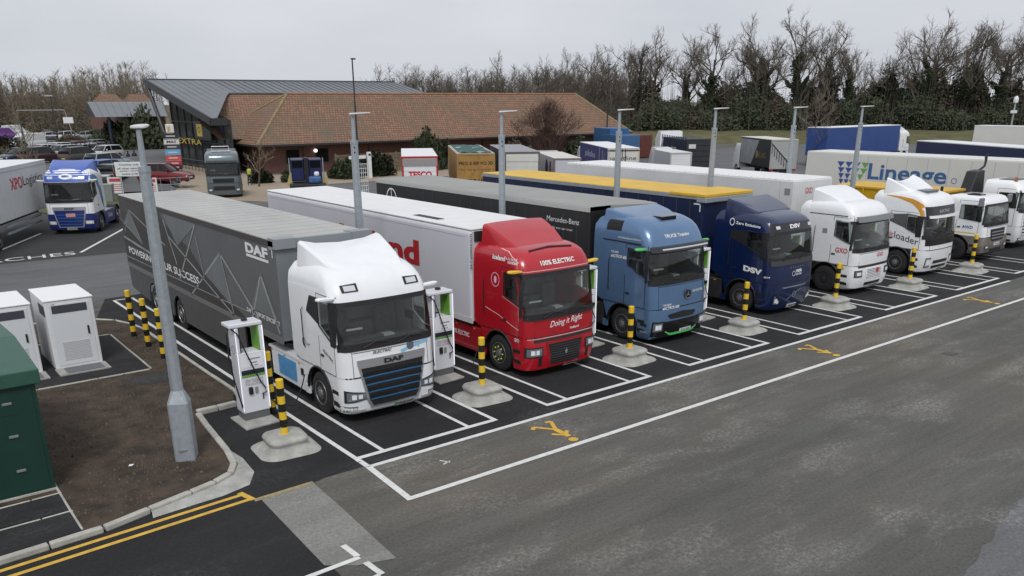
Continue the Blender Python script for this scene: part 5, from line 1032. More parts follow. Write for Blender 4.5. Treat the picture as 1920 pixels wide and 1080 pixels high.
car('dark hatchback behind the white panel van', 23.4, 152, R(-20), (.03, .033, .036), 'hatch'); car('grey hatchback farther behind the white panel van', 31.6, 199, R(-20), (.16, .17, .18), 'hatch')
car('white sport utility car parked at the far hedge', 32.3, 180.5, R(117), (.62, .63, .66), 'suv'); car('silver green estate parked at the far hedge', 35.6, 177.2, R(117), (.28, .32, .31), 'suv')
car('dark parked car beside the container truck', 63.0, 44, R(60), (.03, .033, .04), 'hatch'); car('white car behind the palletline lorry', 47.0, 36.8, R(200), (.6, .6, .62), 'hatch')

for lb, x, y, a, col, k in (('navy saloon tucked behind the maroon car', 8.6, 90.5, -60, (.02, .03, .06), 'hatch'), ('pale silver hatchback beyond the white car in the car park', 16.4, 97.5, -58, (.4, .41, .43), 'hatch'), ('black estate beyond the pale silver hatchback', 18.6, 103, -58, (.025, .025, .028), 'estate'), ('white hatchback at the left of the far row', 15.6, 108, -58, (.6, .6, .61), 'hatch'), ('red hatchback in the middle of the far row', 19.0, 114, -58, (.25, .03, .03), 'hatch'), ('grey estate at the right of the far row', 22.4, 119, -58, (.2, .21, .22), 'estate'), ('dark green car beside the far hedge', 39.2, 175, 117, (.03, .06, .045), 'suv'), ('white hatchback half hidden behind the white sport utility car', 29.5, 184, 117, (.6, .6, .62), 'hatch')): car(lb, x, y, R(a), col, k)
# ------------------------------------------------------------------ lorries seen from behind
def lorry(label, x0, x1, y0, L, zt, side, rear, frame, roof, rz=R(-31), zb=1.1, name='box_lorry', cab=white, roller=True):
    hw = (x1 - x0) / 2; t = thing(name, label, 'lorry', ((x0 + x1) / 2, y0, 0), rz, 'lorries parked in the yard')
    MB().box(-hw, hw, .02, L, zb, zt - .05).build('body', side, t, bevel=.03); MB().box(-hw - .01, hw + .01, 0, L + .01, zt - .05, zt).build('roof', roof, t, bevel=.02)
    f = MB(); f.box(-hw - .015, -hw + .12, -.04, .08, zb - .1, zt - .02); f.box(hw - .12, hw + .015, -.04, .08, zb - .1, zt - .02); f.box(-hw + .12, hw - .12, -.038, .08, zt - .16, zt - .021); f.box(-hw + .12, hw - .12, -.038, .08, zb - .1, zb + .05); f.build('rear_frame', frame, t)
    d = MB().box(-hw + .12, hw - .12, -.015, .02, zb + .05, zt - .16).build('rear_door', rear, t)
    if roller:
        q = MB(); n = 7
        for i in range(1, n): zz = zb + .05 + (zt - .21 - zb) * i / n; q.box(-hw + .13, hw - .13, -.022, -.014, zz, zz + .012)
        q.build('door_seam', grey_l, d)
    for s in (-1, 1):
        MB().box(*sorted((s * (hw - .3), s * (hw - .02))), -.06, .02, zb - .28, zb - .12).build('tail_light', P('tail red', (.35, .01, .01), .3), t)
        wheel(t, s * (hw - .2), 1.6, 'steel', s, twin=True); wheel(t, s * (hw - .2), L + .9, 'steel', s)
    MB().box(-.5, .5, .1, L + 1.5, zb - .35, zb - .02).build('chassis', dark, t); MB().box(-hw + .1, hw - .1, -.02, .08, .5, .62).build('rear_bumper', dark, t)
    MB().loft([[(-hw + .05, yy, .6), (hw - .05, yy, .6), (hw - .05, yy, z * .8), (hw - .2, yy, z), (-hw + .2, yy, z), (-hw + .05, yy, z * .8)] for yy, z in ((L + .25, 2.9), (L + 1.6, 2.95), (L + 1.9, 2.3), (L + 2.0, 1.6))]).build('cab', cab, t, smooth=35)
    return t, hw
def rtext(s, x, z, w, h, mat, t, bold=.03): return text(s, lambda u, v: (x + u, -.03, z + v), w, h, mat, t, bold=bold)
crw = P('cream white', (.62, .62, .57), .5, var=.06)
t, hw = lorry('white lorry with red trim and red supermarket lettering on its rear', 24.96, 27.56, 38.78, 10.5, 3.45, P('lorry white', (.66, .66, .66), .5), white_matt, P('red trim', (.4, .03, .04), .4), white_matt)
rtext('TESCO', -.85, 1.95, 1.7, .42, rtxt, t, .04); poly_print([[(-.85 + i * .35, 1.68), (-.6 + i * .35, 1.68), (-.55 + i * .35, 1.76), (-.8 + i * .35, 1.76)] for i in range(5)], lambda u, v: (u, -.03, v), P('navy dash', (.02, .03, .12), .5), t, 'dash_stripe')
MB().box(-1.25, 1.25, -.05, -.018, 2.75, 3.25).build('header_panel', P('header grey', (.30, .28, .28), .5), t)
och = P('ochre yellow', (.36, .20, .05), .6, var=.25, vs=2)
t, hw = lorry('ochre yellow tipper lorry with green mesh cover over its top', 28.6, 31.4, 37.0, 12, 3.58, och, och, P('rust frame', (.32, .2, .08), .7, var=.3), P('tarp edge', (.4, .4, .38), .7), roller=False)
q = MB()
for i in range(6): q.box(-1.4 + i * .55, -1.33 + i * .55, -.06, -.01, 1.15, 3.4)
q.build('door_rib', och, t); rtext('FRED SHERWOOD', -1.25, 2.75, 2.5, .24, ktxt, t, .02); rtext('01909 500', -1.1, 1.55, 1.9, .2, ktxt, t); rtext('Grain haulage contractor', -1.2, 2.3, 2.3, .22, P('faded print', (.16, .1, .03), .6), t, 0)
cv = MB(); rows = []
for i in range(13):
    rows.append([(-1.2 + 2.4 * j / 8, .15 + i * .98, 3.56 + .10 * noise.noise(Vector((i * 1.7, j * 1.3, 0))) + .05) for j in range(9)])
cv.loft(rows, closed=False, cap0=False, cap1=False); cv.build('mesh_cover', P('green net', (.035, .10, .085), .8, var=.5, vs=3), t, smooth=30)
t, hw = lorry('grey box lorry with white roller door beside the ochre tipper', 32.7, 35.4, 36.6, 11, 3.56, P('dark side', (.04, .045, .06), .5), crw, P('frame grey', (.13, .11, .10), .6), P('lorry roof grey', (.27, .27, .29), .5)); MB().box(-1.25, 1.25, -.04, -.016, 2.85, 3.25).build('header_panel', crw, t)
t, hw = lorry('small white curved roof lorry with a print on its side', 37.4, 39.6, 36.4, 8.5, 2.92, P('van white', (.66, .66, .68), .5), P('rear door white', (.55, .56, .60), .5), P('frame brown', (.2, .15, .15), .6), P('lorry roof white', (.62, .61, .56), .5))
poly_print([[(.4, 1.2), (1.6, 1.2), (1.4, 2.5), (.7, 2.6)], ], lambda u, v: (-hw - .008, u + .6, v), P('brown print', (.22, .08, .04), .5, var=.6, vs=4), t, 'side_picture'); poly_print([disc(3.4, 1.9, .7, .75)], lambda u, v: (-hw - .008, u, v), P('navy print', (.02, .03, .10), .5, var=.5, vs=4), t, 'side_picture')
pur = P('palletline blue', (.03, .04, .16), .45, var=.1)
t, hw = lorry('navy sided lorry with cream rear doors and dark lettering', 43.6, 46.3, 36.6, 11.5, 3.45, pur, crw, P('frame cream', (.5, .48, .42), .5), white_matt, roller=False)
rtext('palletline', -1.3, 2.35, 2.4, .45, ktxt, t, 0); poly_print([stroke((-.2, 2.15), (.9, 2.05), .05)], lambda u, v: (u, -.03, v), ktxt, t, 'underline'); text('palletline', lambda u, v: (-hw - .01, 9 - u, 2.2 + v), 4.2, .7, P('pale print', (.5, .55, .65), .5), t)
q = MB(); [q.box(a, a + .05, -.07, -.02, 1.15, 3.4) for a in (-.15, .12)]; q.box(-1.4, 1.4, -.06, -.02, 3.2, 3.26); q.build('locking_bar', dark, t); poly_print([stroke((3.4, 1.2), (3.0, 3.3), .14), stroke((1.9, 1.2), (1.9, 3.2), .1), stroke((2.6, 1.3), (1.0, 3.0), .06)], lambda u, v: (-hw - .012, u, v), P('pale print', (.5, .55, .65), .5), t, 'stripe_print')
t, hw = lorry('small plain white box lorry beside the dark container lorry', 51.4, 53.4, 36.8, 5, 2.8, P('box white', (.55, .56, .58), .5), white_matt, P('frame grey2', (.4, .4, .41), .5), offwhite)
bkc = P('container charcoal', (.028, .03, .036), .6, var=.3, vs=1.5); nv2 = P('container navy', (.015, .025, .055), .55, var=.3, vs=1.5)
t, hw = lorry('dark open container lorry with ribbed navy side', 58.6, 61.2, 41.0, 8, 3.5, nv2, bkc, bkc, bkc, R(-31), name='container_lorry', roller=False)
q = MB(); [q.box(-hw - .06, -hw, .3 + i * .6, .42 + i * .6, 1.15, 3.75) for i in range(14)]; q.build('side_rib', nv2, t); q = MB(); [q.box(-1.4, 1.4, -.06, -.01, 1.5 + i * .5, 1.58 + i * .5) for i in range(5)]; q.build('door_rib', bkc, t); MB().box(-1.1, -.4, -.065, -.02, 2.7, 3.1).build('notice_board', offwhite, t); text('haulage', lambda u, v: (-hw - .075, 4.6 - u, 2.3 + v), 1.5, .5, wtxt, t)
MB().loft([[(-1.3, yy, .9), (1.3, yy, .9), (1.2, yy, z), (-1.2, yy, z)] for yy, z in ((9.2, 4.0), (10.2, 4.05), (11.2, 3.2))]).build('high_cab', white, t)
t, hw = lorry('curtain side lorry with grey and black sides and open rear steps', 62.1, 64.7, 33.75, 7.5, 3.68, P('flaks black', (.025, .025, .027), .5, var=.2), P('inside pale', (.36, .36, .36), .6), P('frame pale', (.35, .33, .32), .6), P('lorry roof cream', (.6, .6, .52), .5), R(-31), roller=False)
poly_print([[(7.4, 1.2), (7.4, 3.5), (2.9, 3.5), (4.5, 1.2)]], lambda u, v: (-hw - .008, u, v), P('flaks grey', (.30, .31, .32), .5, var=.2, vs=1), t, 'grey_print'); text('FLAKS', lambda u, v: (-hw - .012, 2.8 - u, 1.9 + v), 1.7, .5, P('gold print', (.25, .18, .06), .5), t); poly_print([disc(3.2, 2.2, .3, .4, 8)], lambda u, v: (-hw - .012, u, v), P('gold print', (.25, .18, .06), .5), t, 'leaf_print')
for i in range(5): MB().box(-.2 + .22 * i, 0.0 + .22 * i, -.06, -.02, 1.15 + .42 * i, 1.2 + .42 * i).build('step', P('step pale', (.55, .56, .58), .5), t)
q = MB(); [q.tube([(-1.2 + i * .25, -.05, 3.3 - i * .25), (-1.2 + i * .25, -.05, 2.4 - i * .25)], .03, 4) for i in range(7)]; q.tube([(-1.3, -.05, 3.35), (.5, -.05, 1.6)], .035, 4); q.build('stair_rail', dark, t)
# blue trailer and white tractor seen side-on
def side_artic(label1, label2, loc, rz, side, roof, L=14, zt=4.25, cabp=white, cab=True):
    t = thing('semi_trailer', label1, 'trailer', loc, rz, 'trailers in the far yard'); hw = 1.3
    MB().box(-hw, hw, 3.0, 3 + L, 1.2, zt - .08).build('body', side, t, bevel=.03); MB().box(-hw - .01, hw + .01, 2.98, 3.02 + L, zt - .08, zt).build('roof', roof, t, bevel=.02); MB().box(-hw + .02, hw - .02, 2.97, 3.0, 1.2, zt - .1).build('front_wall', offwhite, t); MB().box(-.5, .5, 3.3, L + 2.8, .9, 1.15).build('chassis', dark, t)
    for a in (L - .2, L + 1.1, L - 1.5):
        for s in (-1, 1): wheel(t, s * 1.12, a, 'steel', s)
    if cab:
        tt, c = tractor('truck_tractor', label2, 0, 0, cabp, dict(wz=(1.9, 2.85), sidewin=((.45, 1.15), [(.45, 2.0), (1.15, 2.1)], [(.45, 2.85), (1.15, 2.85)]), doory=1.3, roof=[(.85, 3.5, .85, 0), (1.5, 3.75, 1.05, 0), (2.35, 4.0, 1.1, 0)], group='tractor units in the far yard', fairtop=3.7), rz, loc)
        lights(tt, c, .75, 1.2, .55, .8); c.fpatch(-.7, .7, .45, 1.3, 8, .02, 0).build('grille', black, tt)
    return t
side_artic('royal blue curtain side trailer seen side on before the trees', 'white truck cab pulling the royal blue trailer before the trees', (98.8, 41.3, 0), R(90), P('royal blue curtain', (.02, .06, .23), .5, var=.1, vs=.4), white_matt, 15.5, 4.25)
side_artic('navy trailer with pale roof at the right edge', '', (56.5, 5.5, 0), R(-28), P('navy far curtain', (.018, .025, .075), .5), white_matt, 14, 4.0, cab=False)
side_artic('cream white trailer at the far right edge before the trees', '', (107.6, 14, 0), 0, crm, white_matt, 19, 4.05, cab=False)
car('white high roof van beyond the cream trailer with the shield logo', 74.5, 25.5, R(100), (.6, .6, .62), 'van', 'parked_van', 'van')

# coach bay truck pair and the grey truck
xb = P('royal blue paint', (.016, .085, .42), .3, coat=.6, var=.06); xd = P('deep blue paint', (.012, .022, .16), .35, coat=.4)
t, c = tractor('truck_tractor', 'white truck cab with royal blue roof and bumper in the coach bays', 0, 0, white, dict(wz=(1.9, 2.85), sidewin=((.42, 1.15), [(.42, 2.0), (1.15, 2.15)], [(.42, 2.85), (1.15, 2.85)]), doory=1.3, lowpaint=white, bumper=xd, archpaint=xd, skirt=xd, roofpaint=xb, group='trucks in the coach bays',
    roof=[(.6, 3.42, .85, .0), (.85, 3.55, .95, .0), (1.3, 3.72, 1.05, .02), (1.8, 3.9, 1.12, .02), (2.35, 4.05, 1.16, .05)], mirror=(white, 3.0, .5), fairtop=3.8), R(-28.4), (2.75, 39.2, 0))
c.fpatch(-1.27, 1.27, 2.93, 3.6, 26, .007, 0, nz=6).build('blue_brow', xb, t, smooth=50); poly_print([disc(0, 3.22, .36, .15, 24)], lambda u, v: c.fp(u, v, .02), wtxt, t, 'oval_badge'); text('Culina', c.tfront(-.2, 3.18, .024), .4, .08, xd, t)
for s in (-1, 1): c.fpatch(*sorted((s * .70, s * 1.0)), 3.1, lambda x: 3.23, 6, .02, -.02).build('roof_light', P('lamp lens', (.6, .62, .65), .15), t)
c.fpatch(-.9, .9, pl([(-.9, 1.46), (-.7, .4), (.7, .4), (.9, 1.46)]), 1.56, 16, .03, -.02, nz=4).build('grille_surround', silver, t); gi = c.fpatch(-.82, .82, pl([(-.82, 1.34), (-.62, .46), (.62, .46), (.82, 1.34)]), 1.36, 16, .036, 0, nz=4).build('grille', xd, t)
for i in range(4): c.fpatch(-.66 - i * .04, .66 + i * .04, .56 + i * .18, .60 + i * .18, 10, .05, .02).build('grille_bar', P('blue bar', (.05, .20, .42), .35, .3), gi)
text('DAF', c.tfront(-.24, 1.41, .045), .5, .1, black, t, bold=.05); c.fpatch(-.2, .3, 1.0, 1.2, 4, .06, .02).build('red_notice', P('notice red', (.6, .3, .28), .5, var=.4, vs=12), t); lights(t, c, .75, 1.22, .55, .8, P('slim lens', (.55, .57, .6), .2)); plate(t, c, 0, .26, 'CX73 XPO')
c.spatch(.5, 2.25, pl([(.5, 3.1), (1.2, 2.95), (1.75, 2.3), (1.9, 1.6), (2.25, 1.2)]), pl([(.5, 3.25), (1.2, 3.3), (1.75, 3.1), (1.9, 2.7), (2.25, 1.9)]), 12, 1, .007, 0).build('blue_swirl', P('swirl blue', (.10, .2, .42), .35), t); text('100% electric', lambda u, v: (1.275, 2.9 + u, .6 + v), .9, .25, wtxt, t)
tr = thing('semi_trailer', 'white trailer with red and black logistics lettering at the left edge', 'trailer', (-2.15, 36.8, 0), R(-27), 'trucks in the coach bays')
MB().box(-1.3, 1.3, -6, 8.2, 1.3, 3.95).build('body', P('xpo white', (.60, .61, .61), .45, var=.05), tr, bevel=.03); MB().box(-1.32, 1.32, -6.02, 8.22, 3.93, 4.0).build('roof', white_matt, tr, bevel=.02); MB().box(1.3, 1.32, -6, 8.2, 3.72, 3.8).build('top_seam', grey_l, tr)
for y in (-3.6, -2.3, -1.0):
    for s in (-1, 1): wheel(tr, s * 1.12, y, 'steel', s)
MB().box(-.5, .5, -5.8, 8, .95, 1.3).build('chassis', dark, tr); q = MB(); q.box(1.2, 1.27, .4, 6, .6, .72); q.box(1.2, 1.27, .4, 6, .95, 1.07); q.build('side_guard', galv, tr)
text('XPO', lambda u, v: (1.31, 1.9 + u, 2.75 + v), 1.9, .62, rtxt, tr, bold=.02); text('Logistics', lambda u, v: (1.31, 3.9 + u, 2.68 + v), 3.3, .68, ktxt, tr, bold=.0)
gm_ = P('gunmetal paint', (.13, .165, .18), .3, .3, coat=.6)
t, c = tractor('truck_tractor', 'gunmetal grey truck cab facing us in front of the brick building', 0, 0, gm_, dict(prof=[(a, b, cc, d) for a, b, cc, d in prof_v], wz=(1.8, 2.62), wheel='dark', group='trucks in the coach bays', sidewin=((.5, 1.2), [(.5, 1.9), (1.2, 2.0)], [(.5, 2.6), (1.2, 2.6)]), roof=[(1.2, 3.5, .9, 0), (1.6, 3.58, 1.05, 0), (2.3, 3.66, 1.1, 0)], roofpaint=P('dark gunmetal', (.05, .06, .066), .35)), R(-22), (16.7, 52.6, 0))
c.fpatch(-1.1, 1.1, 2.7, 2.85, 20, .1, 0).build('sun_visor', P('dark gunmetal', (.05, .06, .066), .35), t); MB().box(-.7, .7, .9, 1.2, 3.5, 3.56).build('roof_panel_pale', white, t); MB().tube([(-.7, 1.6, 3.5), (-.7, 1.6, 3.85), (.6, 1.6, 3.85), (.6, 1.6, 3.5)], .03, 6).build('roof_rail', white, t); c.fpatch(-.8, .8, .6, 1.5, 10, .02, 0).build('grille', black, t); lights(t, c, .85, 1.2, .5, .75)

# recovery lorry seen from behind (blue cab halves, tall posts)
t = thing('recovery_lorry', 'dark blue recovery lorry seen from behind with pale guard posts', 'lorry', (22.4, 49.6, 0), R(-24)); rb = P('recovery blue', (.012, .018, .085), .35, coat=.4)
for s in (-1, 1):
    MB().box(*sorted((s * .18, s * 1.2)), 0, 1.6, 1.2, 2.9).build('cab_half', rb, t, bevel=.08); MB().box(*sorted((s * .3, s * 1.1)), -.02, 0.0, 2.2, 2.75).build('rear_window', glassd, t); MB().tube([(s * 1.3, -.3, .9), (s * 1.3, -.3, 3.0)], .04, 6).build('guard_post', galv, t); MB().prism([(s * 1.2, .9), (s * 1.65, .9), (s * 1.3, 1.9), (s * 1.2, 1.9)], -.32, -.26, axis='y').build('yellow_brace', P('brace yellow', (.45, .34, .12), .6), t)
    wheel(t, s * 1.1, 3, 'dark', s); wheel(t, s * 1.1, -1.2, 'dark', s)
MB().box(-.16, .16, -.2, .6, 1.0, 3.0).build('centre_column', black, t, bevel=.03); MB().box(-1.4, 1.4, -2, 4, .8, 1.05).build('deck', dark, t); MB().box(.1, 1.1, -.9, -.3, 1.06, 1.6).build('blue_sheet', P('tarpaulin blue', (.05, .12, .28), .6, var=.3, vs=3), t, bevel=.15); MB().box(.55, .95, -.8, -.5, 1.6, 1.95).build('white_bag', white_matt, t, bevel=.12)
# roll cage trolley
t = thing('roll_cage', 'white wire roll cage beside the second lamp post', 'roll cage', (25.1, 45.2, 0)); q = MB()
for i in range(5): q.tube([(-.35 + .175 * i, 0, .2), (-.35 + .175 * i, 0, 2.65)], .02, 4)
for i in range(8): q.tube([(-.35, 0, .3 + .33 * i), (.35, 0, .3 + .33 * i)], .02, 4)
q.build('mesh_side', white_matt, t); MB().box(-.4, .4, 0, .7, .15, .22).build('base', galv, t)

# ------------------------------------------------------------------ buildings
tx, ty = tiles('roof tiles front', 'X'), tiles('roof tiles side', 'Y'); bx_, by_ = brick('brick front', 'X'), brick('brick side', 'Y')
t = thing('service_building', 'long brick services building with brown tiled hipped roof', 'building', (0, 0, 0))
MB().box(28.6, 80.5, 73, 87, 0, 3.15).build('brick_wall', bx_, t); MB().box(28.55, 28.6, 73.2, 86.8, 0, 3.1).build('brick_side_wall', by_, t)
e = [(27.4, 71.6, 2.95), (82, 71.6, 2.95), (82, 88.2, 2.95), (27.4, 88.2, 2.95)]; r0, r1 = (34.9, 80, 8.0), (78.8, 80, 8.0)
MB().add([e[0], e[1], r1, r0], [(0, 1, 2, 3)]).build('roof_front_slope', tx, t); MB().add([e[3], e[0], r0], [(0, 1, 2)]).build('roof_hip_slope', ty, t); MB().add([e[1], e[2], r1], [(0, 1, 2)]).build('roof_hip_slope', ty, t); MB().add([e[2], e[3], r0, r1], [(0, 1, 2, 3)]).build('roof_back_slope', tx, t)
rid = P('ridge tile', (.30, .16, .09), .85, var=.3, vs=2); rm_ = P('mossy hip tile', (.24, .19, .10), .9, var=.3, vs=2)
for a, b, m_ in ((r0, r1, rid), (e[0], r0, rm_), (e[3], r0, rm_), (e[1], r1, rm_)): MB().tube([a, b], .15, 6).build('ridge_tiles', m_, t)
MB().box(27.45, 82, 71.5, 71.6, 2.78, 2.98).build('gutter', darkmetal, t); MB().box(27.3, 27.4, 71.6, 88.2, 2.78, 2.98).build('gutter', darkmetal, t); MB().box(27.6, 81.8, 71.8, 73, 2.75, 2.8).build('soffit', darkmetal, t)
for x in (33, 41, 49, 57, 65, 73): MB().cyl((x, 72.9, 0), (x, 72.9, 2.8), .06, n=8).build('downpipe', darkmetal, t)
for x in (31, 34.4): f = MB().box(x, x + 1.6, 72.94, 73.0, .9, 2.4).build('window', darkmetal, t); MB().box(x + .08, x + 1.52, 72.925, 72.94, .98, 2.32).build('pane', glassd, f)
MB().cyl((34.4, 72.7, 2.15), (34.4, 72.9, 2.15), .17, n=14).build('bulkhead_lamp', lamp_glow, t)
# wing behind, same tiles
MB().add([(25.6, 77, 3.4), (38, 77, 3.4), (38, 88.2, 8.2), (30.0, 88.2, 8.2), (25.0, 81, 5)], [(0, 1, 2, 3, 4)]).build('wing_roof_slope', tx, t); MB().add([(30.2, 88.2, 8.06), (38, 88.2, 8.06), (38, 96, 4), (30, 96, 4)], [(0, 1, 2, 3)]).build('wing_roof_slope', tx, t)
# metal roofed entrance hall
t = thing('entrance_hall', 'entrance hall with sloping grey metal roof and glazed gable', 'building', (0, 0, 0))
def mz(y): return 5.55 + (y - 74.5) * .2
seam = .9; xs = [24.0 + i * seam for i in range(38)]
def ms(x): return 74.5 if x < 24.6 else min(87.6, 74.5 + (x - 24.6) * 2.05)
for i, x in enumerate(xs):
    xa, xb = x + .02, x + seam - .02; ya, yb_ = ms(xa), ms(xb)
    MB().add([(xa, ya, mz(ya)), (xb, yb_, mz(yb_)), (xb, 95, mz(95)), (xa, 95, mz(95)), (xa, ya, mz(ya) - .12), (xb, yb_, mz(yb_) - .12), (xb, 95, mz(95) - .12), (xa, 95, mz(95) - .12)], [(0, 1, 2, 3), (4, 5, 1, 0), (5, 6, 2, 1), (7, 4, 0, 3)]).build('roof_panel', metalroof, t)
    if x > 31: MB().add([(xb - .08, 88, mz(88) + .02), (xb + .08, 88, mz(88) + .02), (xb + .08, 95, mz(95) + .08), (xb - .08, 95, mz(95) + .08)], [(0, 1, 2, 3)]).build('roof_rib', P('rib dark', (.07, .075, .08), .5), t)
    else: MB().add([(xb, yb_, mz(yb_) + .0), (xb + .04, yb_, mz(yb_)), (xb + .04, 95, mz(95) + .05), (xb, 95, mz(95) + .05)], [(0, 1, 2, 3)]).build('roof_seam', P('seam grey', (.12, .13, .14), .5), t)
fa = MB(); fa.add([(23.9, 74.3, mz(74.3) + .1), (23.9, 95.2, mz(95.2) + .1), (23.9, 95.2, mz(95.2) - .75), (23.9, 74.3, mz(74.3) - .65), (24.1, 74.3, mz(74.3) + .1), (24.1, 95.2, mz(95.2) + .1), (24.1, 95.2, mz(95.2) - .75), (24.1, 74.3, mz(74.3) - .65)], [(0, 1, 2, 3), (7, 6, 5, 4), (0, 4, 5, 1), (2, 6, 7, 3), (0, 3, 7, 4)]); fa.build('verge_fascia', darkmetal, t)
MB().box(24.1, 58, 95, 95.4, mz(95) - .4, mz(95) + .12).build('ridge_fascia', darkmetal, t); MB().box(23.9, 25.5, 74.2, 74.5, 4.9, 5.6).build('eaves_fascia', darkmetal, t)
gw = P('hall glazing', (.05, .055, .055), .12, var=.4, vs=.6)
gp = MB(); gp.add([(26.2, 75, 0), (26.2, 94, 0), (26.2, 94, mz(94) - .3), (26.2, 75, mz(75) - .3)], [(0, 1, 2, 3)]); gp.build('glazed_wall', gw, t)
for y in (75, 77.4, 79.8, 82.2, 84.6, 87, 89.4, 91.8, 94): MB().box(26.08, 26.2, y - .06, y + .06, 0, mz(y) - .3).build('mullion', darkmetal, t)
for z in (2.9, 5.0): MB().box(26.06, 26.19, 75, 94 if z < 5 else 94, z - .06, z + .06).build('transom', darkmetal, t)
MB().tube([(24.0, 94.6, mz(94) - .5), (24.9, 90.5, 0)], .22, 8).build('raking_column', darkmetal, t)
MB().box(25.7, 25.85, 80, 85.2, 3.15, 5.15).build('dark_sign_board', P('sign board dark', (.05, .055, .06), .5), t); MB().box(25.66, 25.7, 82.5, 84.2, 3.55, 4.85).build('yellow_sign', P('sign yellow', (.8, .62, .12), .4), t); poly_print(ring_ellipse(83.35, 4.25, .4, .32, .1), lambda u, v: (25.65, u, v), ktxt, t, 'sign_emblem')
text('EXTRA', lambda u, v: (25.6, 90.9 - u, 2.62 + v * 1.0), 8.0, .6, P('gold letters', (.72, .58, .08), .4), t, bold=.0); MB().box(25.62, 25.7, 80, 91.5, 3.3, 3.36).build('sign_rail', darkmetal, t)
# totem sign
t = thing('totem_sign', 'tall totem with stacked white, blue and red sign boxes by the entrance', 'sign', (20.0, 75.2, 0), R(-18))
for s in (-.6, .6): MB().box(s - .06, s + .06, -.06, .06, 0, 4.4).build('post', darkmetal, t)
for z, col, s in ((3.75, (.03, .03, .035), ''), (3.2, (.6, .6, .58), 'M&S'), (2.72, (.04, .045, .06), ''), (2.2, (.12, .38, .62), ''), (1.65, (.55, .08, .07), ''), (1.15, (.42, .04, .04), ''), (.75, (.03, .03, .03), '')):
    b_ = MB().box(-.72, .72, -.12, .12, z, z + .44).build('sign_box', P('totem %.2f %.2f' % (col[0], z), col, .4), t); MB().box(-.74, .74, -.1, .1, z - .05, z).build('sign_trim', grey_l, t)
    if s: text(s, lambda u, v: (-.45 + u, -.125, z + .1 + v), .9, .25, ktxt, t, bold=.02)
    else: MB().box(-.45, .4, -.125, -.12, z + .17, z + .27).build('sign_print', P('totem print', (.6, .58, .55), .5), b_)
MB().box(-.4, .4, -.08, .08, 4.25, 5.1).build('top_emblem', P('emblem white', (.66, .64, .6), .4), t, bevel=.1); MB().box(-.2, .0, -.1, -.08, 4.4, 4.9).build('emblem_gold', P('emblem gold', (.5, .35, .12), .4), t)
# pavilion and far roofs
t = thing('pavilion', 'low pavilion with grey metal roof left of the entrance hall', 'building', (0, 0, 0))
pa = [(23.2, 118, 5.2), (33, 118, 5.2), (35.5, 128, 7.2), (24.7, 128, 7.2)]
MB().add(pa, [(0, 1, 2, 3)]).build('roof', metalroof, t); MB().add([(23.2, 118, 5.2), (24.7, 128, 7.2), (26.4, 138, 5.2)], [(0, 1, 2)]).build('gable_end', darkmetal, t); MB().box(28.6, 33.5, 121, 132, 0, 5.1).build('wall', bx_, t)
for i in range(1, 11): MB().add([(23.2 + i * .98, 118, 5.23), (23.26 + i * .98, 118, 5.23), (24.76 + i * 1.08, 128, 7.23), (24.7 + i * 1.08, 128, 7.23)], [(0, 1, 2, 3)]).build('roof_seam', P('rib dark', (.07, .075, .08), .5), t)
for x in (28.7, 30.6, 32.2)[:2]: f = MB().box(x, x + 1.7, 120.93, 121, .6, 3.6).build('window', darkmetal, t); MB().box(x + .1, x + 1.6, 120.9, 120.93, .7, 3.5).build('pane', glassd, f)
MB().cyl((25.0, 118.5, 0), (25.0, 118.5, 5.2), .2, n=10).build('column', P('dark blue post', (.02, .025, .05), .4), t)
for i, x in enumerate((34.4, 39.4)):
    t = thing('far_house', ['small house with orange tiled roof behind the pavilion, left one', 'small house with orange tiled roof behind the pavilion, right one'][i], 'house', (x, 152, 0)); MB().box(-2.4, 2.4, 0, 8, 0, 6).build('wall', bx_, t)
    MB().add([(-2.7, -.4, 6), (2.7, -.4, 6), (1.6, 4, 8.5), (-1.2, 4, 8.5), (2.7, 8.4, 6), (-2.7, 8.4, 6)], [(0, 1, 2, 3), (1, 4, 2), (4, 5, 3, 2), (5, 0, 3)]).build('roof', tx, t)
# timber fence by the building
t = thing('timber_fence', 'weathered horizontal timber fence in front of the brick wall', 'fence', (0, 0, 0))
for i in range(7): MB().box(33.6, 43.5, 66.5, 66.55, .15 + i * .27, .36 + i * .27).build('slat', timber, t)
for x in (33.6, 36, 38.4, 40.8, 43.4): MB().box(x - .06, x + .06, 66.55, 66.68, 0, 2.1).build('post', timber, t)
t = thing('height_barrier', 'white height barrier arm by the second lamp post', 'barrier', (32.0, 61, 0)); MB().box(.2, 2.0, -.05, .05, 1.9, 2.2).build('beam', white_matt, t); MB().box(2.2, 2.55, -.15, .15, 0, 2.5).build('post', white_matt, t); MB().box(2.25, 2.5, -.16, -.15, 2.15, 2.35).build('sensor', black, t)
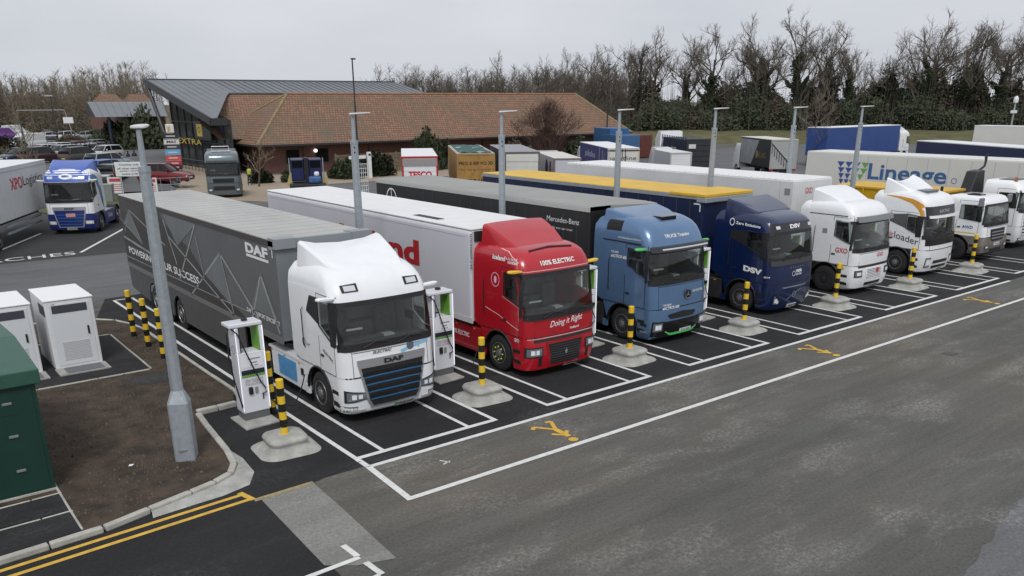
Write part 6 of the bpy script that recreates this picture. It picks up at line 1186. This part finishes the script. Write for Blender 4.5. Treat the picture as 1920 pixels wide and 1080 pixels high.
# containers by the bank
for i, (x0, x1, y, z, col, lb, z0) in enumerate([(68.2, 71.0, 60, 3.15, (.05, .13, .27), 'bright blue ribbed container beside the brick building', 0), (69.6, 72.2, 63, 3.85, (.03, .12, .28), 'darker blue container behind the bright blue one', 0), (75, 77.6, 64, 2.9, (.13, .04, .03), 'rust red container behind the wheeled cage', 0)]):
    t = thing('shipping_container', lb, 'container', ((x0 + x1) / 2, y, 0), R(-20)); h = (x1 - x0) / 2; cm_ = P('container %d' % i, col, .5, var=.15); MB().box(-h, h, 0, 5, .1, z).build('body', cm_, t); q = MB()
    for k in range(int(h * 2 / .3)): q.box(-h + .1 + k * .3, -h + .22 + k * .3, -.05, 0, .2, z - .15)
    q.build('corrugated_face', cm_, t)
t = thing('wheeled_cage', 'dark wheeled cage trailer beside the blue container', 'trailer', (73.3, 55.5, 0), R(-20)); MB().box(-.9, .9, 0, 2, .5, 2.4).build('load', P('cage grey', (.06, .065, .075), .7), t); q = MB(); [q.tube([(s, yy, .3), (s, yy, 2.8)], .05, 5) for s in (-1, 1) for yy in (0, 2)]; q.tube([(-1, 0, 2.75), (1, 0, 2.75)], .05, 5); q.build('frame', galv, t)
t = thing('waste_bin', 'green wheeled waste container before the grass bank', 'bin', (68.5, 53, 0), R(-20)); MB().loft([[(-.8, -.5, .2), (.8, -.5, .2), (.8, .5, .2), (-.8, .5, .2)], [(-1.1, -.7, 2.3), (1.1, -.7, 2.3), (1.1, .7, 2.3), (-1.1, .7, 2.3)]]).build('body', P('bin green', (.03, .12, .06), .5), t); MB().box(-1.2, 1.2, -.8, .8, 2.3, 2.5).build('lid', P('bin lid green', (.05, .17, .09), .5), t)
# signs
t = thing('coach_sign', 'white notice board reading coaches only beside the lamp post', 'sign', (11.1, 57.6, 0), R(-28)); MB().box(-1.08, 1.08, -.03, .03, 1.65, 2.75).build('board', P('sign white', (.68, .69, .70), .5), t, bevel=.03)
for s in (-.8, .8): MB().cyl((s, .06, 0), (s, .06, 2.7), .04, n=6).build('post', galv, t)
for z, w, h, s in ((2.45, 1.5, .17, 'Coaches only'), (2.2, 1.75, .13, 'all other vehicles'), (2.0, 1.45, .13, 'parking charge'), (1.78, 1.2, .13, 'notice £100')): text(s, lambda u, v: (-w / 2 + u, -.034, z + v), w, h, ktxt, t, bold=.02)
for i, (x, y, lb) in enumerate(((10.2, 59.0, 'red and white parking notice left of the coach sign'), (12.2, 56.6, 'tall white parking notice with red text under the coach sign'))):
    t = thing('parking_notice', lb, 'sign', (x, y, 0), R(-28)); MB().box(-.55, .55, -.03, .03, .05 if i else .3, 1.55).build('board', P('sign white', (.68, .69, .70), .5), t); MB().box(-.4 if i == 0 else .1, .45, -.036, -.03, 1.2, 1.45).build('red_header', P('notice red2', (.5, .05, .07), .5), t)
    for k in range(4): MB().box(-.35 if i == 0 else .1, .42, -.036, -.03, .5 + k * .15, .55 + k * .15).build('text_line', P('notice red2', (.5, .05, .07), .5), t)
    for s in (-.5, .5): MB().cyl((s, .05, 0), (s, .05, 1.5), .03, n=6).build('post', galv, t)
t = thing('litter_bin', 'grey tapered litter bin on the grass verge', 'bin', (8.8, 55.9, 0), R(-28)); MB().loft([[(-.38, -.3, 0), (.38, -.3, 0), (.38, .3, 0), (-.38, .3, 0)], [(-.45, -.36, 1.25), (.45, -.36, 1.25), (.45, .36, 1.25), (-.45, .36, 1.25)]]).build('body', P('bin grey', (.22, .235, .23), .5), t); MB().box(-.47, .47, -.38, .38, 1.25, 1.33).build('lid', P('bin lid grey', (.28, .3, .3), .5), t)
t = thing('crowd_barrier', 'white metal barrier rails in front of the dark red car', 'barrier', (14.6, 60.6, 0), R(-4)); q = MB()
for i in range(6): q.tube([(-2 + i * .8, 0, 0), (-2 + i * .8, 0, 1.15)], .02, 5)
for z in (1.13, .6): q.tube([(-2, 0, z), (2, 0, z)], .02, 5)
q.build('rail', galv, t)
t = thing('cycle_rack', 'dark metal railings outside the glazed entrance', 'railing', (24.8, 76, 0)); q = MB()
for i in range(14): q.tube([(-.3, i * 1.1, 0), (-.3, i * 1.1, 1.1)], .03, 4)
q.tube([(-.3, 0, 1.1), (-.3, 14.3, 1.1)], .04, 4); q.tube([(-.3, 0, .6), (-.3, 14.3, .6)], .03, 4); q.build('rail', darkmetal, t)
for x, y, h, lb in ((36.0, 66.2, 11.1, 'tall thin black lamp post in front of the tiled roof'), (77.7, 72.2, 11.6, 'tall thin black lamp post at the far right end of the tiled roof')):
    t = thing('tall_lamp_post', lb, 'lamp post', (x, y, 0)); MB().cyl((0, 0, 0), (0, 0, h), .11, .07, 8).build('pole', darkmetal, t); MB().box(-.12, .35, -.12, .12, h, h + .14).build('lamp_head', darkmetal, t, bevel=.03)
t = thing('camera_mast', 'grey camera mast above the far right trailer', 'camera mast', (114.8, 35.2, 0)); MB().cyl((0, 0, 0), (0, 0, 6.8), .12, .1, 8).build('pole', galv, t); MB().box(-.5, .5, -.2, .2, 5.4, 5.75).build('floodlight', white_matt, t); MB().lathe([(.05, .0), (.28, .1), (.3, .5), (.2, .8), (.02, .9)], (0, 0, 6.6), n=12).build('camera_dome', white_matt, t)
t = thing('floodlight_mast', 'grey floodlight mast by the far car park at left', 'lamp post', (24.5, 152, 0)); MB().cyl((0, 0, 0), (0, 0, 8.2), .12, .1, 8).build('pole', darkmetal, t); MB().box(-.9, .3, -.3, .3, 8.1, 8.3).build('lamp_head', grey_l, t)
t = thing('goal_frame', 'thin white frame at the far edge of the car park', 'frame', (28, 190, 0), R(-25)); q = MB(); q.tube([(-3, 0, 0), (-3, 0, 5.6), (6, 0, 5.6), (7, 0, 0)], .07, 4); q.build('frame', grey_l, t); MB().box(5.5, 7.4, -.1, 0, 3.0, 4.2).build('white_board', white_matt, t)

# ------------------------------------------------------------------ people
def person(label, x, y, rz, top, legs):
    t = thing('person', label, 'person', (x, y, 0), rz); me = bpy.data.meshes.new('person_body')
    V = [(0, 0, .95), (0, 0, 1.2), (0, 0, 1.42), (0, 0, 1.56), (0, -.02, 1.68), (.1, 0, .9), (.12, -.05, .5), (.12, .02, .08), (.12, -.1, .04), (-.1, 0, .9), (-.12, .1, .5), (-.12, .14, .08), (-.12, .03, .04), (.2, 0, 1.4), (.26, .02, 1.12), (.24, -.1, .9), (-.2, 0, 1.4), (-.26, .02, 1.12), (-.24, -.1, .9)]
    E_ = [(0, 1), (1, 2), (2, 3), (3, 4), (0, 5), (5, 6), (6, 7), (7, 8), (0, 9), (9, 10), (10, 11), (11, 12), (2, 13), (13, 14), (14, 15), (2, 16), (16, 17), (17, 18)]
    rad = [.15, .15, .16, .06, .1, .1, .07, .05, .04, .1, .07, .05, .04, .07, .05, .04, .07, .05, .04]
    me.from_pydata(V, E_, []); o = bpy.data.objects.new('body', me); C.objects.link(o); o.parent = t; o.modifiers.new('skin', 'SKIN'); 
    me.skin_vertices.new() if not me.skin_vertices else None
    for i, sv in enumerate(me.skin_vertices[0].data): sv.radius = (rad[i], rad[i] * .85); sv.use_root = (i == 0)
    o.modifiers.new('sub', 'SUBSURF').render_levels = 1; me.materials.append(legs)
    MB().lathe([(.17, .98), (.2, 1.15), (.21, 1.35), (.14, 1.46), (.07, 1.48)], n=12).build('jacket', top, t, smooth=60)
    MB().lathe([(.105, 1.66), (.11, 1.72), (.08, 1.79), (.01, 1.81)], n=10).build('hair', P('dark hair', (.03, .022, .016), .8), t, smooth=60)
person('person in a yellow hi-vis jacket by the small bare tree', 22.3, 61.5, 0, P('hi vis', (.42, .5, .05), .6), P('dark trousers', (.03, .035, .05), .8))
person('person in dark clothes walking near the hedge, left of the entrance', 20.4, 93.5, .6, P('dark coat', (.02, .022, .03), .8), P('dark trousers', (.03, .035, .05), .8))
person('person in a navy coat beside the walker in dark clothes', 21.3, 94.2, -.5, P('navy coat', (.02, .03, .07), .8), P('dark trousers', (.03, .035, .05), .8))

# ------------------------------------------------------------------ vegetation
def tree_mesh(seed, H, rt, mat, limbs=8, spread=.75, dens=(6, 5, 4), start=.28, lean=0, up=.25, thick=1.0):
    rd = random.Random(seed); trunk = MB(); crown = MB(); LM = []
    def branch(mb, p, d, L, r, n, sides, wob):
        pts = [p.copy()]; q = p.copy(); dd = d.copy()
        for i in range(n):
            dd = (dd + Vector((rd.uniform(-wob, wob), rd.uniform(-wob, wob), rd.uniform(-wob * .6, wob) + up * .12))).normalized(); q = q + dd * (L / n); pts.append(q.copy())
        mb.tube(pts, r, sides, r2=r * .35); return pts, dd
    def child(pts, f):
        k = f * (len(pts) - 1); i = min(int(k), len(pts) - 2); return pts[i].lerp(pts[i + 1], k - i), (pts[i + 1] - pts[i]).normalized()
    def turn(d, a):
        v = Vector((rd.uniform(-1, 1), rd.uniform(-1, 1), rd.uniform(-.5, 1))); v = (v - d * v.dot(d)).normalized(); return (d * math.cos(a) + v * math.sin(a)).normalized()
    tp, _ = branch(trunk, Vector((0, 0, -.2)), Vector((lean, 0, 1)).normalized(), H * .72, rt, 7, 7, .10)
    for i in range(limbs):
        f = start + (1 - start) * (i + rd.random() * .6) / limbs; p, d = child(tp, min(.99, f)); L1 = H * spread * (.55 - .25 * f + rd.uniform(-.06, .08))
        p1, _ = branch(crown, p, turn(d, R(rd.uniform(35, 70))), L1, rt * .5 * (1.1 - .55 * f), 5, 5, .28); LM.append((f, p1))
        for j in range(dens[0]):
            p, d = child(p1, rd.uniform(.3, 1)); p2, _ = branch(crown, p, turn(d, R(rd.uniform(20, 60))), L1 * rd.uniform(.35, .6), max(.035 * thick, rt * .16), 4, 4, .3)
            for k in range(dens[1]):
                p, d = child(p2, rd.uniform(.3, 1)); p3, _ = branch(crown, p, turn(d, R(rd.uniform(20, 60))), L1 * rd.uniform(.16, .3), .024 * thick, 3, 3, .32)
                for l in range(dens[2]):
                    p, d = child(p3, rd.uniform(.3, 1)); branch(crown, p, turn(d, R(rd.uniform(20, 65))), L1 * rd.uniform(.07, .15), .014 * thick, 2, 3, .3)
    return trunk.mesh('trunk', bark, 60), crown.mesh('branches', mat), tp, LM
def leaf_mesh(name, seed, fn, n, size, mat):
    rd = random.Random(seed); mb = MB()
    for i in range(n):
        p = Vector(fn(rd)); a = Vector((rd.uniform(-1, 1), rd.uniform(-1, 1), rd.uniform(-1, 1))).normalized(); b = a.orthogonal().normalized(); s = size * rd.uniform(.6, 1.4)
        mb.add([p - a * s, p + b * s * .6, p + a * s, p - b * s * .6], [(0, 1, 2, 3)])
    return mb.mesh(name, mat)
def ivy_fn(H, top, rad):
    def f(rd):
        a = rd.uniform(0, 6.283); z = rd.random() ** 1.05 * top; r = rad * max(.12, (1.25 - 1.15 * z / top)) * (1 + .9 * noise.noise(Vector((z * .45, math.cos(a) * 1.4, H + math.sin(a) * 1.4)))) * math.sqrt(rd.uniform(.15, 1.1)); return (r * math.cos(a) + .5 * noise.noise(Vector((z * .2, H, 5))) * z * .1, r * math.sin(a), z)
    return f
OAK = [tree_mesh(11 + i, 19, .5, twig, 11, .9, (7, 6, 5), .28, (-.12, .1, .0, .16)[i], .3, 1.25) for i in range(4)]
def ivy_along(tp, limbs, seed, reach, wide):
    rd_ = random.Random(seed); mb = MB(); paths = [(tp, reach, wide)]
    for f, p1 in limbs:
        if f < reach and rd_.random() < .75: paths.append((p1, rd_.uniform(.2, .55), wide * .5))
    for pts, rc, wd_ in paths:
        n = int((7000 if pts is tp else 900))
        for i in range(n):
            f = rd_.random() ** .9 * rc; k = f * (len(pts) - 1); j = min(int(k), len(pts) - 2); c_ = pts[j].lerp(pts[j + 1], k - j)
            a = Vector((rd_.uniform(-1, 1), rd_.uniform(-1, 1), rd_.uniform(-1, 1))).normalized(); lump = .55 + .9 * max(-.35, noise.noise(Vector((c_.x * .7, c_.y * .7, c_.z * .42 + seed)) + a * .8))
            p = c_ + a * wd_ * lump * (1.15 - .75 * f / rc) * rd_.uniform(.25, 1.0); q = Vector((rd_.uniform(-1, 1), rd_.uniform(-1, 1), rd_.uniform(-1, 1))).normalized(); b = q.orthogonal().normalized(); z_ = rd_.uniform(.09, .22)
            mb.add([p - q * z_, p + b * z_ * .6, p + q * z_, p - b * z_ * .6], [(0, 1, 2, 3)])
    return mb.mesh('ivy', ivy_m)
IVY = {(v, k): ivy_along(OAK[v][2], OAK[v][3], v * 7 + k, (.55, .75, .95)[k], (3.0, 2.6, 3.0)[k]) for v in range(4) for k in range(3)}
MID = [tree_mesh(31 + i, 15, .3, twig, 12, .9, (7, 6, 5), .15, 0, .5, 1.2) for i in range(3)]
def bush_fn(rx, ry, rz_, sd):
    def f(rd):
        while True:
            v = Vector((rd.uniform(-1, 1), rd.uniform(-1, 1), rd.uniform(0, 1))); l = v.length
            if .35 < l < 1: break
        k = 1 + .35 * noise.noise(v.normalized() * 2.2 + Vector((sd, 0, 0))); return (v.x * rx * k, v.y * ry * k, v.z * rz_ * k)
    return f
BUSH = [leaf_mesh('foliage', 70 + i, bush_fn(1, 1, 1, i * 5.7), 2600, .085, shrub_m) for i in range(3)]; BUSHB = [leaf_mesh('foliage', 90 + i, bush_fn(1, 1, 1, i * 3.7), 2600, .085, hedge_b) for i in range(2)]
stem = MB(); [stem.tube([(0, 0, -.05), (.25 * math.cos(a), .25 * math.sin(a), .5), (.5 * math.cos(a), .5 * math.sin(a), .85)], .03, 4) for a in (0, 1.3, 2.6, 3.9, 5.2)]; STEM = stem.mesh('stems', bark)
def bush(label, x, y, z, sx, sz, k=0, brown=False, group='evergreen bushes', name='bush'):
    t = thing(name, label, 'bush', (x, y, z), random.uniform(0, 6), group); t.scale = (sx, sx, sz); obj('foliage', (BUSHB if brown else BUSH)[k % (2 if brown else 3)], t); obj('stems', STEM, t); return t
def tree(label, x, y, z, variant, scale, rz, ivy=None, group='bare trees', name='bare_tree'):
    t = thing(name, label, 'tree', (x, y, z), rz, group); t.scale = (scale,) * 3; obj('trunk', variant[0], t); obj('branches', variant[1], t)
    if ivy is not None: obj('ivy', IVY[(OAK.index(variant), ivy)], t)
    return t
cardinal = ['first', 'second', 'third', 'fourth', 'fifth', 'sixth', 'seventh', 'eighth', 'ninth', 'tenth', 'eleventh', 'twelfth', 'thirteenth', 'fourteenth', 'fifteenth', 'sixteenth', 'seventeenth', 'eighteenth']
rd = random.Random(3)
A1 = Vector((101.6, 92.35))
spec = [(-13, 30, 0, .72, None), (-5, 27, 1, .78, 0), (3, 24, 2, .86, 1), (7, 30, 0, .92, 0), (14, 33, 3, .82, 1), (18, 26, 1, .94, 1), (26, 23, 2, .86, 0), (29.5, 27, 0, 1.0, 2), (35, 24, 3, 1.02, 2), (40, 28, 1, .96, 1), (43.5, 22, 2, .8, 2), (51, 26, 0, .78, 2), (57, 23, 3, .98, 1), (61.5, 29, 1, .92, 1), (66, 24, 2, 1.04, 1), (73, 27, 0, 1.0, 1), (77, 33, 3, .95, None), (84, 26, 1, 1.04, 0)]
for i, (tt, off, v, s_, iv) in enumerate(spec):
    p = A1 + du * tt + dn * off; tree('%s bare tree %s on the bank, counted from the left' % (cardinal[i], 'wrapped in ivy' if iv is not None else 'without ivy'), p.x, p.y, 1.8, OAK[v], s_, rd.uniform(0, 6), iv, 'tall trees on the grass bank', 'oak_tree')
th = MB(); rt_ = random.Random(21)
def thick(cx, cy, z0, rx, rz_, n, mi, ls=1.0):
    f = bush_fn(rx, rx, rz_, rt_.uniform(0, 50))
    for i in range(n):
        p = Vector(f(rt_)) + Vector((cx, cy, z0)); a = Vector((rt_.uniform(-1, 1), rt_.uniform(-1, 1), rt_.uniform(-1, 1))).normalized(); b = a.orthogonal().normalized(); s_ = rt_.uniform(.12, .34) * ls
        th.add([p - a * s_, p + b * s_ * .6, p + a * s_, p - b * s_ * .6], [(0, 1, 2, 3)], mi)
    for i in range(26):
        q = Vector((cx + rt_.uniform(-rx, rx), cy + rt_.uniform(-rx, rx), z0)); th.tube([q, q + Vector((rt_.uniform(-.5, .5), rt_.uniform(-.5, .5), rz_ * rt_.uniform(.8, 1.5)))], .05, 3, 2, r2=.012)
for i in range(40):
    p = A1 + du * (-12 + i * 2.6) + dn * rt_.uniform(17, 23); thick(p.x, p.y, 1.4, rt_.uniform(2.4, 3.6), rt_.choice((3.2, 4.2, 5.2, 6.5)), 1500, rt_.choice((0, 0, 1)))
for i in range(30):
    p = A1 + du * (-12 + i * 3.5) + dn * rt_.uniform(26, 34); thick(p.x, p.y, 1.4, rt_.uniform(2.6, 4.4), rt_.choice((5, 6, 7.5, 9, 10.5, 12)), 4600, rt_.choice((0, 0, 1)), 1.5)
o = tag(th.build('thicket', [shrub_m, hedge_b, twig]), 'dark evergreen thicket under the tall trees on the bank', 'thicket'); o['kind'] = 'stuff'
# trees behind the building
xs_ = [(690, 138, 3.0, .9), (722, 132, .0, .82), (770, 150, 0, .9), (800, 150, .0, .95), (835, 152, 0, .93), (868, 154, 0, .88), (900, 152, 0, .86), (935, 158, 0, .88), (970, 140, 0, 1.05), (1003, 132, 0, .98), (1035, 145, 0, .9), (1066, 138, 0, .96), (1096, 134, 0, 1.0), (1124, 128, 0, 1.0), (1150, 126, 0, .98)]
for i, (px, dist, z, s_) in enumerate(xs_):
    a = math.atan2(.73917, .57997) - math.atan((px - 960) / 1571.7 * .94); x = -7.574 + math.cos(a) * dist * 1.15; y = -15.086 + math.sin(a) * dist * 1.15
    tree('%s bare tree behind the long tiled roof, counted from the left' % cardinal[i], x, y, 0, MID[i % 3] if i % 4 else OAK[i % 4], s_ * (.86 if i % 4 else .7), rd.uniform(0, 6), None, 'bare trees behind the building')
# left wood: reads as one mass
wd = MB(); rw = random.Random(9)
for i in range(1050):
    x = rw.uniform(-45, 66); y = rw.uniform(220, 268); H = rw.uniform(9, 15.5) * (1 + .12 * math.sin(x * .13)); p0 = Vector((x, y, 0)); tip = Vector((x + rw.uniform(-.8, .8), y, H)); wd.tube([p0, p0.lerp(tip, .5) + Vector((rw.uniform(-.3, .3), 0, 0)), tip], .12, 3, r2=.02)
    for k in range(24):
        f = rw.uniform(.15, .97); a = p0.lerp(tip, f); L = (1.1 - f) * rw.uniform(1.5, 4.0); d = Vector((rw.uniform(-1, 1), rw.uniform(-.6, .6), rw.uniform(.7, 1.6))).normalized(); e_ = a + d * L; wd.tube([a, a.lerp(e_, .5) + Vector((rw.uniform(-.2, .2), 0, .1)), e_], .045, 3, r2=.012)
        for l in range(3): b_ = a.lerp(e_, rw.uniform(.3, .9)); wd.tube([b_, b_ + Vector((rw.uniform(-1, 1), rw.uniform(-.5, .5), rw.uniform(.3, 1.2)))], .022, 3)
wb = MB()
for i in range(260):
    an = math.atan2(.73917, .57997) - math.atan((rw.uniform(735, 1190) - 960) / 1571.7 * .94); dd_ = rw.uniform(205, 240); p0 = Vector((-7.574 + math.cos(an) * dd_, -15.086 + math.sin(an) * dd_, 0)); H = rw.uniform(8.5, 14.5); tip = p0 + Vector((rw.uniform(-1, 1), 0, H)); wb.tube([p0, tip], .14, 3, r2=.02)
    for k in range(26):
        f = rw.uniform(.2, .97); a = p0.lerp(tip, f); d = Vector((rw.uniform(-1, 1), rw.uniform(-1, 1), rw.uniform(.5, 1.4))).normalized(); e_ = a + d * (1.15 - f) * rw.uniform(2, 5); wb.tube([a, e_], .05, 3, r2=.012)
        for l in range(4): b_ = a.lerp(e_, rw.uniform(.3, .95)); wb.tube([b_, b_ + Vector((rw.uniform(-1.2, 1.2), rw.uniform(-1, 1), rw.uniform(.2, 1.3)))], .022, 3)
o = tag(wb.build('distant_wood', P('hazy twigs', (.16, .14, .115), .95, var=.25, vs=.2)), 'soft band of bare trees far behind the long tiled roof', 'wood'); o['kind'] = 'stuff'
o = tag(wd.build('distant_wood', wood_far), 'dense bare brown wood beyond the car park at left', 'wood'); o['kind'] = 'stuff'
ug = MB(); 
for i in range(15000):
    x = rw.uniform(-60, 62); y = rw.uniform(216, 240); z = abs(rw.gauss(0, 3.4)); s_ = rw.uniform(.12, .34); ug.add([(x - s_, y, z), (x, y + s_ * .5, z + s_), (x + s_, y, z), (x, y - s_, z - s_ * .5)], [(0, 1, 2, 3)])
o = ug.build('woodland_undergrowth', hedge_b); o['kind'] = 'stuff'
# single shrubs and small trees
t = thing('bare_shrub', 'large reddish bare shrub in front of the tiled roof', 'shrub', (61.5, 66, 0)); sh = MB(); rs = random.Random(4)
for i in range(130):
    a = rs.uniform(0, 6.283); sp = rs.uniform(.05, 1) ; p0 = Vector((math.cos(a) * .8 * sp, math.sin(a) * .8 * sp, 0)); tip = Vector((math.cos(a) * 5 * sp, math.sin(a) * 4 * sp, rs.uniform(5.2, 7.4) * (1 - .35 * sp ** 2))); m1 = p0.lerp(tip, .5) + Vector((-math.cos(a) * .5, -math.sin(a) * .5, .5)); sh.tube([p0, m1, tip], .05, 3, r2=.015)
    for k in range(16):
        f = rs.uniform(.35, 1); b_ = m1.lerp(tip, f) if f > .5 else p0.lerp(m1, f * 2); sh.tube([b_, b_ + Vector((rs.uniform(-.9, .9), rs.uniform(-.9, .9), rs.uniform(.1, 1.0)))], .018, 3)
sh.build('branches', twig_r, t)
sm_ = tree_mesh(77, 4.2, .1, P('pale twigs', (.2, .17, .12), .9), 7, .95, (4, 3, 2), .3, 0, .3, .6); tree('small bare tree in front of the tiled roof', 22.5, 60, 0, sm_, 1, 0, None, 'small bare trees', 'small_tree')
bi_ = tree_mesh(78, 11, .1, P('birch twigs', (.17, .14, .12), .9), 12, .6, (4, 3, 3), .2, 0, .8, .8); tree('slender birch tree before the royal blue trailer', 80.5, 42.5, 0, bi_, 1, 0, None, 'small bare trees', 'birch_tree')
sa_ = tree_mesh(79, 9.5, .09, P('pale twigs', (.2, .17, .12), .9), 9, .4, (3, 2, 2), .35, 0, .9, .6); tree('thin upright sapling at far left above the white trailer', 4.9, 60, 0, sa_, 1, 0, None, 'small bare trees', 'sapling'); tree('leaning sapling beside the thin upright one at far left', 4.3, 62, 0, sa_, .85, 2, None, 'small bare trees', 'sapling')
for i, (x, y, sx, sz, br, lb) in enumerate([(32.7, 62.5, 1.7, 1.9, 0, 'green bush left of the second lamp post'), (36.6, 63.5, 1.9, 2.2, 0, 'green bush right of the second lamp post'), (44.8, 66.5, 2.0, 3.9, 0, 'tall evergreen bush between the white and ochre lorries'), (47.3, 67, 1.8, 2.8, 0, 'evergreen bush behind the ochre tipper'), (56.5, 66, 2.4, 2.6, 1, 'brown bush left of the reddish shrub'), (67, 66, 2.4, 2.6, 0, 'evergreen bush right of the reddish shrub'), (24.2, 63.5, 1.2, 1.2, 0, 'low hedge bush behind the small bare tree'), (27.0, 62.3, 1.3, 1.2, 0, 'low bush beside the recovery lorry'),
      (29.2, 135, 3.6, 3.4, 0, 'rounded hedge bush left of the entrance hall'), (29.5, 118.5, 3.2, 6.0, 0, 'tall evergreen hedge beside the raking column'), (26.3, 122, 2.6, 4.2, 0, 'evergreen hedge in front of the pavilion, right part'), (36, 150, 4, 4.2, 0, 'hedge bush beyond the pavilion hedge'), (6.5, 108, 4, 3.6, 1, 'brown bush above the white trailer, left'), (10.5, 112, 3.6, 3.0, 1, 'brown bush above the white trailer, right'), (3.0, 100, 3.6, 4.4, 0, 'olive bush at the far left edge'), (24.3, 141, 2.4, 2.2, 1, 'small brown bush by the car park kerb')]): bush(lb, x, y, 0, sx, sz, i, br)
tw = MB(); rs = random.Random(12)
for i in range(500):
    x = rs.uniform(-1, 13); y = rs.uniform(98, 116); tw.tube([(x, y, 0), (x + rs.uniform(-.8, .8), y, rs.uniform(.8, 2.6))], .03, 3, r2=.01)
o = tw.build('undergrowth_twigs', P('pale twigs', (.2, .17, .12), .9)); o['kind'] = 'stuff'
MB().box(-3.1, -3.0, 1.2, 1.27, .085, .1)
q = MB().add([(-4.0, 2.45, .09), (-3.93, 2.4, .1), (-3.87, 2.46, .11), (-3.95, 2.52, .1)], [(0, 1, 2, 3)]).build('litter_scrap', white_matt); tag(q, 'small white scrap of litter on the soil bed', 'litter')
